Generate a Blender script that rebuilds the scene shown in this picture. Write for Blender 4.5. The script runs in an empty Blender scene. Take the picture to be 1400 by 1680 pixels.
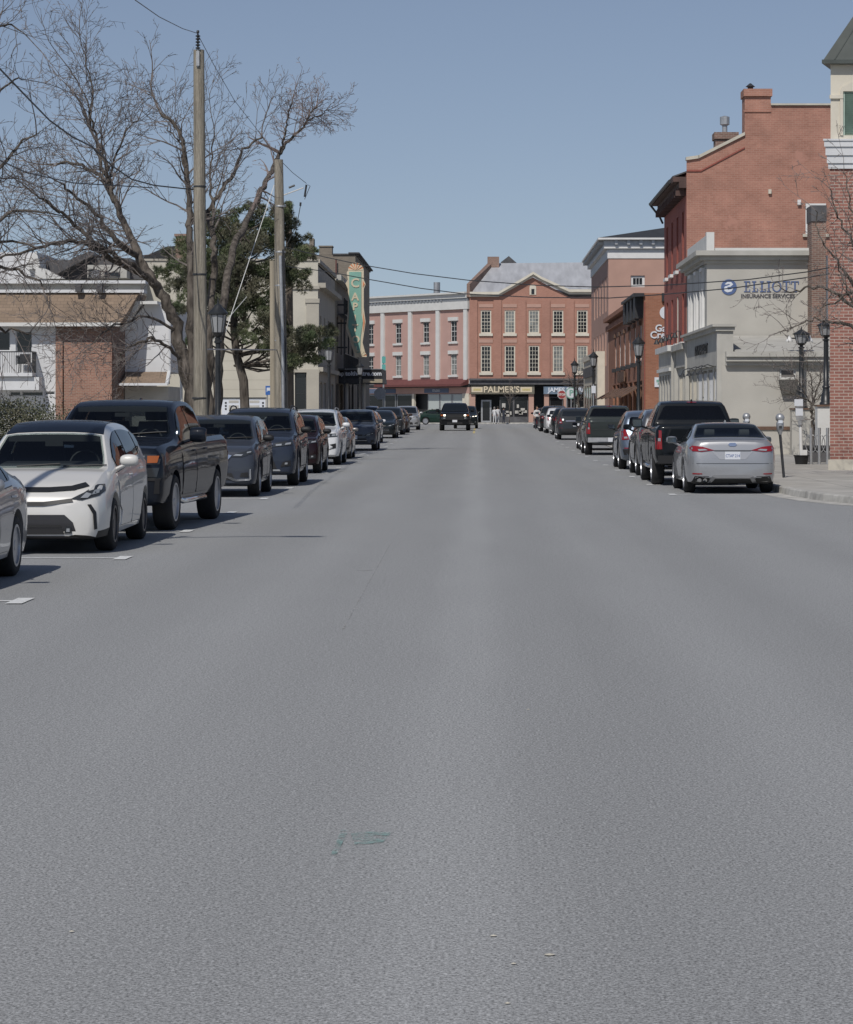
import bpy, bmesh, math, random
import numpy as np
from mathutils import Vector, Matrix
from mathutils.bvhtree import BVHTree

R = math.radians
F = 4300.0           # focal length in photograph pixels (1400 x 1680)
VX, VY, H = 785.0, 671.0, 1.72
scene = bpy.context.scene
COL = scene.collection

# ---------------------------------------------------------------- camera
cam_d = bpy.data.cameras.new("camera"); cam = bpy.data.objects.new("camera", cam_d); COL.objects.link(cam)
cam.location = (0, 0, H); cam.rotation_euler = (R(90), 0, 0)
cam_d.sensor_fit = 'VERTICAL'; cam_d.sensor_height = 24; cam_d.lens = F / 1680 * 24
cam_d.shift_x = -(VX - 700) / 1680; cam_d.shift_y = -(840 - VY) / 1680
cam_d.clip_start = 0.5; cam_d.clip_end = 8000
scene.camera = cam

# ---------------------------------------------------------------- light
EL, AZ = R(47), R(18)                    # sun height, and how far left of straight behind the camera
travel = Vector((math.sin(AZ) * math.cos(EL), math.cos(AZ) * math.cos(EL), -math.sin(EL)))
world = bpy.data.worlds.new("World"); scene.world = world; world.use_nodes = True
nt = world.node_tree; bg = nt.nodes["Background"]
sky = nt.nodes.new("ShaderNodeTexSky"); sky.sky_type = 'NISHITA'; sky.sun_disc = False
sky.sun_elevation = EL; sky.sun_rotation = math.atan2(-travel.x, -travel.y)
sky.air_density = 1.0; sky.dust_density = 0.3; sky.ozone_density = 2.0
tc = nt.nodes.new("ShaderNodeTexCoord")
va = nt.nodes.new("ShaderNodeVectorMath"); va.operation = 'ADD'; va.inputs[1].default_value = (0, 0, 0.06)
vn = nt.nodes.new("ShaderNodeVectorMath"); vn.operation = 'NORMALIZE'
hs = nt.nodes.new("ShaderNodeHueSaturation"); hs.inputs['Saturation'].default_value = 0.86; hs.inputs['Value'].default_value = 1.0
nt.links.new(tc.outputs['Generated'], va.inputs[0]); nt.links.new(va.outputs[0], vn.inputs[0])
nt.links.new(vn.outputs[0], sky.inputs['Vector']); nt.links.new(sky.outputs[0], hs.inputs['Color'])
tn = nt.nodes.new('ShaderNodeVectorMath'); tn.operation = 'MULTIPLY'; tn.inputs[1].default_value = (1.02, .978, 1.012)
nt.links.new(hs.outputs[0], tn.inputs[0]); nt.links.new(tn.outputs[0], bg.inputs['Color']); bg.inputs['Strength'].default_value = 0.071
sun_d = bpy.data.lights.new("sun", 'SUN'); sun_d.energy = 3.1; sun_d.angle = R(0.5); sun_d.color = (1.0, 0.95, 0.885)
sun = bpy.data.objects.new("sun", sun_d); COL.objects.link(sun)
sun.rotation_euler = travel.to_track_quat('-Z', 'Y').to_euler()
scene.view_settings.view_transform = 'Standard'; scene.view_settings.look = 'None'
scene.view_settings.exposure = 0.0; scene.view_settings.gamma = 1.0; scene.view_settings.use_curve_mapping = False
scene.render.engine = 'CYCLES'
try:
    scene.cycles.max_bounces = 6; scene.cycles.use_denoising = True; scene.cycles.sample_clamp_indirect = 4
except Exception: pass

# ---------------------------------------------------------------- helpers
def gz(Y):
    t = min(1, max(0, (Y - 100) / 60)); return 0.25 * t * t * (3 - 2 * t)
def P(px, py, Y): return Vector(((px - VX) * Y / F, Y, H - (py - VY) * Y / F))
def PX(px, Y): return (px - VX) * Y / F
def PZ(py, Y): return H - (py - VY) * Y / F
def yat(px, X): return X * F / (px - VX)

def lin(c): return tuple(((v / 12.92) if v <= 0.04045 else ((v + 0.055) / 1.055) ** 2.4) for v in c)

def tagit(o, label=None, cat=None, group=None, kind=None):
    if label: o['label'] = label
    if cat: o['category'] = cat
    if group: o['group'] = group
    if kind: o['kind'] = kind
    return o
def thing(name, label, cat, loc=(0, 0, 0), rz=0, group=None):
    o = bpy.data.objects.new(name, None); o.empty_display_size = .2; COL.objects.link(o)
    o.location = loc; o.rotation_euler = (0, 0, rz)
    return tagit(o, label, cat, group)
def copy_tree(o, parent=None, loc=None, rz=None, label=None):
    c = o.copy(); COL.objects.link(c)
    if parent is not None: c.parent = parent
    for ch in list(o.children): copy_tree(ch, c)
    if loc is not None: c.location = loc
    if rz is not None: c.rotation_euler = (0, 0, rz)
    if label: c['label'] = label
    return c

def mat(name, col, rough=0.7, metal=0.0, var=0.0, vscale=3.0, bump=0.0, bscale=60.0, coat=0.0, spec=None, col2=None, emit=None, detail=4, stretch=None, alpha=None):
    m = bpy.data.materials.new(name); m.use_nodes = True; n = m.node_tree; b = n.nodes["Principled BSDF"]
    b.inputs['Base Color'].default_value = (*col, 1); b.inputs['Roughness'].default_value = rough; b.inputs['Metallic'].default_value = metal
    if coat: b.inputs['Coat Weight'].default_value = coat; b.inputs['Coat Roughness'].default_value = 0.03
    if spec is not None: b.inputs['Specular IOR Level'].default_value = spec
    if emit: b.inputs['Emission Color'].default_value = (*emit[0], 1); b.inputs['Emission Strength'].default_value = emit[1]
    t = n.nodes.new("ShaderNodeTexCoord"); src = t.outputs['Object']
    if stretch:
        mp = n.nodes.new("ShaderNodeMapping"); mp.inputs['Scale'].default_value = stretch
        n.links.new(src, mp.inputs['Vector']); src = mp.outputs[0]
    if var or col2:
        no = n.nodes.new("ShaderNodeTexNoise"); no.inputs['Scale'].default_value = vscale; no.inputs['Detail'].default_value = detail
        n.links.new(src, no.inputs['Vector'])
        rp = n.nodes.new("ShaderNodeValToRGB"); rp.color_ramp.elements[0].position = .32; rp.color_ramp.elements[1].position = .68
        a = tuple(c * (1 - var) for c in col); c2 = col2 or tuple(min(1, c * (1 + var)) for c in col)
        rp.color_ramp.elements[0].color = (*a, 1); rp.color_ramp.elements[1].color = (*c2, 1)
        n.links.new(no.outputs['Fac'], rp.inputs[0]); n.links.new(rp.outputs[0], b.inputs['Base Color'])
    if bump:
        nb = n.nodes.new("ShaderNodeTexNoise"); nb.inputs['Scale'].default_value = bscale; nb.inputs['Detail'].default_value = 3
        n.links.new(src, nb.inputs['Vector'])
        bp = n.nodes.new("ShaderNodeBump"); bp.inputs['Strength'].default_value = bump; bp.inputs['Distance'].default_value = .02
        n.links.new(nb.outputs['Fac'], bp.inputs['Height']); n.links.new(bp.outputs[0], b.inputs['Normal'])
    return m

def brick(name, c1, c2, mortar, bw=.225, rh=.076, ms=.008, stain=0.3, patch=None, rough=.9, sscale=.35):
    m = bpy.data.materials.new(name); m.use_nodes = True; n = m.node_tree; b = n.nodes["Principled BSDF"]
    b.inputs['Roughness'].default_value = rough
    uv = n.nodes.new("ShaderNodeUVMap"); uv.uv_map = "uv"
    bt = n.nodes.new("ShaderNodeTexBrick"); bt.inputs['Scale'].default_value = 1
    bt.inputs['Brick Width'].default_value = bw; bt.inputs['Row Height'].default_value = rh; bt.inputs['Mortar Size'].default_value = ms
    bt.inputs['Mortar Smooth'].default_value = .2; bt.inputs['Bias'].default_value = 0
    bt.inputs['Color1'].default_value = (*c1, 1); bt.inputs['Color2'].default_value = (*c2, 1); bt.inputs['Mortar'].default_value = (*mortar, 1)
    n.links.new(uv.outputs[0], bt.inputs['Vector'])
    no = n.nodes.new("ShaderNodeTexNoise"); no.inputs['Scale'].default_value = sscale; no.inputs['Detail'].default_value = 7; no.inputs['Roughness'].default_value = .65
    n.links.new(uv.outputs[0], no.inputs['Vector'])
    mr = n.nodes.new("ShaderNodeMapRange"); mr.inputs['From Min'].default_value = .3; mr.inputs['From Max'].default_value = .7
    mr.inputs['To Min'].default_value = 1 - stain; mr.inputs['To Max'].default_value = 1 + stain * .6
    n.links.new(no.outputs['Fac'], mr.inputs['Value'])
    mx = n.nodes.new("ShaderNodeVectorMath"); mx.operation = 'MULTIPLY'
    n.links.new(bt.outputs['Color'], mx.inputs[0]); n.links.new(mr.outputs[0], mx.inputs[1])
    out = mx.outputs[0]
    if patch:
        n2 = n.nodes.new("ShaderNodeTexNoise"); n2.inputs['Scale'].default_value = .55; n2.inputs['Detail'].default_value = 5; n2.inputs['Roughness'].default_value = .7
        n.links.new(uv.outputs[0], n2.inputs['Vector'])
        r2 = n.nodes.new("ShaderNodeValToRGB"); r2.color_ramp.elements[0].position = .60; r2.color_ramp.elements[1].position = .66
        n.links.new(n2.outputs['Fac'], r2.inputs[0])
        mm = n.nodes.new("ShaderNodeMix"); mm.data_type = 'RGBA'
        n.links.new(r2.outputs[0], mm.inputs[0]); n.links.new(out, mm.inputs[6]); mm.inputs[7].default_value = (*patch, 1)
        out = mm.outputs[2]
    n.links.new(out, b.inputs['Base Color'])
    bp = n.nodes.new("ShaderNodeBump"); bp.inputs['Strength'].default_value = .35; bp.inputs['Distance'].default_value = .01
    n.links.new(bt.outputs['Fac'], bp.inputs['Height']); bp.invert = True
    n.links.new(bp.outputs[0], b.inputs['Normal'])
    return m

class MB:
    """collects faces for one mesh object"""
    def __init__(s): s.v = []; s.f = []; s.m = []; s.mi = 0
    def face(s, pts):
        k = len(s.v); s.v += [tuple(p) for p in pts]; s.f.append(tuple(range(k, k + len(pts)))); s.m.append(s.mi)
    def raw(s, vs, fs):
        k = len(s.v); s.v += [tuple(p) for p in vs]
        for f in fs: s.f.append(tuple(i + k for i in f)); s.m.append(s.mi)
    def hexa(s, c):   # 8 corners: 4 bottom loop, 4 top loop
        s.raw(c, [(3, 2, 1, 0), (4, 5, 6, 7), (0, 1, 5, 4), (1, 2, 6, 5), (2, 3, 7, 6), (3, 0, 4, 7)])
    def box(s, x0, x1, y0, y1, z0, z1):
        s.hexa([(x0, y0, z0), (x1, y0, z0), (x1, y1, z0), (x0, y1, z0), (x0, y0, z1), (x1, y0, z1), (x1, y1, z1), (x0, y1, z1)]); return s
    def fbox(s, T, u0, u1, o0, o1, z0, z1):
        s.hexa([T(u0, o0, z0), T(u1, o0, z0), T(u1, o1, z0), T(u0, o1, z0), T(u0, o0, z1), T(u1, o0, z1), T(u1, o1, z1), T(u0, o1, z1)]); return s
    def prism(s, poly, T, o0, o1):   # polygon in (u,z), extruded along the outward axis
        n = len(poly); a = [T(u, o0, z) for u, z in poly]; b = [T(u, o1, z) for u, z in poly]
        s.raw(a + b, [tuple(range(n)), tuple(range(2 * n - 1, n - 1, -1))] + [(i, i + n, (i + 1) % n + n, (i + 1) % n) for i in range(n)]); return s
    def tube(s, pts, rad, n=6, cap=True):
        pts = [Vector(p) for p in pts]; k0 = len(s.v); N = len(pts)
        if not hasattr(rad, '__len__'): rad = [rad] * N
        up = None
        for i, p in enumerate(pts):
            d = (pts[min(i + 1, N - 1)] - pts[max(i - 1, 0)])
            if d.length < 1e-9: d = Vector((0, 0, 1))
            d.normalize()
            if up is None: up = d.orthogonal().normalized()
            else:
                up = up - d * up.dot(d)
                up = up.normalized() if up.length > 1e-6 else d.orthogonal().normalized()
            w = d.cross(up)
            for j in range(n):
                a = 2 * math.pi * j / n; s.v.append(tuple(p + (up * math.cos(a) + w * math.sin(a)) * rad[i]))
        for i in range(N - 1):
            for j in range(n):
                a = k0 + i * n + j; b = k0 + i * n + (j + 1) % n
                s.f.append((a, b, b + n, a + n)); s.m.append(s.mi)
        if cap and n > 2:
            s.f.append(tuple(k0 + j for j in range(n))[::-1]); s.m.append(s.mi)
            s.f.append(tuple(k0 + (N - 1) * n + j for j in range(n))); s.m.append(s.mi)
        return s
    def lathe(s, prof, c, n=16, axis='z'):   # prof: (r, h)
        k0 = len(s.v)
        for r, h in prof:
            for j in range(n):
                a = 2 * math.pi * j / n; x, y = r * math.cos(a), r * math.sin(a)
                p = (x, y, h) if axis == 'z' else ((h, x, y) if axis == 'x' else (x, h, y))
                s.v.append((c[0] + p[0], c[1] + p[1], c[2] + p[2]))
        for i in range(len(prof) - 1):
            for j in range(n):
                a = k0 + i * n + j; b = k0 + i * n + (j + 1) % n
                s.f.append((a, b, b + n, a + n)); s.m.append(s.mi)
        for base, pr in ((k0, prof[0]), (k0 + (len(prof) - 1) * n, prof[-1])):
            if pr[0] > 1e-4: s.f.append(tuple(base + j for j in range(n))); s.m.append(s.mi)
        return s
    def build(s, name, mats, parent=None, smooth=None, recalc=True, loc=None):
        me = bpy.data.meshes.new(name); me.from_pydata(s.v, [], s.f)
        if not isinstance(mats, (list, tuple)): mats = [mats]
        for m in mats: me.materials.append(m)
        if len(mats) > 1: me.polygons.foreach_set('material_index', s.m)
        if recalc:
            bm = bmesh.new(); bm.from_mesh(me)
            if len(bm.verts) < 60000: bmesh.ops.recalc_face_normals(bm, faces=bm.faces)
            bm.to_mesh(me); bm.free()
        uvs(me)
        if smooth is not None:
            me.polygons.foreach_set('use_smooth', [True] * len(me.polygons)); me.set_sharp_from_angle(angle=R(smooth))
        o = bpy.data.objects.new(name, me); COL.objects.link(o)
        if loc is not None:
            o.location = loc
        if parent is not None: o.parent = parent
        return o

def uvs(me):
    if not len(me.polygons) or len(me.polygons) > 40000: return
    lay = me.uv_layers.new(name="uv")
    vs = me.vertices; data = lay.data
    for p in me.polygons:
        n = p.normal
        if abs(n.z) > .75:
            for li in p.loop_indices:
                c = vs[me.loops[li].vertex_index].co; data[li].uv = (c.x, c.y)
        else:
            tx, ty = -n.y, n.x; l = math.hypot(tx, ty) or 1; tx /= l; ty /= l
            if abs(tx) > abs(ty):
                if tx < 0: tx, ty = -tx, -ty
            elif ty < 0: tx, ty = -tx, -ty
            for li in p.loop_indices:
                c = vs[me.loops[li].vertex_index].co; data[li].uv = (c.x * tx + c.y * ty, c.z)

def frame_T(x, y, ang_u, out):   # wall frame: u direction at angle ang_u, outward unit vector 'out'
    U = (math.cos(ang_u), math.sin(ang_u))
    return lambda u, o, z: (x + u * U[0] + o * out[0], y + u * U[1] + o * out[1], z)
def T_cam(y): return lambda u, o, z: (u, y - o, z)          # wall facing the camera, u = world X
def T_right(x): return lambda u, o, z: (x - o, u, z)        # right-hand facade facing the street, u = world Y
def T_left(x): return lambda u, o, z: (x + o, u, z)         # left-hand facade facing the street, u = world Y

def holed(mb, T, u0, u1, z0, z1, holes, depth=.22):
    us = sorted({u0, u1, *[h[0] for h in holes], *[h[1] for h in holes]}); zs = sorted({z0, z1, *[h[2] for h in holes], *[h[3] for h in holes]})
    us = [u for u in us if u0 <= u <= u1]; zs = [z for z in zs if z0 <= z <= z1]
    for i in range(len(us) - 1):
        for j in range(len(zs) - 1):
            cu, cz = (us[i] + us[i + 1]) / 2, (zs[j] + zs[j + 1]) / 2
            if any(h[0] < cu < h[1] and h[2] < cz < h[3] for h in holes): continue
            mb.face([T(us[i], 0, zs[j]), T(us[i + 1], 0, zs[j]), T(us[i + 1], 0, zs[j + 1]), T(us[i], 0, zs[j + 1])])
    for a, b, c, d in [h[:4] for h in holes]:
        for q in (((a, c), (b, c)), ((b, c), (b, d)), ((b, d), (a, d)), ((a, d), (a, c))):
            (p1, q1), (p2, q2) = q
            mb.face([T(p1, 0, q1), T(p2, 0, q2), T(p2, -depth, q2), T(p1, -depth, q1)])

def window(parent, T, u0, u1, z0, z1, mf, mp, nx=2, ny=4, fw=.07, rec=.12, mw=.03, name='window', meet=True):
    f = MB(); o0, o1 = -rec - .05, -rec
    f.fbox(T, u0, u0 + fw, o0, o1, z0, z1); f.fbox(T, u1 - fw, u1, o0, o1, z0, z1)
    f.fbox(T, u0 + fw, u1 - fw, o0, o1, z0, z0 + fw); f.fbox(T, u0 + fw, u1 - fw, o0, o1, z1 - fw, z1)
    zm = (z0 + z1) / 2
    if meet: f.fbox(T, u0 + fw, u1 - fw, o0, o1 - .004, zm - .03, zm + .03)
    for i in range(1, nx):
        u = u0 + fw + (u1 - u0 - 2 * fw) * i / nx; f.fbox(T, u - mw / 2, u + mw / 2, o0 + .01, o1 - .012, z0 + fw, z1 - fw)
    for j in range(1, ny):
        z = z0 + fw + (z1 - z0 - 2 * fw) * j / ny
        if meet and abs(z - zm) < .05: continue
        f.fbox(T, u0 + fw, u1 - fw, o0 + .015, o1 - .016, z - mw / 2, z + mw / 2)
    fo = f.build(name, mf, parent)
    g = MB(); g.fbox(T, u0 + .01, u1 - .01, o0 - .02, o0 + .008, z0 + .01, z1 - .01); g.build('pane', mp, fo)
    return fo

def text(parent, body, size, m, T, u, o, z, name='lettering', ext=.02, sx=1.0, align='CENTER', bold=0.0, space=1.0):
    """lettering lying in the wall frame T, centred on (u, z)"""
    cu = bpy.data.curves.new(name, 'FONT'); cu.body = body; cu.size = size; cu.extrude = ext / 2; cu.offset = bold
    cu.align_x = align; cu.align_y = 'CENTER'; cu.space_character = space; cu.resolution_u = 3
    ob = bpy.data.objects.new(name, cu); COL.objects.link(ob)
    dg = bpy.context.evaluated_depsgraph_get(); me = bpy.data.meshes.new_from_object(ob.evaluated_get(dg))
    bpy.data.objects.remove(ob); bpy.data.curves.remove(cu)
    a = Vector(T(0, 0, 0)); b = Vector(T(1, 0, 0)); c = Vector(T(0, 1, 0)); U = (b - a); O = (c - a)
    rv = U.cross(Vector((0, 0, 1)))       # reading direction: text must run to the viewer's right
    s = 1 if rv.dot(O) > 0 else -1
    for v in me.vertices:
        v.co = Vector(T(u + s * v.co.x * sx, o + v.co.z, z + v.co.y))
    me.materials.clear(); me.materials.append(m)
    if s < 0: me.flip_normals()
    ob = bpy.data.objects.new(name, me); COL.objects.link(ob)
    if parent is not None: ob.parent = parent
    return ob
STATIC = []
def place(name, label, cat, loc, group=None):
    """a thing whose parts are modelled straight in world coordinates; finish() moves its origin to loc"""
    o = thing(name, label, cat, (0, 0, 0), 0, group); STATIC.append((o, Vector(loc))); return o
def finish():
    for o, L in STATIC:
        seen = set(); o.location = L
        st = list(o.children)
        while st:
            c = st.pop(); st += list(c.children)
            if c.data and c.data.name not in seen and c.location.length < 1e-9:
                seen.add(c.data.name); c.data.transform(Matrix.Translation(-L))

# ---------------------------------------------------------------- materials
M = {}
M['asphalt_far'] = mat('far_asphalt', (.13, .13, .13), .9)
M['concrete'] = mat('concrete', (.42, .41, .385), .92, var=.14, vscale=1.3, bump=.3, bscale=40)
M['kerb'] = mat('kerb_concrete', (.41, .40, .37), .92, var=.3, vscale=3.2, detail=9, bump=.35, bscale=30)
def worn(name, col, a, b, sc):
    m = mat(name, col, .9, var=.08, vscale=8, bump=.5, bscale=70); n = m.node_tree; no = n.nodes.new('ShaderNodeTexNoise'); no.inputs['Scale'].default_value = sc; no.inputs['Detail'].default_value = 6; no.inputs['Roughness'].default_value = .75
    t = n.nodes.new('ShaderNodeTexCoord'); n.links.new(t.outputs['Object'], no.inputs['Vector']); r_ = n.nodes.new('ShaderNodeMapRange'); r_.inputs['From Min'].default_value = a; r_.inputs['From Max'].default_value = b
    n.links.new(no.outputs['Fac'], r_.inputs['Value']); n.links.new(r_.outputs[0], n.nodes['Principled BSDF'].inputs['Alpha']); return m
M['line'] = worn('road_paint', (.66, .67, .66), .30, .42, 14)
M['yellow'] = mat('yellow_paint', (.5, .42, .2), .8, var=.2, vscale=9)
M['glass'] = mat('building_glass', (.025, .03, .035), .06, spec=.8, var=.5, vscale=.6)
M['glass_lit'] = mat('curtained_glass', (.20, .21, .20), .15, spec=.6, var=.45, vscale=1.7)
M['glass_dark'] = mat('dark_glass', (.012, .013, .015), .08, spec=.6)
M['white'] = mat('white_paint', (.66, .66, .65), .6, var=.06, vscale=2)
M['cream'] = mat('cream_paint', (.60, .56, .47), .7, var=.07, vscale=2)
M['offwhite'] = mat('weathered_white', (.60, .60, .58), .7, var=.05, vscale=1.5)
M['dark'] = mat('dark_metal', (.03, .032, .035), .5, var=.2, vscale=6)
M['black'] = mat('black_plastic', (.012, .012, .013), .55)
M['lamp_black'] = mat('lamp_paint', (.022, .024, .026), .38, var=.2, vscale=8)
M['steel'] = mat('galvanised_steel', (.42, .43, .44), .45, .6, var=.12, vscale=6)
M['chrome'] = mat('chrome', (.75, .76, .78), .12, 1.0)
M['redbrick'] = brick('red_painted_brick', (.39, .195, .143), (.335, .162, .118), (.42, .27, .215), stain=.26, patch=(.40, .21, .16), ms=.006, sscale=.8)
M['facadebrick'] = brick('dark_red_brick', (.30, .085, .065), (.25, .07, .055), (.25, .10, .08), stain=.15)
M['orangebrick'] = brick('orange_brick', (.33, .15, .092), (.275, .12, .072), (.30, .17, .12), stain=.2)
M['palmerbrick'] = brick('pressed_red_brick', (.40, .205, .152), (.355, .178, .13), (.40, .24, .19), stain=.15)
M['towerbrick'] = brick('brown_brick', (.33, .15, .115), (.235, .10, .08), (.42, .34, .29), ms=.011, stain=.18, rh=.082, bw=.24)
M['oldbrick'] = brick('old_brown_brick', (.26, .15, .115), (.17, .10, .08), (.30, .25, .21), ms=.011, stain=.35)
M['housebrick'] = brick('house_brick', (.33, .17, .12), (.25, .125, .09), (.33, .26, .21), ms=.010, stain=.2)
M['greybrick'] = brick('taupe_brick', (.235, .205, .165), (.20, .175, .14), (.23, .20, .17), stain=.15)
M['pink'] = mat('pink_stucco', (.45, .29, .25), .85, var=.05, vscale=.9)
M['pinkwall'] = mat('salmon_wall', (.44, .275, .22), .85, var=.07, vscale=.7)
M['stucco'] = mat('greige_stucco', (.44, .425, .385), .9, var=.07, vscale=.7, bump=.25, bscale=25)
M['stucco_trim'] = mat('grey_stucco_trim', (.42, .41, .375), .85, var=.1, vscale=1.4)
M['creamwall'] = mat('cream_stucco', (.50, .475, .405), .9, var=.07, vscale=.6, bump=.2, bscale=20)
M['beige'] = mat('beige_render', (.40, .375, .32), .88, var=.08, vscale=.8)
M['shingle'] = brick('brown_shingles', (.27, .20, .145), (.215, .16, .115), (.15, .115, .085), bw=.32, rh=.16, ms=.008, stain=.2)
M['roofgrey'] = mat('grey_roof', (.09, .09, .095), .9, var=.25, vscale=2)
M['metalroof'] = mat('silver_roof', (.42, .43, .45), .6, .2, var=.14, vscale=1.6, stretch=(1, .3, .3))
M['blackroof'] = mat('black_roof', (.03, .032, .035), .8, var=.2, vscale=2)
M['greenmetal'] = mat('dark_green_roof', (.075, .085, .078), .5, .2, var=.15, vscale=2)
M['siding'] = mat('white_siding', (.60, .61, .62), .75, var=.04, vscale=2)
M['stone'] = mat('limestone', (.48, .45, .38), .9, var=.12, vscale=2)
M['bark'] = mat('grey_bark', (.165, .145, .125), .98, col2=(.05, .043, .037), vscale=7, bump=1.0, bscale=10, detail=8, stretch=(1, 1, .22), spec=.1)
M['bark'].node_tree.nodes['Bump'].inputs['Distance'].default_value = .08
M['twig'] = mat('twig_bark', (.155, .135, .125), .95, var=.3, vscale=3)
M['twigred'] = mat('reddish_twigs', (.19, .15, .135), .95, var=.3, vscale=3)
M['needles'] = mat('pine_needles', (.085, .105, .062), .85, col2=(.19, .175, .12), vscale=1.1)
M['needles2'] = mat('greener_pine_needles', (.085, .13, .06), .85, col2=(.165, .18, .095), vscale=1.6)  # greener needle tone, given to randomly chosen lobes of the crown
M['hedge'] = mat('hedge_leaves', (.05, .07, .034), .8, col2=(.15, .135, .085), vscale=2.2)
M['wood'] = mat('pole_wood', (.20, .18, .145), .95, col2=(.38, .345, .28), vscale=4, bump=1.0, bscale=16, detail=9, stretch=(4, 4, .13))
M['wood'].node_tree.nodes['Bump'].inputs['Distance'].default_value = .05
M['wood2'] = mat('new_pole_wood', (.34, .30, .23), .95, var=.18, vscale=2.4, bump=.5, bscale=20, stretch=(3, 3, .16))
M['wood3'] = mat('dark_pole_wood', (.14, .115, .09), .95, var=.3, vscale=2.4, stretch=(3, 3, .16))
M['signgreen'] = mat('sign_green', (.20, .39, .32), .6, var=.1, vscale=1)
M['signcream'] = mat('sign_cream', (.60, .52, .38), .6)
M['signorange'] = mat('sign_orange', (.62, .25, .12), .6)
M['mirror_dark'] = mat('mirror_glass', (.16, .18, .2), .08, 1.0)
M['lens'] = mat('lamp_lens', (.34, .36, .38), .08, .2)
M['lamp_dark'] = mat('lamp_housing', (.05, .055, .06), .15, .3)
M['red_lens'] = mat('red_lens', (.24, .010, .014), .12, spec=.7)
M['amber'] = mat('amber_lens', (.34, .10, .03), .2)
M['tyre'] = mat('tyre_rubber', (.018, .018, .019), .85)
M['alloy'] = mat('alloy', (.42, .43, .45), .35, .7)
M['alloy_dark'] = mat('dark_alloy', (.06, .06, .065), .4, .5)
M['plate'] = mat('plate_white', (.62, .64, .68), .5)
M['plate_blue'] = mat('plate_blue', (.04, .09, .28), .5)
M['winglass'] = mat('car_window', (.010, .013, .016), .04, spec=.6)
def auto_glass(name, tint):
    m = bpy.data.materials.new(name); m.use_nodes = True; n = m.node_tree; n.nodes.clear()
    o = n.nodes.new('ShaderNodeOutputMaterial'); mx = n.nodes.new('ShaderNodeMixShader'); t = n.nodes.new('ShaderNodeBsdfTransparent'); g = n.nodes.new('ShaderNodeBsdfGlossy'); f = n.nodes.new('ShaderNodeFresnel')
    t.inputs[0].default_value = (*tint, 1); g.inputs['Roughness'].default_value = .015; f.inputs[0].default_value = 1.5
    n.links.new(f.outputs[0], mx.inputs[0]); n.links.new(t.outputs[0], mx.inputs[1]); n.links.new(g.outputs[0], mx.inputs[2]); n.links.new(mx.outputs[0], o.inputs[0]); return m
M['clearglass'] = auto_glass('windshield_glass', (.62, .68, .68)); M['tintglass'] = auto_glass('tinted_glass', (.22, .24, .25))
M['seat'] = mat('seat_cloth', (.09, .09, .095), .9); M['dash'] = mat('dashboard', (.035, .035, .038), .7); M['cabin'] = mat('cabin_lining', (.045, .045, .048), .9)
M['skin'] = mat('skin', (.42, .25, .18), .6)
M['blue'] = mat('blue_sign', (.03, .12, .38), .6)
M['lantern'] = mat('lantern_glass', (.30, .31, .32), .15, spec=.6)
M['brown'] = mat('brown_wood', (.13, .075, .05), .7, var=.2)
M['awning'] = mat('red_awning', (.13, .045, .042), .8, var=.1)
M['papers'] = mat('paper', (.62, .65, .70), .7)

def paint(name, col, metal=.35, rough=.32):
    m = mat(name, col, rough if max(col) > .1 else .42, metal if max(col) > .1 else 0.0, coat=.55 if max(col) < .1 else .8, spec=.5 if max(col) > .1 else .05); m.node_tree.nodes['Principled BSDF'].inputs['Coat Roughness'].default_value = .025
    return m

# ---------------------------------------------------------------- vehicles
def pchip(keys):
    xs = np.array([k[0] for k in keys], float); ys = np.array([k[1] for k in keys], float)
    h = np.diff(xs); d = np.diff(ys) / h; m = np.zeros_like(xs)
    for i in range(1, len(xs) - 1):
        if d[i - 1] * d[i] > 0:
            w1 = 2 * h[i] + h[i - 1]; w2 = h[i] + 2 * h[i - 1]; m[i] = (w1 + w2) / (w1 / d[i - 1] + w2 / d[i])
    m[0] = d[0]; m[-1] = d[-1]
    def f(x):
        x = min(max(x, xs[0]), xs[-1]); i = min(int(np.searchsorted(xs, x, side='right')) - 1, len(h) - 1); i = max(i, 0)
        t = (x - xs[i]) / h[i]
        return float((1 + 2 * t) * (1 - t) ** 2 * ys[i] + t * (1 - t) ** 2 * h[i] * m[i] + t * t * (3 - 2 * t) * ys[i + 1] + t * t * (t - 1) * h[i] * m[i + 1])
    return f

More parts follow.
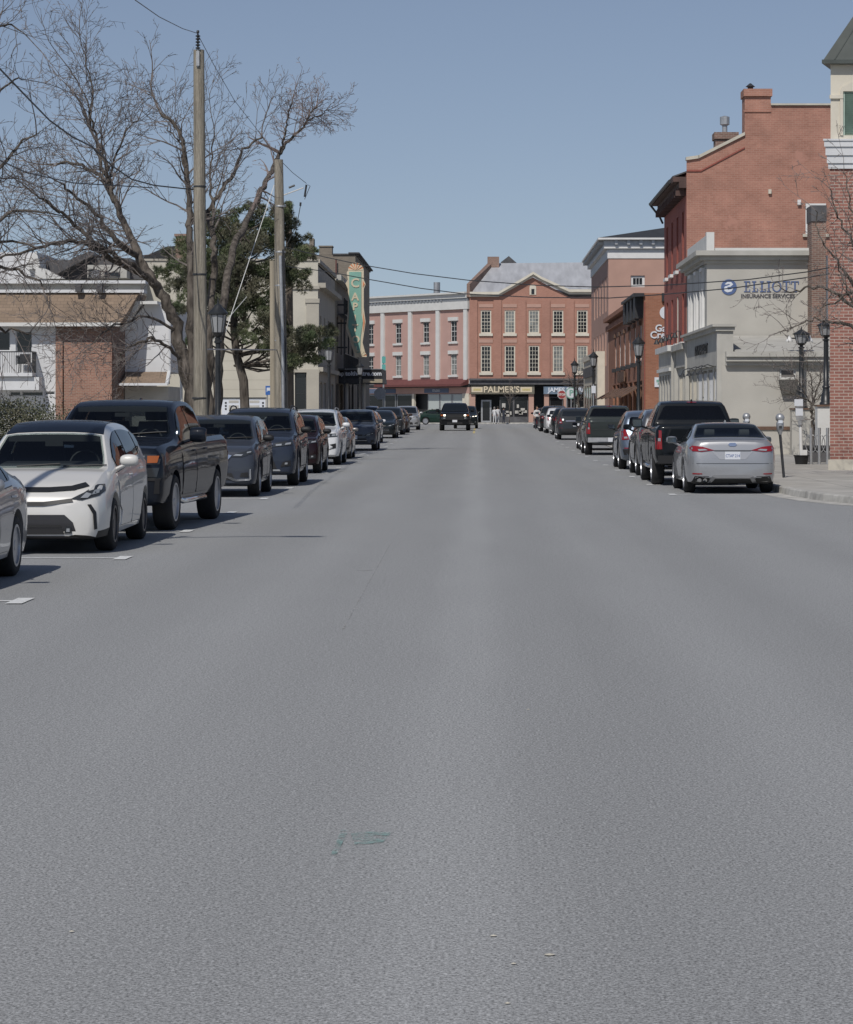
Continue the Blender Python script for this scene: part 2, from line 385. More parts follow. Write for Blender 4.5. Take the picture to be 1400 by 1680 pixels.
SPEC = {
 'sedan': dict(L=4.88, W=1.84, H=1.445, wy=(.95, 3.78), wr=.34, tum=.52,
   top=[(0,.60),(.05,.68),(.22,.78),(.7,.885),(1.25,.96),(1.42,.99),(2.15,1.33),(2.55,1.42),(2.95,1.445),(3.35,1.42),(4.15,1.15),(4.3,1.115),(4.72,1.10),(4.80,1.06),(4.84,.88),(4.88,.70)],
   belt=[(0,.55),(.22,.70),(.7,.80),(1.35,.91),(2.5,.96),(4.0,1.02),(4.72,1.0),(4.82,.86),(4.88,.62)],
   half=[(0,.60),(.05,.73),(.15,.82),(.4,.89),(1,.915),(2.4,.92),(3.9,.92),(4.45,.90),(4.7,.85),(4.82,.77),(4.88,.66)],
   bot=[(0,.26),(.25,.19),(4.6,.2),(4.88,.34)], cowl=1.42, rf=2.45, rr=3.3, rg=4.2, glass_r='T', win=(1.62, 4.05), pill=(2.68, 3.55), doors=(1.35, 2.68, 3.72)),
 'hatch': dict(L=4.64, W=1.775, H=1.575, wy=(.93, 3.71), wr=.325, tum=.40,
   top=[(0,.60),(.04,.68),(.16,.78),(.5,.90),(.80,.975),(1.0,.995),(1.9,1.47),(2.35,1.56),(2.8,1.575),(3.5,1.54),(4.05,1.43),(4.4,1.14),(4.55,.95),(4.62,.75),(4.64,.6)],
   belt=[(0,.52),(.16,.68),(.5,.80),(1.0,.92),(2.5,1.03),(4.0,1.10),(4.45,1.03),(4.64,.56)],
   half=[(0,.55),(.05,.70),(.15,.79),(.4,.855),(1,.885),(2.4,.8875),(3.8,.885),(4.3,.84),(4.55,.76),(4.64,.64)],
   bot=[(0,.22),(.2,.17),(4.4,.2),(4.64,.3)], cowl=1.00, rf=1.80, rr=3.85, rg=4.4, glass_r='T', win=(1.35, 4.15), pill=(2.42, 3.42), doors=(1.25, 2.42, 3.5)),
 'suv': dict(L=4.62, W=1.855, H=1.69, wy=(.90, 3.56), wr=.36, tum=.30,
   top=[(0,.80),(.03,.93),(.12,1.0),(.55,1.08),(1.1,1.14),(1.22,1.16),(1.95,1.58),(2.3,1.66),(2.8,1.69),(3.6,1.67),(4.1,1.60),(4.28,1.52),(4.48,1.13),(4.56,.98),(4.61,.80),(4.62,.7)],
   belt=[(0,.74),(.12,.92),(.55,1.0),(1.2,1.06),(2.6,1.10),(4.2,1.16),(4.45,1.08),(4.62,.66)],
   half=[(0,.68),(.04,.80),(.13,.87),(.35,.91),(1,.925),(2.4,.928),(3.8,.925),(4.3,.90),(4.52,.84),(4.62,.74)],
   bot=[(0,.30),(.2,.24),(4.3,.26),(4.62,.4)], cowl=1.24, rf=2.02, rr=4.15, rg=4.45, glass_r='R', win=(1.5, 4.15), pill=(2.50, 3.42), doors=(1.35, 2.5, 3.45), clad=True),
 'pickup': dict(L=5.88, W=2.03, H=1.92, wy=(.97, 4.70), wr=.41, tum=.32,
   top=[(0,1.0),(.015,1.12),(.10,1.22),(1.1,1.30),(1.40,1.33),(1.5,1.35),(2.15,1.82),(2.5,1.90),(3.0,1.92),(3.5,1.90),(3.78,1.84),(3.93,1.36),(3.955,1.34),(5.82,1.36),(5.86,1.34),(5.88,1.28)],
   belt=[(0,.95),(.10,1.14),(1.4,1.24),(3.6,1.29),(5.80,1.31),(5.88,1.24)],
   half=[(0,.90),(.03,.95),(.12,.985),(.5,1.0),(2,1.005),(3.9,1.005),(5.7,1.0),(5.84,.985),(5.88,.96)],
   bot=[(0,.42),(.2,.38),(5.5,.45),(5.88,.52)], cowl=1.52, rf=2.2, rr=3.72, rg=3.9, glass_r='R', win=(1.75, 3.70), pill=(2.70, 3.62), doors=(1.55, 2.72, 3.72), bed=(4.0, 5.80)),
}

WHEELS = {}
def wheel_mesh(r, style):
    key = (r, style)
    if key in WHEELS: return WHEELS[key]
    w = .115 if r < .38 else .14; rr = r * .68
    t = MB(); t.lathe([(rr, -w * .8), (rr + .02, -w), (r - .035, -w), (r - .01, -w * .82), (r, -w * .5), (r, w * .5), (r - .01, w * .82), (r - .035, w), (rr + .02, w), (rr, w * .8), (rr, -w * .8)], (0, 0, 0), 40, 'x')
    tyre = t.build('wheel', M['tyre'], smooth=40)
    g = MB(); g.lathe([(rr + .004, w * .82), (rr + .004, w * .98), (rr - .025, w * .98), (rr - .035, w * .45)], (0, 0, 0), 40, 'x')
    g.lathe([(.001, w * .86), (.055, w * .86), (.07, w * .70), (.07, w * .3)], (0, 0, 0), 16, 'x')
    ns = {'five': 5, 'multi': 10, 'six': 6, 'steel': 16}[style]
    for i in range(ns):
        a = 2 * math.pi * i / ns; hw = {'five': .045, 'multi': .020, 'six': .05, 'steel': .028}[style]
        c, s_ = math.cos(a), math.sin(a)
        pts = []
        for (rad, hx, x0) in ((.05, hw * .8, w * .72), (rr - .02, hw, w * .86)):
            for sg in (-1, 1):
                for xx in (x0 - .03, x0):
                    pts.append((xx, rad * c - sg * hx * s_, rad * s_ + sg * hx * c))
        g.hexa([pts[0], pts[2], pts[6], pts[4], pts[1], pts[3], pts[7], pts[5]])
    d = MB(); d.lathe([(.001, w * .25), (rr - .01, w * .25), (rr - .01, w * .2)], (0, 0, 0), 24, 'x')
    disc = d.build('brake_disc', M['alloy_dark']); disc.parent = tyre
    rim = g.build('rim', M['alloy_dark'] if style in ('steel',) else M['alloy'], smooth=35); rim.parent = tyre
    for o in (tyre, rim, disc): COL.objects.unlink(o)
    WHEELS[key] = (tyre, rim, disc); return WHEELS[key]

def add_wheel(parent, x, y, r, style, side):
    tyre, rim, disc = wheel_mesh(r, style)
    a = bpy.data.objects.new('wheel', tyre.data); b = bpy.data.objects.new('rim', rim.data); c = bpy.data.objects.new('brake_disc', disc.data)
    for o in (a, b, c): COL.objects.link(o)
    a.parent = parent; b.parent = a; c.parent = a; a.location = (x, y, r)
    a.rotation_euler = (0, 0, 0 if side > 0 else math.pi)

def decal(name, m, parent, bvh, poly, axis, off=.006, step=.07, thick=.02, sm=50):
    bm = bmesh.new(); vs = [bm.verts.new((a, b, 0)) for a, b in poly]
    try: bm.faces.new(vs)
    except Exception: bm.free(); return None
    for ax in (0, 1):
        lo = min(p[ax] for p in poly); hi = max(p[ax] for p in poly); n = int((hi - lo) / step)
        for i in range(1, n + 1):
            c = lo + (hi - lo) * i / (n + 1); co = [0, 0, 0]; co[ax] = c; no = [0, 0, 0]; no[ax] = 1
            bmesh.ops.bisect_plane(bm, geom=bm.verts[:] + bm.edges[:] + bm.faces[:], plane_co=co, plane_no=no)
    bmesh.ops.triangulate(bm, faces=[f for f in bm.faces if len(f.verts) > 4])
    D = {'F': Vector((0, 1, 0)), 'R': Vector((0, -1, 0)), 'S+': Vector((-1, 0, 0)), 'S-': Vector((1, 0, 0)), 'T': Vector((0, 0, -1))}[axis]
    dead = []
    for v in bm.verts:
        a, b = v.co.x, v.co.y
        o = {'F': (a, -6, b), 'R': (a, 6, b), 'S+': (3, a, b), 'S-': (-3, a, b), 'T': (a, b, 4)}[axis]
        hit, nrm, _, _ = bvh.ray_cast(Vector(o), D)
        if hit is None: dead.append(v); continue
        if nrm.dot(D) > 0: nrm = -nrm
        v.co = hit + nrm * off * .6 - D * off * .6
    if dead: bmesh.ops.delete(bm, geom=dead, context='VERTS')
    if not bm.faces: bm.free(); return None
    bm.normal_update()
    if sum((f.normal.dot(D) * f.calc_area() for f in bm.faces)) > 0: bmesh.ops.reverse_faces(bm, faces=bm.faces)
    be = [e for e in bm.edges if e.is_boundary]
    if thick:
        r = bmesh.ops.extrude_edge_only(bm, edges=be)
        for g in r['geom']:
            if isinstance(g, bmesh.types.BMVert): g.co += D * thick
    me = bpy.data.meshes.new(name); bm.to_mesh(me); bm.free(); me.materials.append(m)
    me.polygons.foreach_set('use_smooth', [True] * len(me.polygons)); me.set_sharp_from_angle(angle=R(sm))
    o = bpy.data.objects.new(name, me); COL.objects.link(o); o.parent = parent
    return o

def make_car(kind, pnt, name, label, cat, group, x, y, facing, sc=(1, 1, 1), style='five', far=False, mirrorcol=None,
             features=None, roof=None, top_shift=0.0, rot=0.0):
    """x, y: where the middle of the bumper nearest the camera stands; facing -1 = nose to the camera"""
    S = SPEC[kind]; L = S['L']; sx, sy, sz = sc
    top = pchip(S['top']); belt = pchip(S['belt']); half = pchip(S['half']); bot = pchip(S['bot']); tum = S['tum']
    def edge(yy):
        w, zs, zt = half(yy), belt(yy), top(yy); c = max(zt - zs, .012); cr = min(.45 * c, .085 if kind != 'pickup' else .06)
        return .93 * w - tum * max(c - cr, 0) - .02, zt - cr
    ys = sorted(set([round(i * L / (36 if far else 64), 4) for i in range((36 if far else 64) + 1)] + [k[0] for k in S['top']] + [k[0] for k in S['half'][:4]] + [k[0] for k in S['half'][-4:]]))
    secs = []
    for yy in ys:
        w, zs, zt, zb = half(yy), belt(yy), top(yy), bot(yy); zt = max(zt, zs + .012); h = zs - zb; Tx, Tz = edge(yy); cr = zt - Tz
        pv = (.93 * w, zs)
        hp = [(0, zb), (.82 * w, zb), (.95 * w, zb + .05 * h), (.985 * w, zb + .2 * h), (w, zb + .45 * h), (.994 * w, zb + .70 * h), (.972 * w, zb + .92 * h), pv]
        for t in (.33, .66): hp.append((pv[0] + (Tx - pv[0]) * t + .018 * min(1, (zt - zs) * 2), pv[1] + (Tz - pv[1]) * t))
        hp += [(Tx, Tz), (Tx - .05 * min(1, cr * 12), Tz + .6 * cr), (.7 * Tx, Tz + .86 * cr), (.35 * Tx, zt - .02 * cr), (0, zt)]
        ring = [(a, b) for a, b in hp] + [(-a, b) for a, b in hp[-2:0:-1]]
        secs.append([(a, yy - L / 2, b) for a, b in ring])
    n = len(secs[0]); vs = [p for s in secs for p in s]; fs = []
    for i in range(len(secs) - 1):
        for j in range(n):
            a = i * n + j; b = i * n + (j + 1) % n; fs.append((a, a + n, b + n, b))
    fs.append(tuple(range(n))); fs.append(tuple((len(secs) - 1) * n + j for j in range(n))[::-1])
    mb = MB(); mb.raw(vs, fs); body = mb.build('body', [pnt, M['black']])
    # wheel arches and load bed are cut out of the shell
    r = S['wr']; W = S['W']
    cut = MB()
    for wy in S['wy']:
        for sgn in (-1, 1):
            cut.lathe([(r + .055, sgn * (W / 2 - .30)), (r + .055, sgn * (W / 2 + .15))], (0, wy - L / 2, r + .01), 32, 'x')
    if 'bed' in S: cut.box(-.80, .80, S['bed'][0] - L / 2, S['bed'][1] - L / 2, .82, 1.7)
    co = cut.build('cutter', M['black'])
    md = body.modifiers.new('b', 'BOOLEAN'); md.operation = 'DIFFERENCE'; md.solver = 'EXACT'; md.object = co; md.use_self = True
    dg = bpy.context.evaluated_depsgraph_get(); dg.update(); me = bpy.data.meshes.new_from_object(body.evaluated_get(dg))
    if len(me.polygons) < 100: me = body.data.copy()
    body.modifiers.clear(); body.data = me; bpy.data.objects.remove(co)
    me.materials.clear(); me.materials.append(pnt); me.materials.append(M['black'])
    clad = S.get('clad') and (features or {}).get('clad', True)
    for p in me.polygons:
        c = p.center; k = 0
        if c.z < .26 and p.normal.z < -.3: k = 1
        for wy in S['wy']:
            dd = math.hypot(c.y - (wy - L / 2), c.z - r - .01)
            if dd < r + .052: k = 1
        if 'bed' in S and abs(c.x) < .805 and S['bed'][0] - L / 2 - .01 < c.y < S['bed'][1] - L / 2 + .01 and p.normal.z < .5 and .8 < c.z < 1.33: k = 1
        if 'bed' in S and c.z < .84 and c.z > .8 and abs(c.x) < .8 and p.normal.z > .8: k = 1
        p.material_index = k; p.use_smooth = True
    me.set_sharp_from_angle(angle=R(32))
    for l in list(me.uv_layers): me.uv_layers.remove(l)
    bm = bmesh.new(); bm.from_mesh(me); bvh = BVHTree.FromBMesh(bm); bm.free()
    e = edge; yy = lambda v: v - L / 2; glz = not far
    wpoly = {}
    root = thing(name, label, cat, (0, 0, 0), 0, group); body.parent = root
    rng = random.Random(hash(label) % 1000 if False else len(label))
    dc = lambda nm, m, poly, ax, **k: decal(nm, m, k.pop('parent', root), bvh, poly, ax, **k)
    yy = lambda v: v - L / 2
    FT = features or {}
    # glass
    e = edge
    def curve_x(y0, y1, marg, n=7):
        out = []
        for i in range(n):
            v = y0 + (y1 - y0) * i / (n - 1); out.append((e(v)[0] - marg, yy(v)))
        return out
    a = curve_x(S['cowl'] + .03, S['rf'] - .04, .08)
    a[0] = (a[0][0] - .05, a[0][1]); GW, GS = (M['clearglass'], M['tintglass']) if glz else (M['winglass'], M['winglass']); poly = a + [(-p, q) for p, q in reversed(a)]
    st = .12 if far else .08
    ws = dc('windshield', GW, poly, 'T', step=st); punch = [('T', poly)]
    if S['glass_r'] == 'T':
        a = curve_x(S['rr'] + .06, S['rg'] - .04, .07); poly = a + [(-p, q) for p, q in reversed(a)]
        dc('rear_window', GW, poly, 'T', step=st); punch.append(('T', poly))
    else:
        z0 = top(S['rg']) + (.05 if kind == 'pickup' else .04); z1 = edge(S['rr'])[1] - .01
        xa = e((S['rg'] * .75 + S['rr'] * .25))[0] - .08; xb = e(S['rr'])[0] - .09
        if kind == 'pickup': xa += .04
        poly = [(-xa, z0), (xa, z0), (xb, z1 - .04), (xb - .05, z1), (-xb + .05, z1), (-xb, z1 - .04)]; dc('rear_window', GS, poly, 'R', step=st); punch.append(('R', poly))
    w0, w1 = S['win']; p1, p2 = S['pill']
    for ax in ('S+', 'S-'):
        for (ya, yb) in ((w0, p1 - .04), (p1 + .03, p2 - .03), (p2 + .04, w1)):
            if kind == 'pickup' and ya > p2: continue
            lo, up = [], []
            for i in range(9):
                v = ya + (yb - ya) * i / 8; zl = belt(v) + .045; zu = edge(v)[1] - .035
                if kind in ('hatch', 'sedan', 'suv') and v > p2: zl += .5 * max(0, v - p2 - .1)
                if zu - zl > .035: lo.append((yy(v), zl)); up.append((yy(v), zu))
            if len(lo) > 2: dc('side_window', GS, lo + up[::-1], ax, step=.15 if far else .1, off=.012); punch.append((ax, lo + up[::-1]))
        if not far:
            ds = S['doors']
            for d0, d1 in ((ds[0], ds[1]), (ds[1], ds[2])):
                zb0 = bot(2) + .12
                pts = [(yy(d0 + .02), zb0 + .25), (yy(d0 + .06), zb0), (yy(d1 - .06), zb0), (yy(d1 - .01), zb0 + .25), (yy(d1 - .01), belt(d1) - .02), (yy(d0 + .02), belt(d0) - .02)]
                if d1 == ds[2] and kind != 'pickup':
                    rw = S['wy'][1]; pts = [(yy(d0 + .02), zb0 + .25), (yy(d0 + .06), zb0), (yy(rw - r - .16), zb0), (yy(rw - r - .10), zb0 + .18), (yy(rw - r * .55), r * 2 + .14), (yy(d1 - .01), belt(d1) - .02), (yy(d0 + .02), belt(d0) - .02)]
                door = dc('door', pnt, pts, ax, step=.22, off=.009, thick=.012)
                if door is None: continue
                cx = sum(p[0] for p in pts) / len(pts); cz = sum(p[1] for p in pts) / len(pts)
                g = [(cx + (p[0] - cx) * 1.015 + (.008 if p[0] > cx else -.008), p[1] + (.010 if p[1] > cz else -.010)) for p in pts]
                dc('door_gap', M['black'], g, ax, step=.22, off=.003, thick=.004, parent=door)
                s = 1 if ax == 'S+' else -1; hz = belt(d1) - .13
                hx = half(d1 - .15) * .995 + .015
                hb = MB(); hb.tube([(s * (hx - .03), yy(d1 - .24), hz), (s * hx, yy(d1 - .21), hz), (s * hx, yy(d1 - .10), hz), (s * (hx - .03), yy(d1 - .07), hz)], .014, 6)
                hb.build('handle', FT.get('handle', pnt), door, smooth=50)
        if clad:
            for wy in S['wy']:
                arc = [(yy(wy) + (r + .135) * math.cos(t), r + .01 + (r + .135) * math.sin(t)) for t in [R(-22 + i * 224 / 14) for i in range(15)]]
                arc += [(yy(wy) + (r + .058) * math.cos(t), r + .01 + (r + .058) * math.sin(t)) for t in [R(202 - i * 224 / 14) for i in range(15)]]
                dc('arch_trim', M['black'], arc, ax, step=.3, off=.012)
            dc('sill_trim', M['black'], [(yy(S['wy'][0] + r + .12), bot(2) + .01), (yy(S['wy'][1] - r - .12), bot(2) + .01), (yy(S['wy'][1] - r - .12), bot(2) + .17), (yy(S['wy'][0] + r + .12), bot(2) + .17)], ax, step=.4, off=.012)
    for wy in S['wy']:
        for s in (-1, 1): add_wheel(root, s * (W / 2 - (.115 if r < .38 else .14) - .012), yy(wy), r, style, s)
    if glz: cabin(S, root, body, bvh, punch, belt, top, edge, yy, kind)
    # mirrors
    mz = belt(S['cowl'] + .35) + .13; my = yy(S['cowl'] + .42); big = kind == 'pickup'
    for s in (-1, 1):
        q = MB(); cx = s * (W / 2 + (.14 if big else .09)); rx, ry, rz_ = (.125, .07, .115) if big else (.115, .065, .075)
        rings = []
        for i in range(9):
            t = math.pi * i / 8; rr_ = math.sin(t) ** (.22 if big else .55) if 0 < i < 8 else 0.05
            rings.append([(cx - s * rx * math.cos(t), my + ry * rr_ * math.cos(2 * math.pi * j / 12), mz + rz_ * rr_ * math.sin(2 * math.pi * j / 12) * (1 if not big else 1)) for j in range(12)])
        vv = [p for g in rings for p in g]; q.raw(vv, [(i * 12 + j, i * 12 + (j + 1) % 12, (i + 1) * 12 + (j + 1) % 12, (i + 1) * 12 + j) for i in range(8) for j in range(12)])
        q.tube([(s * (W / 2 - .09), my + .0, mz - .12), (cx - s * .03, my, mz - .05)], .025, 6)
        mo = q.build('mirror', mirrorcol or pnt, root, smooth=60)
        gq = MB(); gq.box(cx - rx * .8, cx + rx * .8, my + ry * .93, my + ry * 1.06, mz - rz_ * .7, mz + rz_ * .7); gq.build('mirror_glass', M['mirror_dark'], mo)
    sym = lambda poly: [poly, [(-p, q) for p, q in reversed(poly)]]
    # front and rear details
    DET = FT.get('detail', kind)
    shp = car_front(DET, S, FT); rear = car_rear(DET, S, FT)
    for nm, m, poly, off in shp + rear: pass
    for lst, ax in ((shp, 'F'), (rear, 'R')):
        if far and ((ax == 'F') == (facing > 0)): continue
        prev = {}
        for nm, m, poly, off in lst:
            both = not nm.startswith('='); nm2 = nm.lstrip('=')
            own, _, up = nm2.partition('>')
            for k, pl in enumerate(sym(poly) if both else [poly]):
                par = prev.get((up, k)) or prev.get((up, 0)) or root
                ob = dc(own, M[m] if isinstance(m, str) else m, pl, ax, off=off, step=.09 if not far else .2, parent=par, sm=40)
                if ob: prev[(own, k)] = ob
    # wipers, aerial
    if not far:
        for px_ in (-.45, .12):
            a0 = Vector((px_ + .55, yy(S['cowl'] + .02), 0)); pts = []
            for i in range(5):
                q = Vector((px_ + .1 + i * .13, yy(S['cowl'] + .05 + .02 * i), 4)); h_, n_, _, _ = bvh.ray_cast(q, Vector((0, 0, -1)))
                if h_: pts.append(h_ + Vector((0, 0, .02)))
            if len(pts) > 1: wb = MB(); wb.tube(pts, .009, 5); wb.build('wiper', M['black'], root)
    if roof:
        y0, y1 = S['rf'] + .0, S['rr'] + .02; a = []
        for i in range(9): v = y0 + (y1 - y0) * i / 8; a.append((e(v)[0] - .055, yy(v)))
        dc('roof_panel', roof, a + [(-p, q) for p, q in reversed(a)], 'T', step=.15)
    if FT.get('rails'):
        for s in (-1, 1):
            rb = MB(); pts = []
            for i in range(8):
                v = S['rf'] + .12 + (S['rr'] - S['rf'] - .3) * i / 7; ex, ez = e(v); pts.append((s * (ex - .05), yy(v), top(v) - .02 + (.055 if 0 < i < 7 else 0)))
            rb.tube(pts, .016, 6); rb.build('roof_rail', M['steel'] if FT['rails'] == 'steel' else M['black'], root, smooth=60)
    if FT.get('fin', True):
        v = S['rr'] - .15; fb = MB(); zt = top(v)
        fb.hexa([(-.03, yy(v) - .1, zt - .01), (.03, yy(v) - .1, zt - .01), (.03, yy(v) + .07, zt - .01), (-.03, yy(v) + .07, zt - .01), (-.008, yy(v) + .03, zt + .055), (.008, yy(v) + .03, zt + .055), (.008, yy(v) + .07, zt + .055), (-.008, yy(v) + .07, zt + .055)])
        fb.build('aerial', mirrorcol or pnt, root)
    if kind == 'pickup':
        if FT.get('step', True):
            for s in (-1, 1):
                sb = MB(); sb.tube([(s * .86, yy(1.62), .46), (s * .96, yy(1.75), .40), (s * .97, yy(2.6), .40), (s * .97, yy(3.6), .40), (s * .86, yy(3.72), .46)], .045, 8); sb.build('side_step', M['chrome'], root, smooth=60)
        bb = MB(); bb.box(-.93, .93, yy(5.84), yy(5.97), .50, .68); bb.box(-.55, .55, yy(5.97), yy(6.0), .53, .62)
        bb.build('rear_bumper', FT.get('bumper', M['black']), root)
    # plate
    pb = FT.get('plate', 'white')
    if pb:
        fz, rz_ = FT.get('plate_z', ((.42, .78) if kind != 'pickup' else (.62, .60)))
        for s, y0, z in ((-1, yy(0) - .012, fz), (1, yy(L) + (.0 if kind != 'pickup' else .125), rz_)):
            hit = bvh.ray_cast(Vector((0, s * 6, z)), Vector((0, -s, 0)))[0]
            y0 = (hit.y if hit and kind != 'pickup' else y0) + s * .014
            if s > 0 and kind == 'pickup': y0 = yy(6.0) + .01
            pm = MB(); pm.box(-.155, .155, y0 - .008, y0 + .008, z - .078, z + .078); po = pm.build('license_plate', M['plate'], root)
            if not far and isinstance(pb, str) and len(pb) > 5:
                T = (lambda u, o, zz: (u, y0 - o, zz)) if s < 0 else (lambda u, o, zz: (u, y0 + o, zz))
                text(po, pb, .085, M['plate_blue'], T, 0, .010, z - .008, ext=.004, sx=.8)
    if rot or facing:
        pass
    # seat it: nearest bumper at y
    ln = L * sy
    cyy = y + ln / 2
    root.scale = (sx, sy, sz)
    root.location = (x, cyy, gz(cyy)); root.rotation_euler = (0, 0, (0 if facing < 0 else math.pi) + rot)
    return root

def cabin(S, root, body, bvh, punch, belt, top, edge, yy, kind):
    """hollow the cabin out, punch the window openings through to it, and furnish it"""
    L = S['L']; deck = belt(S['cowl'] + .9) + .015; R_ = S['glass_r'] == 'R'; y1 = (S['rr'] + .02) if R_ else (S['rg'] - .12)
    w0 = .93 * S['W'] / 2 - .11; zr = edge((S['rf'] + S['rr']) / 2); wt = zr[0] - .05
    hw = lambda z: w0 + (wt - w0) * min(1, max(0, (z - deck) / (zr[1] - deck)))
    pr = [(S['cowl'] + .16, deck)]
    for i in range(13):
        v = S['cowl'] + .30 + (y1 - S['cowl'] - .34) * i / 12; z = top(v) - .085
        if z > deck + .03: pr.append((v, z))
    pr.append((y1, deck)); n = len(pr); vo = MB()
    A = [(hw(z), yy(v), z) for v, z in pr]; B = [(-hw(z), yy(v), z) for v, z in pr]
    vo.raw(A + B, [tuple(range(n)), tuple(range(2 * n - 1, n - 1, -1))] + [(i, i + n, (i + 1) % n + n, (i + 1) % n) for i in range(n)])
    def inset(pl, d):
        cx = sum(p[0] for p in pl) / len(pl); cy = sum(p[1] for p in pl) / len(pl); hx = max(abs(p[0] - cx) for p in pl); hy = max(abs(p[1] - cy) for p in pl)
        return [(cx + (p[0] - cx) * (1 - d / hx), cy + (p[1] - cy) * (1 - d / hy)) for p in pl]
    cuts = [vo]
    for ax, pl in punch:
        c = MB(); q = inset(pl, .018); n = len(q)
        if ax == 'T': a = [(x, y, deck + .012) for x, y in q]; b = [(x, y, 2.3) for x, y in q]
        elif ax == 'R': a = [(x, yy(S['rr'] - .45), z) for x, z in q]; b = [(x, 4.0, z) for x, z in q]
        else: s = 1 if ax == 'S+' else -1; a = [(s * (wt - .12), y, z) for y, z in q]; b = [(s * 1.6, y, z) for y, z in q]
        c.raw(a + b, [tuple(range(n)), tuple(range(2 * n - 1, n - 1, -1))] + [(i, i + n, (i + 1) % n + n, (i + 1) % n) for i in range(n)]); cuts.append(c)
    old = body.data
    for c in cuts:
        co = c.build('cutter', M['cabin']); md = body.modifiers.new('b', 'BOOLEAN'); md.operation = 'DIFFERENCE'; md.solver = 'EXACT'; md.object = co
        dg = bpy.context.evaluated_depsgraph_get(); dg.update(); me = bpy.data.meshes.new_from_object(body.evaluated_get(dg)); body.modifiers.clear()
        if len(me.polygons) > 200: body.data = me
        bpy.data.objects.remove(co)
    me = body.data
    while len(me.materials) < 3: me.materials.append(M['cabin'])
    me.materials[2] = M['cabin']
    for p in me.polygons:
        p.use_smooth = True
        if p.center.z > deck - .05 and p.material_index != 1:
            h = bvh.find_nearest(p.center)
            if h[0] is not None and (h[3] > .006 or abs(p.normal.dot(h[1])) < .5): p.material_index = 2
    me.set_sharp_from_angle(angle=R(32))
    for l in list(me.uv_layers): me.uv_layers.remove(l)
    p1, p2 = S['pill']; rows = [(p1 - .18, .37)] + ([(p2 - .05, .36)] if kind != 'pickup' else [(p2 - .25, .36)])
    for v, x in rows:
        for s in (-1, 1):
            zt = min(deck + .30, top(v) - .26)
            q = MB(); q.hexa([(s * x - .24, yy(v) - .05, deck), (s * x + .24, yy(v) - .05, deck), (s * x + .24, yy(v) + .07, deck), (s * x - .24, yy(v) + .07, deck), (s * x - .20, yy(v) + .02, zt), (s * x + .20, yy(v) + .02, zt), (s * x + .20, yy(v) + .10, zt), (s * x - .20, yy(v) + .10, zt)])
            so = q.build('seat', M['seat'], root); q = MB(); q.lathe([(.02, -.115), (.08, -.10), (.085, 0), (.08, .10), (.02, .115)], (s * x, yy(v) + .07, zt + .09), 10, 'x'); q.build('headrest', M['seat'], so, smooth=60)
    q = MB(); c = Vector((.37, yy(S['cowl'] + .80), deck + .02)); q.tube([c + Vector((.185 * math.cos(t), .07 * math.sin(t), .17 * math.sin(t))) for t in [i * math.pi / 10 for i in range(21)]], .014, 6, cap=False); q.build('steering_wheel', M['dash'], root)
    q = MB(); y0 = yy(S['cowl'] + .42); q.hexa([(-w0 + .06, y0, deck), (w0 - .06, y0, deck), (w0 - .06, y0 + .3, deck), (-w0 + .06, y0 + .3, deck), (-w0 + .12, y0 + .02, deck + .035), (w0 - .12, y0 + .02, deck + .035), (w0 - .12, y0 + .26, deck + .06), (-w0 + .12, y0 + .26, deck + .06)]); q.build('dashboard', M['dash'], root)
    q = MB(); v = S['rf'] + .02; q.box(-.11, .11, yy(v) - .10, yy(v) - .07, top(v) - .185, top(v) - .125); q.build('rear_view_mirror', M['dash'], root)

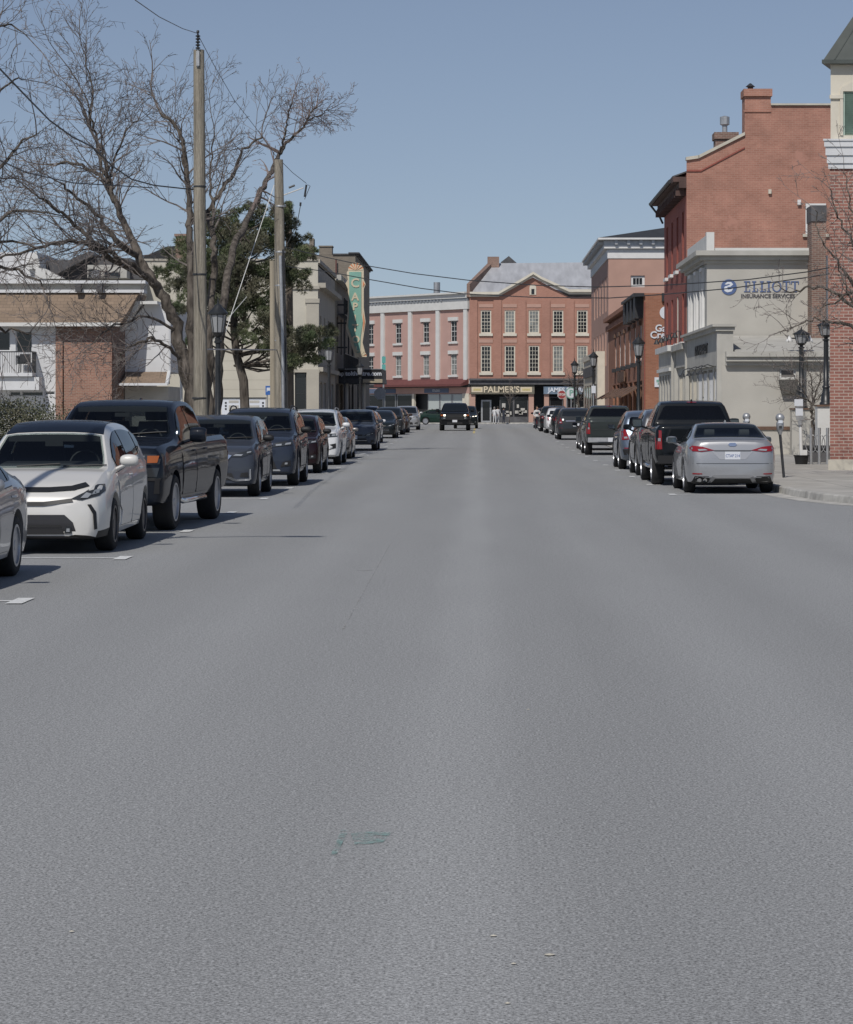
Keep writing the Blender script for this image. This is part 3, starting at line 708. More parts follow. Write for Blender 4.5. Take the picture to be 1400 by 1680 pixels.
def car_front(k, S, FT):
    """(name, material, front-view polygon, stand-off); '=' marks a piece on the centre line, '>' names its parent part"""
    if k == 'hatch':
        return [('headlight', 'lamp_dark', [(.47, .655), (.60, .64), (.78, .69), (.825, .74), (.80, .82), (.74, .82), (.62, .73)], .010),
                ('lens>headlight', 'lens', [(.58, .665), (.66, .665), (.70, .71), (.64, .73)], .018), ('lens>headlight', 'lens', [(.70, .70), (.77, .72), (.77, .77), (.72, .75)], .018),
                ('=grille', 'black', [(-.50, .62), (-.15, .575), (.15, .575), (.50, .62), (.48, .66), (.15, .62), (-.15, .62), (-.48, .66)], .012),
                ('=bonnet_guard', 'black', [(-.66, .80), (-.5, .755), (-.2, .735), (.2, .735), (.5, .755), (.66, .80), (.60, .84), (.45, .80), (.2, .785), (-.2, .785), (-.45, .80), (-.60, .84)], .016),
                ('=lower_grille', 'alloy_dark', [(-.56, .20), (.56, .20), (.50, .38), (.40, .47), (-.40, .47), (-.50, .38)], .010),
                ('=intake>lower_grille', 'black', [(-.40, .24), (.40, .24), (.38, .30), (-.38, .30)], .016), ('=intake>lower_grille', 'black', [(-.37, .32), (.37, .32), (.36, .35), (-.36, .35)], .016),
                ('fog_lamp', 'lamp_dark', [(.40, .25), (.49, .25), (.48, .33), (.42, .34)], .018), ('lens>fog_lamp', 'lens', [(.425, .27), (.465, .27), (.465, .31), (.43, .31)], .024),
                ('corner_slot', 'black', [(.66, .59), (.70, .59), (.755, .50), (.765, .30), (.735, .29), (.725, .48)], .010)]
    if k == 'crv':
        return [('headlight', 'lamp_dark', [(.40, .83), (.62, .82), (.84, .90), (.87, .97), (.80, .97), (.56, .91)], .010), ('lens>headlight', 'lens', [(.46, .855), (.62, .85), (.66, .88), (.52, .885)], .018), ('lens>headlight', 'lens', [(.72, .90), (.80, .92), (.80, .945), (.73, .93)], .018),
                ('=grille', 'black', [(-.40, .80), (-.30, .66), (.30, .66), (.40, .80), (.36, .86), (-.36, .86)], .010),
                ('=grille_bar>grille', 'chrome', [(-.44, .86), (-.34, .74), (-.14, .72), (-.14, .75), (-.30, .775), (-.36, .88)], .02), ('=grille_bar>grille', 'chrome', [(.44, .86), (.34, .74), (.14, .72), (.14, .75), (.30, .775), (.36, .88)], .02),
                ('=lower_grille', 'black', [(-.50, .36), (.50, .36), (.44, .50), (-.44, .50)], .010),
                ('=chrome_strip', 'chrome', [(-.78, .35), (-.50, .33), (-.28, .43), (.28, .43), (.50, .33), (.78, .35), (.78, .385), (.52, .37), (.30, .47), (-.30, .47), (-.52, .37), (-.78, .385)], .02),
                ('fog_trim', 'chrome', [(.775, .37), (.805, .37), (.80, .58), (.78, .58)], .02), ('fog_lamp', 'black', [(.60, .42), (.76, .42), (.75, .52), (.62, .50)], .01)]
    if k in ('pilot', 'suv'):
        return [('headlight', 'lamp_dark', [(.42, .84), (.82, .88), (.87, .98), (.82, .99), (.50, .93)], .010), ('lens>headlight', 'lens', [(.50, .865), (.62, .875), (.62, .91), (.50, .90)], .018), ('lens>headlight', 'lens', [(.68, .885), (.80, .90), (.80, .94), (.70, .925)], .018),
                ('=grille', 'black', [(-.42, .80), (-.36, .70), (.36, .70), (.42, .80), (.42, .91), (-.42, .91)], .010), ('=grille_bar>grille', 'chrome', [(-.43, .89), (.43, .89), (.43, .92), (-.43, .92)], .02),
                ('=lower_grille', 'black', [(-.52, .38), (.52, .38), (.46, .54), (-.46, .54)], .010), ('fog_lamp', 'black', [(.60, .42), (.80, .44), (.80, .56), (.64, .52)], .01), ('lens>fog_lamp', 'lens', [(.68, .47), (.74, .475), (.74, .515), (.69, .51)], .018),
                ('=skid_strip', 'steel', [(-.60, .33), (.60, .33), (.58, .365), (-.58, .365)], .016)]
    if k == 'durango':
        return [('headlight', 'lamp_dark', [(.40, .82), (.84, .86), (.87, .95), (.42, .95)], .010), ('lens>headlight', 'lens', [(.52, .85), (.62, .86), (.62, .92), (.53, .92)], .018), ('lens>headlight', 'lens', [(.68, .87), (.78, .88), (.78, .93), (.69, .925)], .018),
                ('=grille', 'black', [(-.42, .76), (.42, .76), (.42, .95), (-.42, .95)], .012), ('=grille_bar>grille', 'white', [(-.30, .83), (.30, .83), (.30, .875), (-.30, .875)], .02),
                ('=lower_grille', 'black', [(-.42, .36), (.42, .36), (.48, .55), (-.48, .55)], .010), ('fog_lamp', 'black', [(.58, .46), (.80, .52), (.80, .66), (.62, .62), (.72, .56)], .01), ('lens>fog_lamp', 'lens', [(.64, .50), (.70, .51), (.70, .55), (.65, .545)], .018)]
    if k == 'pickup':
        return [('headlight', 'lamp_dark', [(.56, .98), (.93, .98), (.955, 1.12), (.56, 1.12)], .010), ('lens>headlight', 'lens', [(.60, 1.0), (.73, 1.0), (.73, 1.10), (.60, 1.10)], .018), ('turn_lens>headlight', 'amber', [(.77, 1.0), (.90, 1.0), (.92, 1.10), (.77, 1.10)], .018),
                ('=grille', 'black', [(-.55, .74), (.55, .74), (.55, 1.10), (-.55, 1.10)], .012), ('=grille_bar>grille', FT.get('bar', 'dark'), [(-.55, .92), (.55, .92), (.55, .97), (-.55, .97)], .022),
                ('lower_lamp', 'lamp_dark', [(.58, .80), (.90, .80), (.93, .93), (.58, .93)], .010), ('lens>lower_lamp', 'lens', [(.62, .83), (.74, .83), (.74, .90), (.62, .90)], .016),
                ('=bumper_strip', 'black', [(-.94, .745), (.94, .745), (.95, .785), (-.95, .785)], .010),
                ('=lower_grille', 'black', [(-.50, .45), (.50, .45), (.50, .58), (-.50, .58)], .012), ('air_slot', 'black', [(.86, .56), (.93, .56), (.935, .78), (.88, .78)], .012)]
    # sedan
    return [('headlight', 'lamp_dark', [(.38, .60), (.62, .60), (.82, .68), (.85, .76), (.74, .75), (.50, .67)], .010), ('lens>headlight', 'lens', [(.50, .62), (.62, .63), (.66, .68), (.54, .66)], .018), ('lens>headlight', 'lens', [(.70, .675), (.78, .70), (.78, .73), (.71, .71)], .018),
            ('=grille', 'black', [(-.34, .60), (.34, .60), (.38, .66), (-.38, .66)], .012), ('=lower_grille', 'black', [(-.62, .26), (.62, .26), (.50, .50), (-.50, .50)], .010),
            ('=grille_bar>lower_grille', 'chrome', [(-.54, .40), (.54, .40), (.53, .425), (-.53, .425)], .018), ('fog_lamp', 'black', [(.66, .32), (.80, .36), (.80, .46), (.70, .42)], .01)]

def car_rear(k, S, FT):
    if k == 'pickup':
        return [('tail_light', 'red_lens', [(.835, .82), (.975, .82), (.985, 1.24), (.85, 1.24)], .014), ('reverse_lens>tail_light', 'lens', [(.87, 1.0), (.93, 1.0), (.93, 1.07), (.87, 1.07)], .02),
                ('=tailgate', FT.get('gate', 'black'), [(-.80, .74), (.80, .74), (.80, 1.27), (-.80, 1.27)], .012), ('=handle>tailgate', 'alloy_dark', [(-.09, 1.06), (.09, 1.06), (.09, 1.12), (-.09, 1.12)], .03),
                ('=tailgate_crease>tailgate', 'dark', [(-.76, .98), (.76, .98), (.76, 1.0), (-.76, 1.0)], .02), ('=high_brake_light', 'red_lens', [(-.11, 1.862), (.11, 1.862), (.11, 1.884), (-.11, 1.884)], .014)]
    if k in ('sedan',):
        return [('tail_light', 'red_lens', [(.37, .885), (.62, .855), (.80, .865), (.855, .93), (.80, .975), (.60, .955)], .014), ('reverse_lens>tail_light', 'lens', [(.50, .885), (.68, .87), (.70, .905), (.56, .912)], .020),
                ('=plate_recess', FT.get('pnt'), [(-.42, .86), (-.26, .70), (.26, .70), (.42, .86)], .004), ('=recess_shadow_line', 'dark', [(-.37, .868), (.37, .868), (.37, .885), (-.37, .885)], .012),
                ('=badge', 'chrome', [(-.09, 1.0), (-.055, .965), (.055, .965), (.09, 1.0), (.055, 1.035), (-.055, 1.035)], .012),
                ('=bumper_line', 'dark', [(-.80, .615), (.80, .615), (.80, .623), (-.80, .623)], .006),
                ('reflector', 'red_lens', [(.62, .40), (.80, .40), (.80, .425), (.62, .42)], .012),
                ('corner_insert', 'black', [(.44, .24), (.80, .27), (.76, .36), (.48, .36)], .010),
                ('=diffuser', 'black', [(-.42, .21), (.42, .21), (.36, .30), (-.36, .30)], .010),
                ('=diffuser_trim', FT.get('pnt'), [(-.50, .235), (-.42, .235), (-.34, .335), (.34, .335), (.42, .235), (.50, .235), (.40, .39), (-.40, .39)], .016),
                ('=exhaust', 'chrome', [(.63, .27), (.66, .255), (.70, .27), (.71, .305), (.68, .335), (.65, .335), (.625, .305)], .035), ('=exhaust', 'chrome', [(.52, .27), (.55, .255), (.59, .27), (.60, .305), (.57, .335), (.54, .335), (.515, .305)], .035)]
    if k == 'hatch':
        return [('tail_light', 'red_lens', [(.56, .80), (.80, .82), (.80, 1.0), (.66, 1.05)], .014), ('=bumper_trim', 'black', [(-.6, .30), (.6, .30), (.56, .42), (-.56, .42)], .01)]
    return [('tail_light', 'red_lens', [(.66, .86), (.86, .84), (.87, 1.12), (.76, 1.16), (.70, 1.0)], .014), ('reverse_lens>tail_light', 'lens', [(.70, .89), (.80, .88), (.80, .93), (.72, .94)], .02),
            ('=tailgate_strip', 'chrome', [(-.50, .965), (.50, .965), (.50, .995), (-.50, .995)], .012), ('=bumper_trim', 'black', [(-.80, .42), (.80, .42), (.84, .58), (-.84, .58)], .012), ('reflector', 'red_lens', [(.66, .60), (.80, .60), (.80, .625), (.66, .625)], .012)]
# ================================================================ GROUND
def asphalt():
    m = bpy.data.materials.new('asphalt'); m.use_nodes = True; n = m.node_tree; b = n.nodes["Principled BSDF"]; N = n.nodes.new; Lk = n.links.new
    b.inputs['Roughness'].default_value = .88; b.inputs['Specular IOR Level'].default_value = .2
    tc = N("ShaderNodeTexCoord"); P_ = tc.outputs['Object']
    def noise(scale, det=3, rough=.5, st=None):
        x = N("ShaderNodeTexNoise"); x.inputs['Scale'].default_value = scale; x.inputs['Detail'].default_value = det; x.inputs['Roughness'].default_value = rough
        if st:
            mp = N("ShaderNodeMapping"); mp.inputs['Scale'].default_value = st; Lk(P_, mp.inputs['Vector']); Lk(mp.outputs[0], x.inputs['Vector'])
        else: Lk(P_, x.inputs['Vector'])
        return x.outputs['Fac']
    def ramp(src, a, b_, lo, hi):
        r = N("ShaderNodeMapRange"); r.inputs['From Min'].default_value = a; r.inputs['From Max'].default_value = b_; r.inputs['To Min'].default_value = lo; r.inputs['To Max'].default_value = hi
        Lk(src, r.inputs['Value']); return r.outputs[0]
    def mul(a, b_):
        x = N("ShaderNodeMath"); x.operation = 'MULTIPLY'; Lk(a, x.inputs[0]); Lk(b_, x.inputs[1]); return x.outputs[0]
    fine = ramp(noise(85, 2, .8), .36, .64, .52, 1.50)
    coarse = ramp(noise(26, 3, .75), .35, .65, .86, 1.15)
    broad = ramp(noise(.8, 6, .65, (1, .22, 1)), .3, .7, .97, 1.03)
    track = ramp(noise(1.0, 4, .55, (.9, .02, 1)), .35, .65, .96, 1.04)
    v = mul(mul(fine, coarse), mul(broad, track))
    # worn lighter strip up the crown of the road, darker wheel paths
    sp = N("ShaderNodeSeparateXYZ"); Lk(P_, sp.inputs[0])
    wob = ramp(noise(.12, 3), .3, .7, .02, .20)
    ad = N("ShaderNodeMath"); ad.operation = 'ADD'; Lk(sp.outputs['X'], ad.inputs[0]); Lk(wob, ad.inputs[1])
    ab = N("ShaderNodeMath"); ab.operation = 'ABSOLUTE'; Lk(ad.outputs[0], ab.inputs[0])
    crown = ramp(ab.outputs[0], .10, .34, 1.09, 1.0)
    wv = N("ShaderNodeMath"); wv.operation = 'COSINE'
    ml = N("ShaderNodeMath"); ml.operation = 'MULTIPLY'; ml.inputs[1].default_value = 3.6; Lk(ad.outputs[0], ml.inputs[0]); Lk(ml.outputs[0], wv.inputs[0])
    path = ramp(wv.outputs[0], -1, 1, .965, 1.03)
    v = mul(v, mul(crown, path))
    # a few pale stones in the surface
    vo = N("ShaderNodeTexVoronoi"); vo.inputs['Scale'].default_value = 22; Lk(P_, vo.inputs['Vector'])
    st = ramp(vo.outputs['Distance'], .10, .16, 1.0, 0.0)
    sel = ramp(noise(9, 2), .60, .68, 0, .55); st = mul(st, sel)
    col = N("ShaderNodeVectorMath"); col.operation = 'SCALE'; col.inputs[0].default_value = (.275, .280, .280); Lk(v, col.inputs['Scale'])
    mx = N("ShaderNodeMix"); mx.data_type = 'RGBA'; Lk(st, mx.inputs[0]); Lk(col.outputs[0], mx.inputs[6]); mx.inputs[7].default_value = (.42, .41, .38, 1)
    Lk(mx.outputs[2], b.inputs['Base Color'])
    bp = N("ShaderNodeBump"); bp.inputs['Strength'].default_value = .5; bp.inputs['Distance'].default_value = .006
    Lk(noise(70, 3, .7), bp.inputs['Height']); Lk(bp.outputs[0], b.inputs['Normal'])
    return m
M['asphalt'] = asphalt()

XL = -6.35          # left kerb
XR = 6.2            # right kerb
YS = [-6 + i * 4 for i in range(30)] + [115 + i * 6 for i in range(30)]
def sheet(name, xs, ys, dz, m, zf=gz):
    vs = [(x, y, zf(y) + dz) for y in ys for x in xs]; n = len(xs)
    mb = MB(); mb.raw(vs, [(j * n + i, j * n + i + 1, (j + 1) * n + i + 1, (j + 1) * n + i) for j in range(len(ys) - 1) for i in range(n - 1)])
    o = mb.build(name, m, recalc=False); o['kind'] = 'structure'; return o
g = MB(); g.raw([(x, y, (gz(y) if -200 < y < 3000 else 0) - .03) for y in (-400, 20, 60, 90, 110, 130, 150, 170, 300, 700, 3000) for x in (-3000, -400, -60, 60, 400, 3000)],
                [(j * 6 + i, j * 6 + i + 1, j * 6 + 7 + i, j * 6 + 6 + i) for j in range(10) for i in range(5)])
o = g.build('ground', mat('bare_ground', (.16, .15, .12), .95, var=.25, vscale=.4), recalc=False); o['kind'] = 'structure'
sheet('road', [-60, -20, XL + .02, 0, XR + .1, 20, 60], [y for y in YS if y < 60] + [60], 0, M['asphalt'])
sheet('road', [XL + .02, 0, XR + .1], [60] + [y for y in YS if y > 60 and y < 245], 0, M['asphalt'])
sheet('cross_street', [-70, 0, 70], [241, 250, 258.5], -.004, M['asphalt'])
# kerb and pavement outlines (right side turns the corner towards the camera)
kr = [(XR, 241), (XR, 200), (XR, 160), (XR, 130), (XR, 100), (XR, 80), (XR, 62), (6.16, 57), (6.14, 54), (6.2, 51.5), (6.42, 49), (6.85, 47), (7.6, 45.4), (9.0, 44.2), (12, 43.4), (20, 43), (58, 43)]
def offset_path(p, d):
    out = []
    for i, (x, y) in enumerate(p):
        a = p[max(i - 1, 0)]; b = p[min(i + 1, len(p) - 1)]; dx, dy = b[0] - a[0], b[1] - a[1]; l = math.hypot(dx, dy)
        out.append((x - dy / l * d, y + dx / l * d))
    return out
def kerb(path, side, name='kerb', h=.14):
    inn = path; w = offset_path(path, side * .16)
    mb = MB(); prof = [(0, 0), (.02, h - .02), (.035, h), (.16, h), (.16, -.02)]
    rows = [offset_path(path, side * d) for d, _ in prof]
    vs = []
    for r_, (_, z) in zip(rows, prof): vs += [(x, y, gz(y) + z) for x, y in r_]
    n = len(path)
    mb.raw(vs, [(k * n + i, k * n + i + 1, (k + 1) * n + i + 1, (k + 1) * n + i) for k in range(len(prof) - 1) for i in range(n - 1)])
    o = mb.build(name, M['kerb']); o['kind'] = 'structure'
    gt = offset_path(path, -side * .42); mb = MB()
    vs = [(x, y, gz(y) + .004) for x, y in path] + [(x, y, gz(y) + .004) for x, y in gt]
    mb.raw(vs, [(i, i + 1, n + i + 1, n + i) for i in range(n - 1)]); o = mb.build('gutter', M['kerb']); o['kind'] = 'structure'
    return offset_path(path, side * .16)
inner = kerb(kr, 1)
mb = MB(); n = len(inner)
far = [(60, y) for x, y in inner]
vs = [(x, y, gz(y) + .138) for x, y in inner] + [(max(x + 1, 60), max(y, 44.5), gz(y) + .138) for x, y in inner]
mb.raw(vs, [(i, i + 1, n + i + 1, n + i) for i in range(n - 1)])
def paving():
    m = mat('sidewalk_concrete', (.40, .385, .35), .92, var=.16, vscale=1.4, detail=9, bump=.25, bscale=45); t = m.node_tree; b = t.nodes['Principled BSDF']
    bt = t.nodes.new("ShaderNodeTexBrick"); bt.inputs['Scale'].default_value = 1; bt.offset = 0; bt.inputs['Brick Width'].default_value = 1.5; bt.inputs['Row Height'].default_value = 1.5
    bt.inputs['Mortar Size'].default_value = .012; bt.inputs['Color1'].default_value = (1, 1, 1, 1); bt.inputs['Color2'].default_value = (.92, .92, .92, 1); bt.inputs['Mortar'].default_value = (.42, .42, .42, 1)
    tc_ = t.nodes.new("ShaderNodeTexCoord"); t.links.new(tc_.outputs['Object'], bt.inputs['Vector'])
    mx = t.nodes.new("ShaderNodeVectorMath"); mx.operation = 'MULTIPLY'; src = b.inputs['Base Color'].links[0].from_socket
    t.links.new(src, mx.inputs[0]); t.links.new(bt.outputs['Color'], mx.inputs[1]); t.links.new(mx.outputs[0], b.inputs['Base Color']); return m
M['paving'] = paving()
o = mb.build('sidewalk', M['paving']); o['kind'] = 'structure'
kl = [(XL, 12), (XL, 40), (XL, 70), (XL, 90), (XL, 100), (XL, 115), (XL, 130), (XL, 145), (XL, 160), (XL, 241)]
inner = kerb(kl, 1); n = len(inner); mb = MB()
mb.raw([(x, y, gz(y) + .138) for x, y in inner] + [(-60, y, gz(y) + .138) for x, y in inner], [(i, i + 1, n + i + 1, n + i) for i in range(n - 1)])
o = mb.build('sidewalk', M['paving']); o['kind'] = 'structure'
sheet('sidewalk', [-70, 0, 70], [258.5, 270], .12, M['paving'])
k_ = MB(); k_.box(-70, 70, 258.3, 258.55, .2, .37 + .005); o = k_.build('kerb', M['kerb']); o['kind'] = 'structure'

# painted parking marks
def mark(pts, m='line', name='road_marking', dz=.004):
    mb = MB(); mb.face([(x, y, gz(y) + dz) for x, y in pts]); o = mb.build(name, M[m], recalc=False)
    if o.data.polygons[0].normal.z < 0: o.data.flip_normals()
    o['kind'] = 'structure'; return o
for i in range(24):
    y = 23.4 + 6.66 * i + (.1 if i % 3 else 0)
    if y > 228: break
    mark([(-6.0, y), (-4.172, y), (-4.172, y + .11), (-6.0, y + .11)], dz=.005)
    mark([(-4.17, y - .32), (-4.02, y - .32), (-4.02, y + .36), (-4.17, y + .36)], dz=.0085)
for i in range(24):
    y = 52.6 + 6.9 * i
    if y > 232: break
    mark([(3.97, y), (5.75, y), (5.75, y + .11), (3.97, y + .11)], dz=.005)
    mark([(3.82, y - .32), (3.965, y - .32), (3.965, y + .36), (3.82, y + .36)], dz=.0085)
mark([(-4.6, 99.3), (-4.45, 99.3), (-4.02, 104.5), (-4.16, 104.5)])
for y in (158, 180): mark([(-.34, y), (-.20, y), (-.20, y + 18), (-.34, y + 18)], 'yellow')
mark([(-3.9, 236), (XR - .4, 236), (XR - .4, 236.5), (-3.9, 236.5)])
# faded teal survey mark and a scuff on the asphalt
M['teal'] = worn('faded_teal_paint', (.24, .38, .355), .44, .66, 9)
def gp(px, py): Y = F * H / (py - VY); return (PX(px, Y), Y)
mark([gp(543, 1404), gp(552, 1404), gp(572, 1364), gp(560, 1362)], 'teal'); mark([gp(575, 1366), gp(644, 1366), gp(628, 1384), gp(582, 1387)], 'teal')
M['scuff'] = worn('scuffed_asphalt', (.38, .38, .37), .48, .66, 6)
mark([gp(586, 935), gp(612, 935), gp(612, 937.5), gp(586, 937.5)], 'scuff')
mark([gp(560, 1035), gp(563.5, 1035), gp(640, 895), gp(638.5, 895)], 'scuff')
for (a, b, w) in ((810, 1537, 6), (902, 1568, 9), (843, 1583, 5), (118, 1530, 5), (833, 1648, 5), (867, 1165, 3)):
    x, y = gp(a, b); mb = MB(); r_ = w * y / F; vs = [(x + r_ * math.cos(t) * (1 + .3 * math.sin(3 * t)), y + r_ * math.sin(t) * .8, .004) for t in [i * math.pi / 4 for i in range(8)]]
    mb.face(vs); mb.raw([(p[0], p[1], .004) for p in vs] + [(x, y, .008)], [(i, (i + 1) % 8, 8) for i in range(8)])
    o = mb.build('pebble', M['stone']); tagit(o, {810: 'small pale flake of stone lying on the road, left of a wider one', 902: 'widest pale flake of stone lying on the road near the camera', 843: 'small pale stone flake on the road, below and between two larger ones', 118: 'lone pale stone flake on the road at lower left', 833: 'pale stone flake on the road lowest in the photo', 867: 'tiny pale stone flake on the road, farthest of the loose ones'}[a], 'stone', 'loose stones on the road')
tagit(sheet('hatch_cover_dummy', [0, .001], [5, 5.001], -.2, M['dark']), kind='structure') if False else None

# ================================================================ BUILDINGS, RIGHT
GF = .13
def quad_walls(mb, x0, x1, y0, y1, z0, z1, skip=()):
    if 'front' not in skip: mb.face([(x0, y0, z0), (x1, y0, z0), (x1, y0, z1), (x0, y0, z1)])
    if 'back' not in skip: mb.face([(x1, y1, z0), (x0, y1, z0), (x0, y1, z1), (x1, y1, z1)])
    if 'left' not in skip: mb.face([(x0, y1, z0), (x0, y0, z0), (x0, y0, z1), (x0, y1, z1)])
    if 'right' not in skip: mb.face([(x1, y0, z0), (x1, y1, z0), (x1, y1, z1), (x1, y0, z1)])

RX = 8.5
def RYat(px): return RX * F / (px - VX)
# --- corner tower of brown brick
tw = place('brick_building', 'brown brick corner tower with green shutters, white band and dark hipped roof', 'building', (9, 68, 0))
X0, Y0 = 9.12, 68.0
def TT(u, o, z): return (X0 + u, Y0 - o, z)
zs = {k: PZ(v, Y0) for k, v in dict(b0=765, b1=754, w0=277, w1=229, e0=106).items()}
m_ = MB(); holed(m_, TT, 0, 9, zs['b1'], zs['w0'], [(2.2, 3.4, 4.2, 6.4), (5.2, 6.4, 4.2, 6.4), (1.6, 3.6, .9, 3.2)])
m_.face([(X0, Y0, zs['b1']), (X0 + 2.9, Y0 + 9, zs['b1']), (X0 + 2.9, Y0 + 9, zs['w0']), (X0, Y0, zs['w0'])])
m_.face([(X0 + 9, Y0, zs['b1']), (X0 + 9, Y0 + 9, zs['b1']), (X0 + 9, Y0 + 9, zs['w0']), (X0 + 9, Y0, zs['w0'])])
m_.face([(X0 + 2.9, Y0 + 9, zs['b1']), (X0 + 9, Y0 + 9, zs['b1']), (X0 + 9, Y0 + 9, zs['w0']), (X0 + 2.9, Y0 + 9, zs['w0'])])
m_.build('wall', M['towerbrick'], tw)
for a in ((2.2, 3.4, 4.2, 6.4), (5.2, 6.4, 4.2, 6.4), (1.6, 3.6, .9, 3.2)): window(tw, TT, *a, M['white'], M['glass'], 2, 4)
m_ = MB(); m_.hexa([(X0 - .05, Y0 - .05, .1), (X0 + 9, Y0 - .05, .1), (X0 + 9, Y0 + 9, .1), (X0 + 2.85, Y0 + 9, .1), (X0 - .05, Y0 - .05, zs['b1']), (X0 + 9, Y0 - .05, zs['b1']), (X0 + 9, Y0 + 9, zs['b1']), (X0 + 2.85, Y0 + 9, zs['b1'])]); m_.build('foundation', M['stone'], tw)
def ringbox(mb, d, z0, z1): mb.hexa([(X0 - d, Y0 - d, z0), (X0 + 9 + d, Y0 - d, z0), (X0 + 9 + d, Y0 + 9, z0), (X0 + 2.9 - d, Y0 + 9, z0), (X0 - d, Y0 - d, z1), (X0 + 9 + d, Y0 - d, z1), (X0 + 9 + d, Y0 + 9, z1), (X0 + 2.9 - d, Y0 + 9, z1)])
m_ = MB(); w0, w1 = zs['w0'], zs['w1']; ringbox(m_, .05, w0 + .002, w0 + .14); ringbox(m_, .09, w0 + .142, w0 + .34); ringbox(m_, .13, w0 + .342, w0 + .56); ringbox(m_, .17, w0 + .562, w1 - .05); ringbox(m_, .2, w1 - .048, w1)
m_.build('cornice_band', M['siding'], tw)
e0 = zs['e0']; hx0, hx1, hz0, hz1 = .34, 1.7, PZ(222, Y0), PZ(150, Y0)
m_ = MB(); holed(m_, TT, .02, 9, w1 + .002, e0, [(hx0, hx1, hz0, hz1)])
m_.face([(X0 + .02, Y0, w1), (X0 + 2.9, Y0 + 9, w1), (X0 + 2.9, Y0 + 9, e0), (X0 + .02, Y0, e0)]); m_.build('upper_wall', M['cream'], tw)
m_ = MB(); m_.fbox(TT, hx0 - .35, hx0 - .0, .0, .06, PZ(162, Y0), PZ(156, Y0)); m_.fbox(TT, hx0 - .08, hx0, .0, .045, hz0, hz1)
arc = [(hx0 - .08, hz1)] + [(hx0 + .68 - .76 * math.cos(t), hz1 + .30 * math.sin(t)) for t in [i * math.pi / 8 for i in range(9)]] + [(hx1 + .08, hz1)]
m_.prism(arc, TT, .002, .045); m_.build('window_surround', M['cream'], tw)
M['shutter'] = mat('green_shutter', (.36, .46, .40), .6, var=.1, vscale=4)
m_ = MB()
for i in range(22):
    z = hz0 + (hz1 - hz0) * i / 22; m_.hexa([TT(hx0 + .03, -.10, z), TT(hx1 - .03, -.10, z), TT(hx1 - .03, -.07, z), TT(hx0 + .03, -.07, z), TT(hx0 + .03, -.05, z + .045), TT(hx1 - .03, -.05, z + .045), TT(hx1 - .03, -.02, z + .045), TT(hx0 + .03, -.02, z + .045)])
m_.fbox(TT, hx0, hx0 + .05, -.12, -.01, hz0, hz1); m_.fbox(TT, hx1 - .05, hx1, -.12, -.01, hz0, hz1); m_.fbox(TT, hx0, hx1, -.16, -.13, hz0, hz1); m_.build('shutter', M['shutter'], tw)
m_ = MB(); d = .24
cs = [(X0 - d, Y0 - d), (X0 + 9 + d, Y0 - d), (X0 + 9 + d, Y0 + 9), (X0 + 2.9 - d, Y0 + 9)]
ap = [(X0 + 1.6, Y0 + 1.5), (X0 + 6, Y0 + 1.5), (X0 + 6, Y0 + 7), (X0 + 3.6, Y0 + 7)]
m_.hexa([(x, y, e0) for x, y in cs] + [(x, y, e0 + .10) for x, y in cs]); m_.hexa([(x + .05 * (1 if i in (0, 3) else -1), y + (.05 if i < 2 else 0), e0 + .102) for i, (x, y) in enumerate(cs)] + [(x, y, PZ(-60, Y0)) for x, y in ap])
rf = m_.build('roof', M['greenmetal'], tw)
m_ = MB()
for i in range(14):
    t = (i + .5) / 14; a = Vector((X0 - d + (9 + 2 * d) * t, Y0 - d + .05, e0 + .11)); b = Vector((X0 + 1.6 + 4.4 * t, Y0 + 1.5, PZ(-60, Y0))); m_.tube([a, b], .018, 4)
m_.build('seam', M['greenmetal'], rf)

# --- bare single-storey greige building with curtained shop windows
y0, y1 = 91.5, 112.0
zc = PZ(578, y0); zp = PZ(536, y0)
sh = place('single_storey_shop', 'single storey greige stucco building with white curtained shop windows along the street', 'building', (RX, y0, 0))
TC = T_cam(y0); TR = T_right(RX)
m_ = MB(); holed(m_, TC, RX, 22, GF, zc, [(PX(1279, y0), PX(1306, y0), PZ(622, y0), PZ(604, y0))])
shop_holes = [(92.6 + i * 2.35, 92.6 + i * 2.35 + 2.0, .55, 3.15) for i in range(8)]
m2 = MB(); holed(m2, TR, y0, y1, GF, 4.35, shop_holes)
m_.build('side_wall', M['stucco'], sh); m2.face([(RX + .4, y0, zc), (RX + .4, y1, zc), (RX + .4, y1, 4.35), (RX + .4, y0, 4.35)])
m2.face([(RX, y1, GF), (16, y1, GF), (16, y1, 4.35), (RX, y1, 4.35)]); m2.build('street_wall', M['stucco_trim'], sh)
wf_ = window(sh, TC, PX(1279, y0), PX(1306, y0), PZ(622, y0), PZ(604, y0), M['offwhite'], mat('screened_glass', (.16, .15, .14), .5), 1, 1, meet=False, rec=.05)
q = MB(); a, b, c, d = PX(1277, y0), PX(1308, y0), PX(1282, y0), PX(1304, y0); zt1, zt2 = PZ(623, y0), PZ(646, y0); q.hexa([(c, y0 - .25, zt2), (d, y0 - .25, zt2), (d, y0, zt2), (c, y0, zt2), (a, y0 - .42, zt1), (b, y0 - .42, zt1), (b, y0, zt1), (a, y0, zt1)]); q.build('window_box', mat('coarse_grey_basket', (.13, .125, .115), .95, var=.45, vscale=22), wf_)
m_ = MB(); m_.box(RX + .25, 22, y0 + .06, 97.45, zc - .05, zc); m_.box(RX + .12, 22, y0 - .42, y0 + .0, zc - .16, zc + .02); m_.box(RX + .12, 22, y0 - .32, y0 - .002, zc - .32, zc - .162)
m_.box(RX + .12, 22, y0 - .18, y0 - .002, zc - .46, zc - .322); m_.build('cornice', M['stucco_trim'], sh)
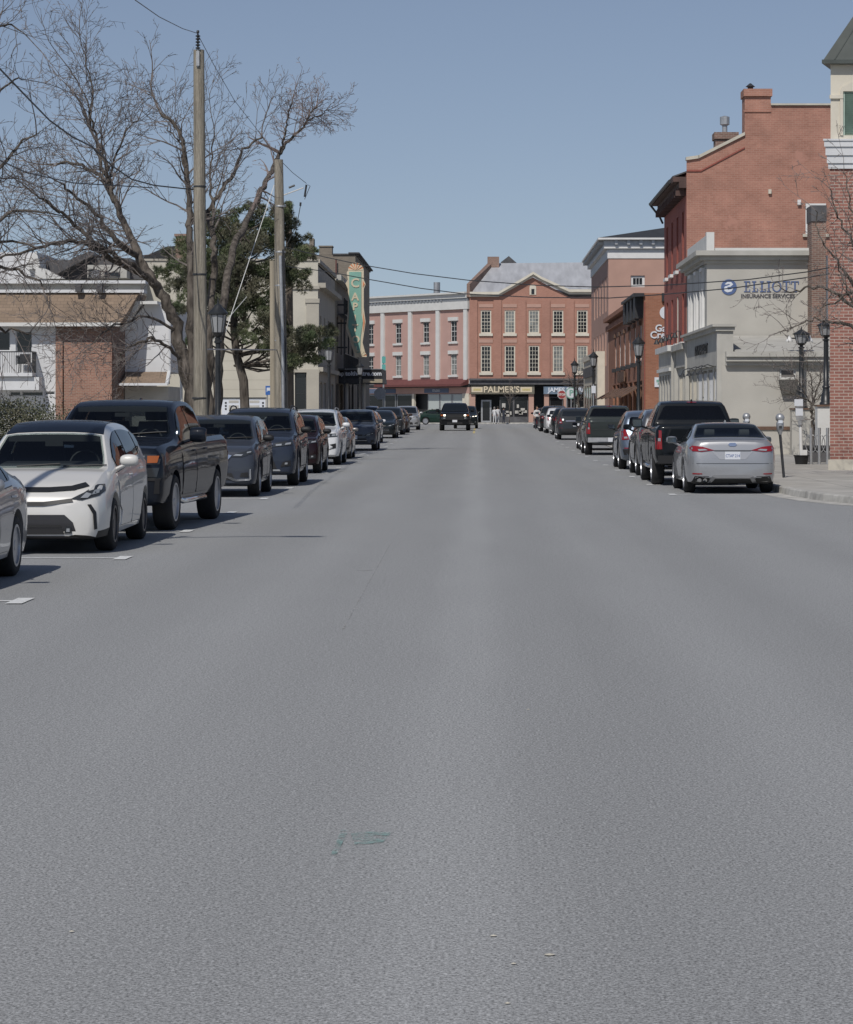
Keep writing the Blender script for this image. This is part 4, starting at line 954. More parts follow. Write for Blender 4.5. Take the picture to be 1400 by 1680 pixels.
m_ = MB(); m_.hexa([(RX + .45, y0 - .30, zc + .022), (22, y0 - .30, zc + .022), (22, 97.4, zc + .022), (RX + .45, 97.4, zc + .022), (RX + .45, y0 + .35, zc + .10), (22, y0 + .35, zc + .10), (22, 97.4, zc + .75), (RX + .45, 97.4, zc + .75)]); m_.build('roof', M['stucco_trim'], sh)
# street parapet with name panel
m_ = MB(); m_.fbox(TR, y0 - .003, 105.9, -.4, .10, 3.25, zp - .15); m_.fbox(TR, y0 - .10, 105.9, -.45, .22, zp - .148, zp); m_.fbox(TR, y0 - .2, 105.9, -.5, .34, zp - .0, zp + .09)
m_.fbox(TR, 105.95, 112, -.3, .1, 3.45, 4.15); m_.fbox(TR, 105.95, 112.1, -.35, .28, 4.152, 4.40)
for yy_ in (y0 + .15, 105.7, 111.6): m_.fbox(TR, yy_ - .16, yy_ + .14, .002, .17, GF, zp - .16 if yy_ < 107 else 4.15)
m_.build('parapet', M['stucco_trim'], sh)
text(sh, 'BY MARKET', .50, M['dark'], TR, 98.6, .12, 3.93, ext=.04, sx=2.1, bold=.012)
for i, a in enumerate(shop_holes):
    fo = window(sh, TR, *a, M['offwhite'], M['glass_dark'], 1, 1, fw=.06, rec=.14, meet=False, name='shop_window')
    m_ = MB(); N = 16
    for k in range(N):   # pleated curtain hung right behind the glass line
        u = a[0] + .08 + (a[1] - a[0] - .16) * k / N; w = (a[1] - a[0] - .16) / N
        m_.fbox(TR, u + .01, u + w * .8, -.115, -.03 - .03 * (k % 2), a[2] + .08, a[3] - .10)
    m_.build('curtain', M['siding'] if i < 4 else M['cream'], fo)
for u in (93.2, 95.6, 98.3, 101.5):   # gooseneck sign lamps
    g_ = MB(); g_.tube([TR(u, .1, 3.22), TR(u, .35, 3.3), TR(u, .55, 3.22), TR(u, .6, 3.08)], .018, 5); g_.lathe([(.04, .1), (.05, .06), (.14, -.04)], TR(u, .6, 3.0), 10); g_.build('sign_lamp', M['dark'], sh)
m_ = MB(); m_.fbox(TC, RX + .5, 12.4, 0, .05, GF + .86, GF + .98); m_.build('wall_rail', M['brown'], sh)

# --- two-storey insurance office
y0e, y1e = 97.5, 106.8; zt = PZ(412, y0e)
el = place('insurance_office', 'two storey greige stucco office reading ELLIOTT INSURANCE SERVICES with heavy grey cornice', 'building', (RX, y0e, 0))
TC = T_cam(y0e)
ex1 = PX(1326, y0e)
m_ = MB(); quad_walls(m_, RX, ex1, y0e, 112, zc - 1, zt - .1, skip=('left', 'front')); m_.face([(RX, y0e, zc - 1), (ex1, y0e, zc - 1), (ex1, y0e, zt - .1), (RX, y0e, zt - .1)]); m_.build('side_wall', M['stucco'], el)
wins = [(98.6, 99.5, 4.75, 6.9), (101.3, 102.2, 4.75, 6.9), (104.0, 104.9, 4.75, 6.9)]
m_ = MB(); holed(m_, TR, y0e, y1e, 3.4, zt - .1, wins); m_.build('street_wall', M['stucco_trim'], el)
for a in wins:
    window(el, TR, *a, M['white'], M['glass'], 2, 2, fw=.12)
    q = MB(); q.fbox(TR, a[0] - .12, a[0], .0, .10, a[2], a[3] + .12); q.fbox(TR, a[1], a[1] + .12, .0, .10, a[2], a[3] + .12); q.fbox(TR, a[0], a[1], .0, .12, a[3], a[3] + .14); q.build('window_trim', M['white'], el)
m_ = MB()
for d_, a, b_ in ((.10, zt - .46, zt - .34), (.26, zt - .338, zt - .18), (.44, zt - .178, zt)):
    m_.box(RX - d_, ex1, y0e - d_, y1e, a, b_)
m_.build('cornice', M['stucco_trim'], el)
m_ = MB(); m_.box(RX + .28, ex1, y0e - .36, y0e + .0, zt + .002, zt + .10); m_.box(RX + .02, RX + .22, y0e + .35, y1e, zt + .002, zt + .62); m_.box(RX - .02, RX + .27, y0e - .1, y0e + .345, zt + .002, zt + .70); m_.build('parapet', M['offwhite'], el)
m_ = MB(); m_.box(RX + .2, ex1, y0e, 112, zt - .1, zt - .02); m_.build('roof', M['roofgrey'], el)
# lettering with serifs, cut by hand, and a round emblem
M['navy'] = mat('navy_lettering', (.085, .13, .27), .5); M['ink'] = mat('dark_lettering', (.075, .075, .085), .5)
em = Vector((PX(1196, y0e), 0, PZ(471, y0e))); r_ = .29
q = MB(); circ = lambda r, a0=0, a1=360, n=28: [(em.x + r * math.cos(R(a0 + (a1 - a0) * i / n)), em.z + r * math.sin(R(a0 + (a1 - a0) * i / n))) for i in range(n + (0 if a1 - a0 == 360 else 1))]
q.prism(circ(r_), TC, .002, .03); lg = q.build('emblem', M['navy'], el)
q = MB(); rr = [(em.x + a, em.z + b) for a, b in ((-.16, -.15), (-.05, -.20), (.10, -.16), (.18, -.02), (.08, -.08), (-.04, -.10), (-.06, .0), (.06, .01), (.16, .10), (.08, .19), (-.06, .19), (-.16, .10), (-.10, .09), (.0, .12), (.05, .10), (-.02, .06), (-.15, .02), (-.19, -.06))]
q.prism(rr, TC, .031, .04); q.build('emblem_swirl', M['papers'], lg)
def serif(mb, ch, x, z, w, h, t=.055):
    B = lambda a, b, c, d: mb.fbox(TC, x + a, x + b, .002, .03, z + c, z + d)
    s = .05
    if ch in 'LEIT':
        cx = {'L': .09, 'E': .09, 'I': w / 2 - t / 2, 'T': w / 2 - t / 2}[ch]
        B(cx, cx + t, .03, h - .03)
        if ch in 'LEI': B(cx - s, (w if ch in 'LE' else cx + t + s), 0, .03)
        if ch in 'EIL': B(cx - s, (w if ch == 'E' else cx + t + s), h - .03, h)
        if ch == 'E': B(cx + t, w * .8, h / 2 - .015, h / 2 + .015); B(w - .03, w, .03, .10); B(w - .03, w, h - .10, h - .03)
        if ch == 'L': B(w - .03, w, .03, .12)
        if ch == 'T': B(0, w, h - .03, h); B(0, .03, h - .11, h - .03); B(w - .03, w, h - .11, h - .03); B(cx - s, cx + t + s, 0, .03)
    if ch == 'O':
        n = 18
        for i in range(n):
            a, b = 2 * math.pi * i / n, 2 * math.pi * (i + 1) / n; p = lambda r1, r2, t_: (x + w / 2 + r1 * math.cos(t_), z + h / 2 + r2 * math.sin(t_))
            mb.prism([p(w / 2, h / 2, a), p(w / 2, h / 2, b), p(w / 2 - t, h / 2 - .03, b), p(w / 2 - t, h / 2 - .03, a)], TC, .002, .03)
q = MB(); x = PX(1219, y0e); h_ = .40; zb_ = PZ(479, y0e)
for ch, w in zip('ELLIOTT', (.27, .26, .26, .17, .36, .29, .29)): serif(q, ch, x, zb_, w, h_); x += w + .03
q.build('lettering', M['navy'], el)
text(el, 'INSURANCE SERVICES', .205, M['ink'], TC, PX(1260, y0e), .014, PZ(486, y0e), ext=.02, sx=1.0, bold=.004)

# --- tall red gabled building
y0r, y1r = 107.0, 119.8
rd = place('red_brick_building', 'tall red painted brick building with stepped gable wall and two chimneys', 'building', (RX, y0r, 0))
TC = T_cam(y0r); zz = lambda py: PZ(py, y0r); xx = lambda px: PX(px, y0r)
prof = [(RX, GF), (22, GF), (22, zz(173)), (xx(1265), zz(174)), (xx(1222), zz(176)), (xx(1222), zz(222)), (xx(1147), zz(260)), (RX, zz(263))]
m_ = MB(); wn = (xx(1325), xx(1352), zz(384), zz(338))
m_.face([TC(u, 0, z) for u, z in prof]); m_.face([(22, y0r, GF), (22, y1r + 6, GF), (22, y1r + 6, zz(173)), (22, y0r, zz(173))])
m_.face([(RX, y1r, GF), (22, y1r, GF), (22, y1r, zz(173)), (RX + 5, y1r, zz(173)), (RX, y1r, zz(290))]); m_.build('gable_wall', M['redbrick'], rd)
q = MB(); q.fbox(TC, wn[0] - .08, wn[1] + .08, .002, .05, wn[2], wn[3] + .1); fo = q.build('window', M['white'], rd)
q = MB(); q.fbox(TC, wn[0] + .1, wn[1] - .1, .052, .06, wn[2] + .08, wn[3] - .05); q.build('pane', M['glass'], fo)
q = MB(); q.fbox(TC, wn[0] - .2, wn[1] + .2, .0, .12, wn[2] - .12, wn[2] - .002); q.build('sill', M['stone'], fo)
m_ = MB()
cop = [(RX, zz(263)), (xx(1147), zz(260)), (xx(1222), zz(222))]
for (a, b) in zip(cop[:-1], cop[1:]): m_.prism([(a[0] - .02, a[1]), (b[0], b[1]), (b[0], b[1] + .13), (a[0] - .02, a[1] + .13)], TC, -.3, .10)
m_.fbox(TC, xx(1265), 22.1, -.3, .10, zz(173) + .002, zz(170))
band = [(RX, zz(279)), (xx(1150), zz(279)), (xx(1222), zz(241))]
m_.build('coping', M['stone'], rd)
q = MB()
for (a, b) in zip(band[:-1], band[1:]): q.prism([(a[0], a[1] - .06), (b[0], b[1] - .06), (b[0], b[1]), (a[0], a[1])], TC, .0, .05)
q.build('string_course', M['facadebrick'], rd)
m_ = MB(); m_.box(xx(1222) + .003, xx(1265) - .003, y0r - .004, y0r + 1.1, zz(222), zz(158)); m_.box(xx(1220), xx(1267), y0r - .12, y0r + 1.2, zz(158) + .002, zz(146)); m_.box(xx(1222) - .05, xx(1265), y0r - .05, y0r - .006, zz(184), zz(181)); ch = m_.build('chimney', M['redbrick'], rd)
q = MB(); q.lathe([(.10, 0), (.12, .12), (.2, .14), (.03, .28)], (xx(1233), y0r + .4, zz(146)), 10); q.build('chimney_cap', M['dark'], ch)
yc = y1r - .8; m_ = MB(); m_.box(PX(1174, yc), PX(1210, yc), yc, yc + 1, 12, PZ(228, yc)); m_.box(PX(1172, yc), PX(1212, yc), yc - .1, yc + 1.1, PZ(228, yc) + .002, PZ(217, yc)); ch = m_.build('chimney', M['oldbrick'], rd)
q = MB(); q.lathe([(.12, 0), (.12, .35), (.22, .4), (.22, .75), (.05, .8)], (PX(1191, yc), yc + .5, PZ(217, yc)), 10); q.build('flue', M['steel'], ch)
zf = 10.85
wr = []
for (za, zb2) in ((1.9 + 2.6, 6.5), (7.6, 9.9)):
    for k in range(4): wr.append((108.3 + k * 3.05, 109.3 + k * 3.05, za, zb2))
m_ = MB(); holed(m_, TR, y0r, y1r, 4.0, 11.3, wr)
m_.build('street_wall', M['facadebrick'], rd)
for a in wr:
    w_ = window(rd, TR, *a, M['offwhite'], M['glass'], 2, 4); q = MB(); q.fbox(TR, a[0] - .1, a[1] + .1, .0, .14, a[2] - .14, a[2] - .002); q.build('sill', M['white'], w_)
m_ = MB(); m_.fbox(TR, y0r - .0, y1r + .2, .0, .55, 11.0, 11.2); m_.fbox(TR, y0r - .0, y1r + .2, .0, .3, 10.75, 10.998)
for k in range(16): m_.fbox(TR, y0r + .3 + k * .8, y0r + .5 + k * .8, .0, .42, 10.45, 10.748)
m_.build('eaves', mat('brown_eaves', (.085, .05, .042), .8, var=.2), rd)
m_ = MB(); m_.tube([TR(y0r + 1, .62, 11.1), TR(y1r + .3, .62, 11.1)], .08, 6); m_.tube([TR(y1r + .2, .62, 11.05), TR(y1r + .1, .2, 10.5), TR(y1r - .1, .08, 10.2)], .05, 6); m_.build('gutter_pipe', M['dark'], rd)
m_ = MB(); m_.hexa([(RX - .55, y0r + .3, 11.202), (14.2, y0r + .3, 13.4), (14.2, y1r, 13.4), (RX - .55, y1r, 11.202), (RX - .55, y0r + .3, 11.26), (14.2, y0r + .3, 13.5), (14.2, y1r, 13.5), (RX - .55, y1r, 11.26)]); m_.build('roof', M['roofgrey'], rd)
# cream shopfront below the red facade, with hooded sign lamps
m_ = MB(); hl = [(113 + k * 1.7, 114.1 + k * 1.7, .5, 3.2) for k in range(4)]; holed(m_, lambda u, o, z: TR(u, o + .25, z), 112.1, y1r, GF + gz(115), 4.2, hl); m_.face([TR(112.1, .25, GF), TR(112.1, -.1, GF), TR(112.1, -.1, 4.2), TR(112.1, .25, 4.2)]); sf = m_.build('shopfront', M['stucco_trim'], rd)
for a in hl: window(sf, lambda u, o, z: TR(u, o + .25, z), *a, M['cream'], M['glass_dark'], 1, 2, meet=False)
q = MB(); q.fbox(TR, 112, y1r, -.05, .42, 4.202, 4.45); q.fbox(TR, 112.1, y1r, .25, .35, 3.35, 3.5); q.build('shopfront_cornice', M['offwhite'], rd)
for u in (107.5, 110.5, 113, 115.5, 118.5):
    g_ = MB(); z_ = 4.62; g_.tube([TR(u, .2, z_ - .1), TR(u, .22, z_ + .28), TR(u, .35, z_ + .3), TR(u, .42, z_ + .2)], .02, 5); g_.lathe([(.05, .12), (.07, .06), (.13, -.06), (.12, -.08)], TR(u, .44, z_ + .1), 10); g_.build('sign_lamp', M['dark'], rd)
q = MB(); q.box(PX(1263, y0r) - .06, PX(1263, y0r) + .06, y0r - .12, y0r, zz(318), zz(311)); q.build('wall_lamp', M['cream'], rd)
q = MB(); q.box(PX(1311, y0r) - .07, PX(1311, y0r) + .07, y0r - .14, y0r, zz(336), zz(328)); q.build('wall_lamp', M['white'], rd)

# brick chimney stack standing at the office's right end
yk = 97.2; st = place('brick_stack', 'weathered brown brick chimney stack beside the insurance office', 'chimney', (PX(1338, yk), yk, 0))
m_ = MB(); m_.box(PX(1327, yk), PX(1350, yk), yk - .9, yk + .4, zc + .1, PZ(366, yk)); m_.build('stack', M['oldbrick'], st)
m_ = MB(); m_.box(PX(1326, yk), PX(1351, yk), yk - .95, yk + .45, PZ(366, yk) + .002, PZ(340, yk)); m_.build('stack_top', M['roofgrey'], st)
m_ = MB(); m_.tube([(PX(1354, yk), yk - .3, zc), (PX(1354, yk), yk - .3, PZ(420, yk))], .07, 8); m_.build('downpipe', M['offwhite'], st)

# --- credit union, three storeys of orange brick
y0g, y1g = 134.4, 171.0; zg = PZ(481, y0g)
gc = place('credit_union', 'orange brick credit union building with dark bracketed cornice and pale wall lettering', 'building', (RX, y0g, 0))
TC = T_cam(y0g); zz = lambda py: PZ(py, y0g); xx = lambda px: PX(px, y0g)
m_ = MB(); quad_walls(m_, RX, 22, y0g, y1g, GF, zg, skip=('left',)); m_.build('side_wall', M['orangebrick'], gc)
wg = [(136.6 + k * 5.0, 138.0 + k * 5.0, 4.2, 6.1) for k in range(6)]; gd = [(136.0 + k * 4.4, 139.2 + k * 4.4, .6, 3.2) for k in range(7)]
m_ = MB(); holed(m_, TR, y0g, y1g, GF, zg, wg + gd); m_.build('street_wall', M['orangebrick'], gc)
for a in wg:
    w_ = window(gc, TR, *a, M['white'], M['glass_lit'], 2, 2, fw=.12, rec=.05); q = MB(); q.fbox(TR, a[0] - .1, a[1] + .1, .0, .2, a[2] - .22, a[2] - .002); q.build('sill', M['dark'], w_)
    q = MB(); q.fbox(TR, a[0] - .1, a[1] + .1, .0, .14, a[3] + .002, a[3] + .22); q.build('lintel', M['brown'], w_)
for a in gd: window(gc, TR, *a, M['brown'], M['glass_dark'], 1, 1, meet=False, name='shop_window')
m_ = MB(); m_.box(RX + .9, 22.1, y0g - .18, y0g + .2, zg - .42, zg); m_.fbox(TR, y0g - .2, 146, .0, .55, zg - .14, zg)
for k in range(4): m_.fbox(TR, y0g + .8 + k * 3.2, y0g + 2.4 + k * 3.2, .0, .42, zg - 1.25, zg - .142)
m_.build('cornice', M['dark'], gc)
m_ = MB(); m_.fbox(TR, 146.1, y1g, .0, .35, zg - .35, zg - .1); m_.fbox(TR, 146.1, y1g, .0, .2, zg - .9, zg - .6); m_.build('brick_course', M['orangebrick'], gc)
m_ = MB(); m_.box(RX, 22, y0g + .2, y1g, zg - .3, zg - .2); m_.build('roof', M['blackroof'], gc)
m_ = MB(); m_.box(xx(1057) + .0, xx(1058.5), y0g - .03, y0g, GF, zg - .45); m_.build('downpipe', M['facadebrick'], gc)
text(gc, 'Ganaraska', .50, M['papers'], TC, xx(1066) + 1.33, .03, zz(539), ext=.05, bold=.012)
text(gc, 'Credit Union', .50, M['papers'], TC, xx(1062) + 1.5, .03, zz(550), ext=.05, bold=.012)
q = MB(); c_ = (xx(1093), zz(513)); q.prism([(c_[0] + .33 * math.cos(t), c_[1] + .33 * math.sin(t)) for t in [i * math.pi / 10 for i in range(20)]], TC, .002, .05); eb = q.build('emblem', M['papers'], gc)
q = MB(); q.fbox(TC, xx(1074), xx(1085), .03, .07, zz(635), zz(619)); sg = q.build('wall_sign', M['papers'], gc); q = MB(); q.fbox(TC, xx(1077), xx(1082), .072, .08, zz(627), zz(623)); q.fbox(TC, xx(1079), xx(1081), .072, .08, zz(631), zz(628)); q.build('sign_mark', M['signgreen'], sg)
q = MB(); q.fbox(TR, 150, 157, .1, .18, 3.3, 3.9); bb_ = q.build('name_board', M['brown'], gc)
for k in range(6): q = MB(); q.hexa([TR(136 + k * 5, .01, 2.9), TR(138.6 + k * 5, .01, 2.9), TR(138.6 + k * 5, 1.1, 2.3), TR(136 + k * 5, 1.1, 2.3), TR(136 + k * 5, .01, 2.98), TR(138.6 + k * 5, .01, 2.98), TR(138.6 + k * 5, 1.1, 2.38), TR(136 + k * 5, 1.1, 2.38)]); q.build('awning', M['brown'], gc)

# --- tall salmon building beyond, white cornice, dark roof
y0p, y1p = 171.3, 197; zp2 = PZ(424, y0p); ztop = PZ(391, y0p)
pk = place('salmon_building', 'tall salmon coloured building with deep white cornice and dark hipped roof', 'building', (RX, y0p, 0))
TC = T_cam(y0p)
wp = (PX(1035, y0p), PX(1058, y0p), PZ(471, y0p), PZ(452, y0p)); zfl = 8.6
m_ = MB(); holed(m_, TC, RX, 24, GF, zp2, [wp]); quad_walls(m_, RX, 24, y0p, y1p, GF, zp2, skip=('left', 'front'))
m_.build('side_wall', M['pinkwall'], pk)
window(pk, TC, *wp, M['white'], M['glass'], 3, 1, meet=False, fw=.16)
wq = [(174 + k * 4.2, 175.3 + k * 4.2, z, z + 2.3) for k in range(5) for z in (4.6, 8.2)]
m_ = MB(); holed(m_, TR, y0p, y1p, GF, zp2, wq); m_.build('street_wall', M['pinkwall'], pk)
for a in wq: window(pk, TR, *a, M['white'], M['glass'], 2, 2, rec=.06)
m_ = MB(); m_.box(RX - .06, 24.06, y0p - .06, y1p, zp2 + .002, PZ(408, y0p)); m_.box(RX - .3, 24.3, y0p - .3, y1p, PZ(408, y0p) + .002, PZ(403, y0p)); m_.box(RX - .7, 24.7, y0p - .7, y1p + .7, PZ(394, y0p), ztop)
co_ = m_.build('cornice', M['white'], pk); m_ = MB(); m_.box(RX - .3, 24.3, y0p - .28, y1p, PZ(403, y0p) + .002, PZ(394, y0p) - .002)
for k in range(20): m_.fbox(TC, RX + .4 + k * .8, RX + .6 + k * .8, .282, .5, PZ(402, y0p), PZ(394, y0p) - .004)
for k in range(26): m_.fbox(TR, y0p + .5 + k * 1.0, y0p + .75 + k * 1.0, .302, .62, PZ(403, y0p) + .1, PZ(394, y0p) - .004)
m_.build('frieze', M['steel'], pk)
m_ = MB(); e_ = (RX - .7, 24.7, y0p - .7, y1p + .7); m_.hexa([(e_[0], e_[2], ztop + .002), (e_[1], e_[2], ztop + .002), (e_[1], e_[3], ztop + .002), (e_[0], e_[3], ztop + .002), (12.6, 178, ztop + 1.15), (21, 178, ztop + 1.15), (21, 190, ztop + 1.15), (12.6, 190, ztop + 1.15)]); m_.build('roof', M['blackroof'], pk)
# small cream shop in front of it
cs_ = place('cream_shop', 'narrow cream painted shopfront with slanting parapet below the salmon building', 'building', (RX, 190, 0))
q = MB(); q.box(RX - .5, RX + .0 - .004, 176, 199, GF + .2, PZ(592, 190)); q.box(RX - .6, RX - .004, 176, 199.2, PZ(592, 190) + .002, PZ(590, 190) + .3); q.build('wall', M['cream'], cs_)
q = MB(); q.box(RX - .62, RX - .51, 178, 197, 4.0, 4.7); q.build('sign_board', M['roofgrey'], cs_)
for k in range(5): q = MB(); q.box(RX - .54, RX - .502, 177.5 + k * 4.2, 179.6 + k * 4.2, 1.0, 3.4); q.build('window', M['glass_dark'], cs_)
q = MB(); q.box(RX + 2, RX + 2.8, 118.0 + 2, 121, 10, 11.9); 
ch2 = q.build('chimney', M['creamwall'], rd)

# ================================================================ FAR SIDE OF THE CROSS STREET
YP = 262.0; TC = T_cam(YP); zz = lambda py: PZ(py, YP); xx = lambda px: PX(px, YP); Zg = .385
pl = place('brick_commercial_block', 'red brick three storey block with white pediment over the PALMER\'S shop', 'building', (5, YP, Zg))
wz = [(zz(547), zz(509)), (zz(611), zz(567))]
holes = [(xx(c - 8.7), xx(c + 8.7), *z) for c in (797.5, 836.8, 876.3, 915.8, 955.5) for z in wz]
arcw = (xx(870.5), xx(878.5), zz(484), zz(470))
m_ = MB(); holed(m_, TC, xx(771), xx(1010), zz(622), zz(487), holes)
m_.face([TC(xx(815), 0, zz(487)), TC(xx(934), 0, zz(487)), TC(xx(874.5), 0, zz(455))]); m_.build('wall', M['palmerbrick'], pl)
q = MB(); q.fbox(TC, xx(869), xx(880), .002, .06, zz(487) + .2, zz(472)); q.prism([(xx(874.5) + .34 * math.cos(t), zz(472) + .34 * math.sin(t)) for t in [i * math.pi / 8 for i in range(9)]], TC, .002, .06); aw = q.build('arched_window', M['cream'], pl)
q = MB(); q.fbox(TC, xx(872), xx(877), .062, .07, zz(483), zz(474)); q.build('pane', M['glass_dark'], aw)
for i, a in enumerate(holes):
    w_ = window(pl, TC, *a, M['cream'], M['glass_lit'] if i in (4, 7, 9, 2) else M['glass_dark'], 3, 6, fw=.12, rec=.06, mw=.036)
    q = MB(); q.fbox(TC, a[0] - .15, a[1] + .15, .0, .16, a[2] - .26, a[2] - .002); q.build('sill', M['cream'], w_)
    q = MB(); q.fbox(TC, a[0] - .18, a[1] + .18, .002, .05, a[3] + .28, a[3] + .62); q.build('lintel', M['pinkwall'], w_)
m_ = MB()
for c in (777, 816.5, 856.5, 896, 935.5, 975): m_ = MB(); m_.fbox(TC, xx(c - 6.5), xx(c + 6.5), .0, .12, zz(621), zz(492)); m_.build('pilaster', M['palmerbrick'], pl)
m_ = MB()
def bandline(mb, pts, t0, t1, o0, o1):
    for (a, b) in zip(pts[:-1], pts[1:]): mb.prism([(xx(a[0]), zz(a[1]) + t0), (xx(b[0]), zz(b[1]) + t0), (xx(b[0]), zz(b[1]) + t1), (xx(a[0]), zz(a[1]) + t1)], TC, o0, o1)
ln = [(771, 487), (818, 487), (862, 462), (875, 454), (888, 462), (934, 483), (1010, 483)]
bandline(m_, ln, .0, .22, -.2, .35); bandline(m_, ln, .222, .48, -.2, .6); m_.build('cornice', M['cream'], pl)
rb = YP + 7
m_ = MB(); A = (xx(774), YP + .3, zz(481)); B = (xx(1010), YP + .3, zz(478)); C_ = (PX(1010, rb), rb, PZ(430, rb)); D = (PX(806, rb), rb, PZ(432, rb))
m_.hexa([A, B, (B[0], rb, 8), (A[0], rb, 8), (A[0], A[1], A[2] + .05), (B[0], B[1], B[2] + .05), C_, D])
m_.prism([(xx(850), zz(482)), (xx(900), zz(480)), (xx(875), zz(456))], TC, -5, -.3); m_.build('roof', M['metalroof'], pl)
m_ = MB(); m_.hexa([(xx(766), YP - .1, zz(487)), (xx(771), YP - .1, zz(487)), (PX(812, rb), rb, 8), (PX(800, rb), rb, 8), (xx(766), YP - .1, zz(466)), (xx(771), YP - .1, zz(466)), (PX(812, rb), rb, PZ(428, rb)), (PX(804, rb), rb, PZ(428, rb))])
m_.box(PX(800, rb), PX(819, rb), rb - 1, rb, 8, PZ(422, rb)); m_.build('parapet', M['oldbrick'], pl)
m_ = MB(); m_.prism([(PX(818, 275), PZ(446, 275)), (PX(868, 275), PZ(446, 275)), (PX(868, 275), PZ(432, 275)), (PX(850, 275), PZ(433, 275)), (PX(835, 275), PZ(420, 275)), (PX(822, 275), PZ(430, 275))], T_cam(275), -3, 0); m_.build('rear_dormer', M['roofgrey'], pl)
# ground floor
m_ = MB(); m_.fbox(TC, xx(770), xx(1010), -.2, .75, zz(624), zz(621)); m_.fbox(TC, xx(771), xx(1010), -.2, .5, zz(631), zz(624) - .002); fa = m_.build('shop_cornice', M['roofgrey'], pl)
m_ = MB(); m_.fbox(TC, xx(772.5), xx(877), .0, .30, zz(646.5), zz(632)); sb = m_.build('name_board', mat('dark_taupe_board', (.14, .13, .10), .7, var=.15), pl)
for a, b_ in ((774, 792), (854, 873)):
    q = MB(); q.fbox(TC, xx(a), xx(b_), .302, .33, zz(643.5), zz(635)); pp = q.build('sign_panel', M['signcream'], sb); q = MB(); q.fbox(TC, xx(a + 3), xx(b_ - 3), .332, .34, zz(641), zz(637.5)); q.build('sign_text_strip', M['yellow'], pp)
text(sb, "PALMER'S", .86, M['signcream'], TC, xx(823), .33, zz(639.5), ext=.05, sx=1.0, bold=.02)
m_ = MB(); m_.fbox(TC, xx(892), xx(985), .0, .30, zz(646.5), zz(634)); s2 = m_.build('name_board', mat('slate_blue_board', (.14, .19, .25), .6, var=.15), pl)
text(s2, "JAMES STORES", .62, M['papers'], TC, xx(932), .33, zz(640), ext=.05, bold=.02)
m_ = MB(); m_.fbox(TC, xx(771), xx(1010), -2.6, -2.4, Zg, zz(631)); m_.fbox(TC, xx(771), xx(1010), -2.4, -.2, zz(632), zz(631)); m_.build('shop_back_wall', M['dark'], pl)
m_ = MB()
for c0, c1 in ((771, 780), (867.5, 876), (893, 901), (925, 930)): m_ = MB(); m_.fbox(TC, xx(c0), xx(c1), -.4, .05, Zg, zz(646.5) if c0 > 800 else zz(647)); m_.build('pier', M['pinkwall'], pl)
m_ = MB(); m_.fbox(TC, xx(820), xx(867.5), -.5, -.1, Zg, zz(685)); m_.fbox(TC, xx(901), xx(1010), -.5, -.1, Zg, zz(682)); m_.build('stall_riser', M['roofgrey'], pl)
fo = window(pl, TC, xx(789.5), xx(806.5), Zg, zz(656), M['steel'], M['glass_dark'], 1, 1, fw=.16, rec=.9, meet=False, name='shop_door')
for a, b_ in ((820, 843), (843, 867), (902, 924), (931, 960), (960, 985)):
    fo = window(pl, TC, xx(a), xx(b_), zz(685), zz(651), M['roofgrey'], M['glass_dark'], 1, 1, fw=.08, rec=.25, meet=False, name='display_window')
    q = MB(); rr_ = random.Random(a)
    for k in range(7):
        u = xx(a + 3) + rr_.random() * (xx(b_ - 3) - xx(a + 3)); z_ = zz(684) + rr_.random() * 1.0; w_ = .1 + .15 * rr_.random(); q.fbox(TC, u - w_, u + w_, -.3, -.24, z_, z_ + .15 + .3 * rr_.random())
    q.build('display_goods', M['stucco_trim'], fo)

# pink block to the left, turned slightly away
PA = Vector((xx(770.5), 262.2)); pbY = 276.0; PB = Vector((PX(594, pbY), pbY)); dv = PA - PB; Lp = dv.length + 8; du = dv.normalized(); on = Vector((du.y, -du.x))
base = PA - du * Lp
TPk = lambda u, o, z: (base.x + u * du.x + o * on.x, base.y + u * du.y + o * on.y, z)
def upx(px):       # wall coordinate seen at column px
    k = (px - VX) / F; # base.x+u du.x = k (base.y+u du.y)
    return (k * base.y - base.x) / (du.x - k * du.y)
def zpx(py, px): u = upx(px); Y = base.y + u * du.y; return PZ(py, Y)
pb = place('pink_commercial_block', 'long pink stucco block with white pilasters, heavy white cornice and red awning', 'building', (-8, 268, Zg))
holes = []
for c in (568, 608, 653.5, 699, 744.5):
    for (t, b_) in ((528, 562), (582, 616)): holes.append((upx(c) - .50, upx(c) + .50, zpx(b_, 700), zpx(t, 700)))
zA, zB, zC, zD = zpx(630, 700), zpx(510, 700), zpx(497, 700), zpx(487, 700)
m_ = MB(); holed(m_, TPk, 0, Lp, zA, zB, holes); m_.build('wall', M['pink'], pb)
for i, a in enumerate(holes):
    w_ = window(pb, TPk, *a, M['offwhite'], M['glass_lit'] if i in (5, 7, 9) else M['glass_dark'], 2, 4, fw=.06, rec=.10, mw=.03)
    q = MB(); q.fbox(TPk, a[0] - .28, a[1] + .28, .0, .14, a[3] + .002, a[3] + .36); q.build('lintel', M['offwhite'], w_)
    q = MB(); q.fbox(TPk, a[0] - .25, a[1] + .25, .0, .16, a[2] - .2, a[2] - .002); q.build('sill', M['offwhite'], w_)
m_ = MB()
for c in (584, 629.5, 674.5, 720, 765.5): m_ = MB(); m_.fbox(TPk, upx(c) - .27, upx(c) + .27, .0, .2, zA, zB); m_.build('pilaster', M['offwhite'], pb)
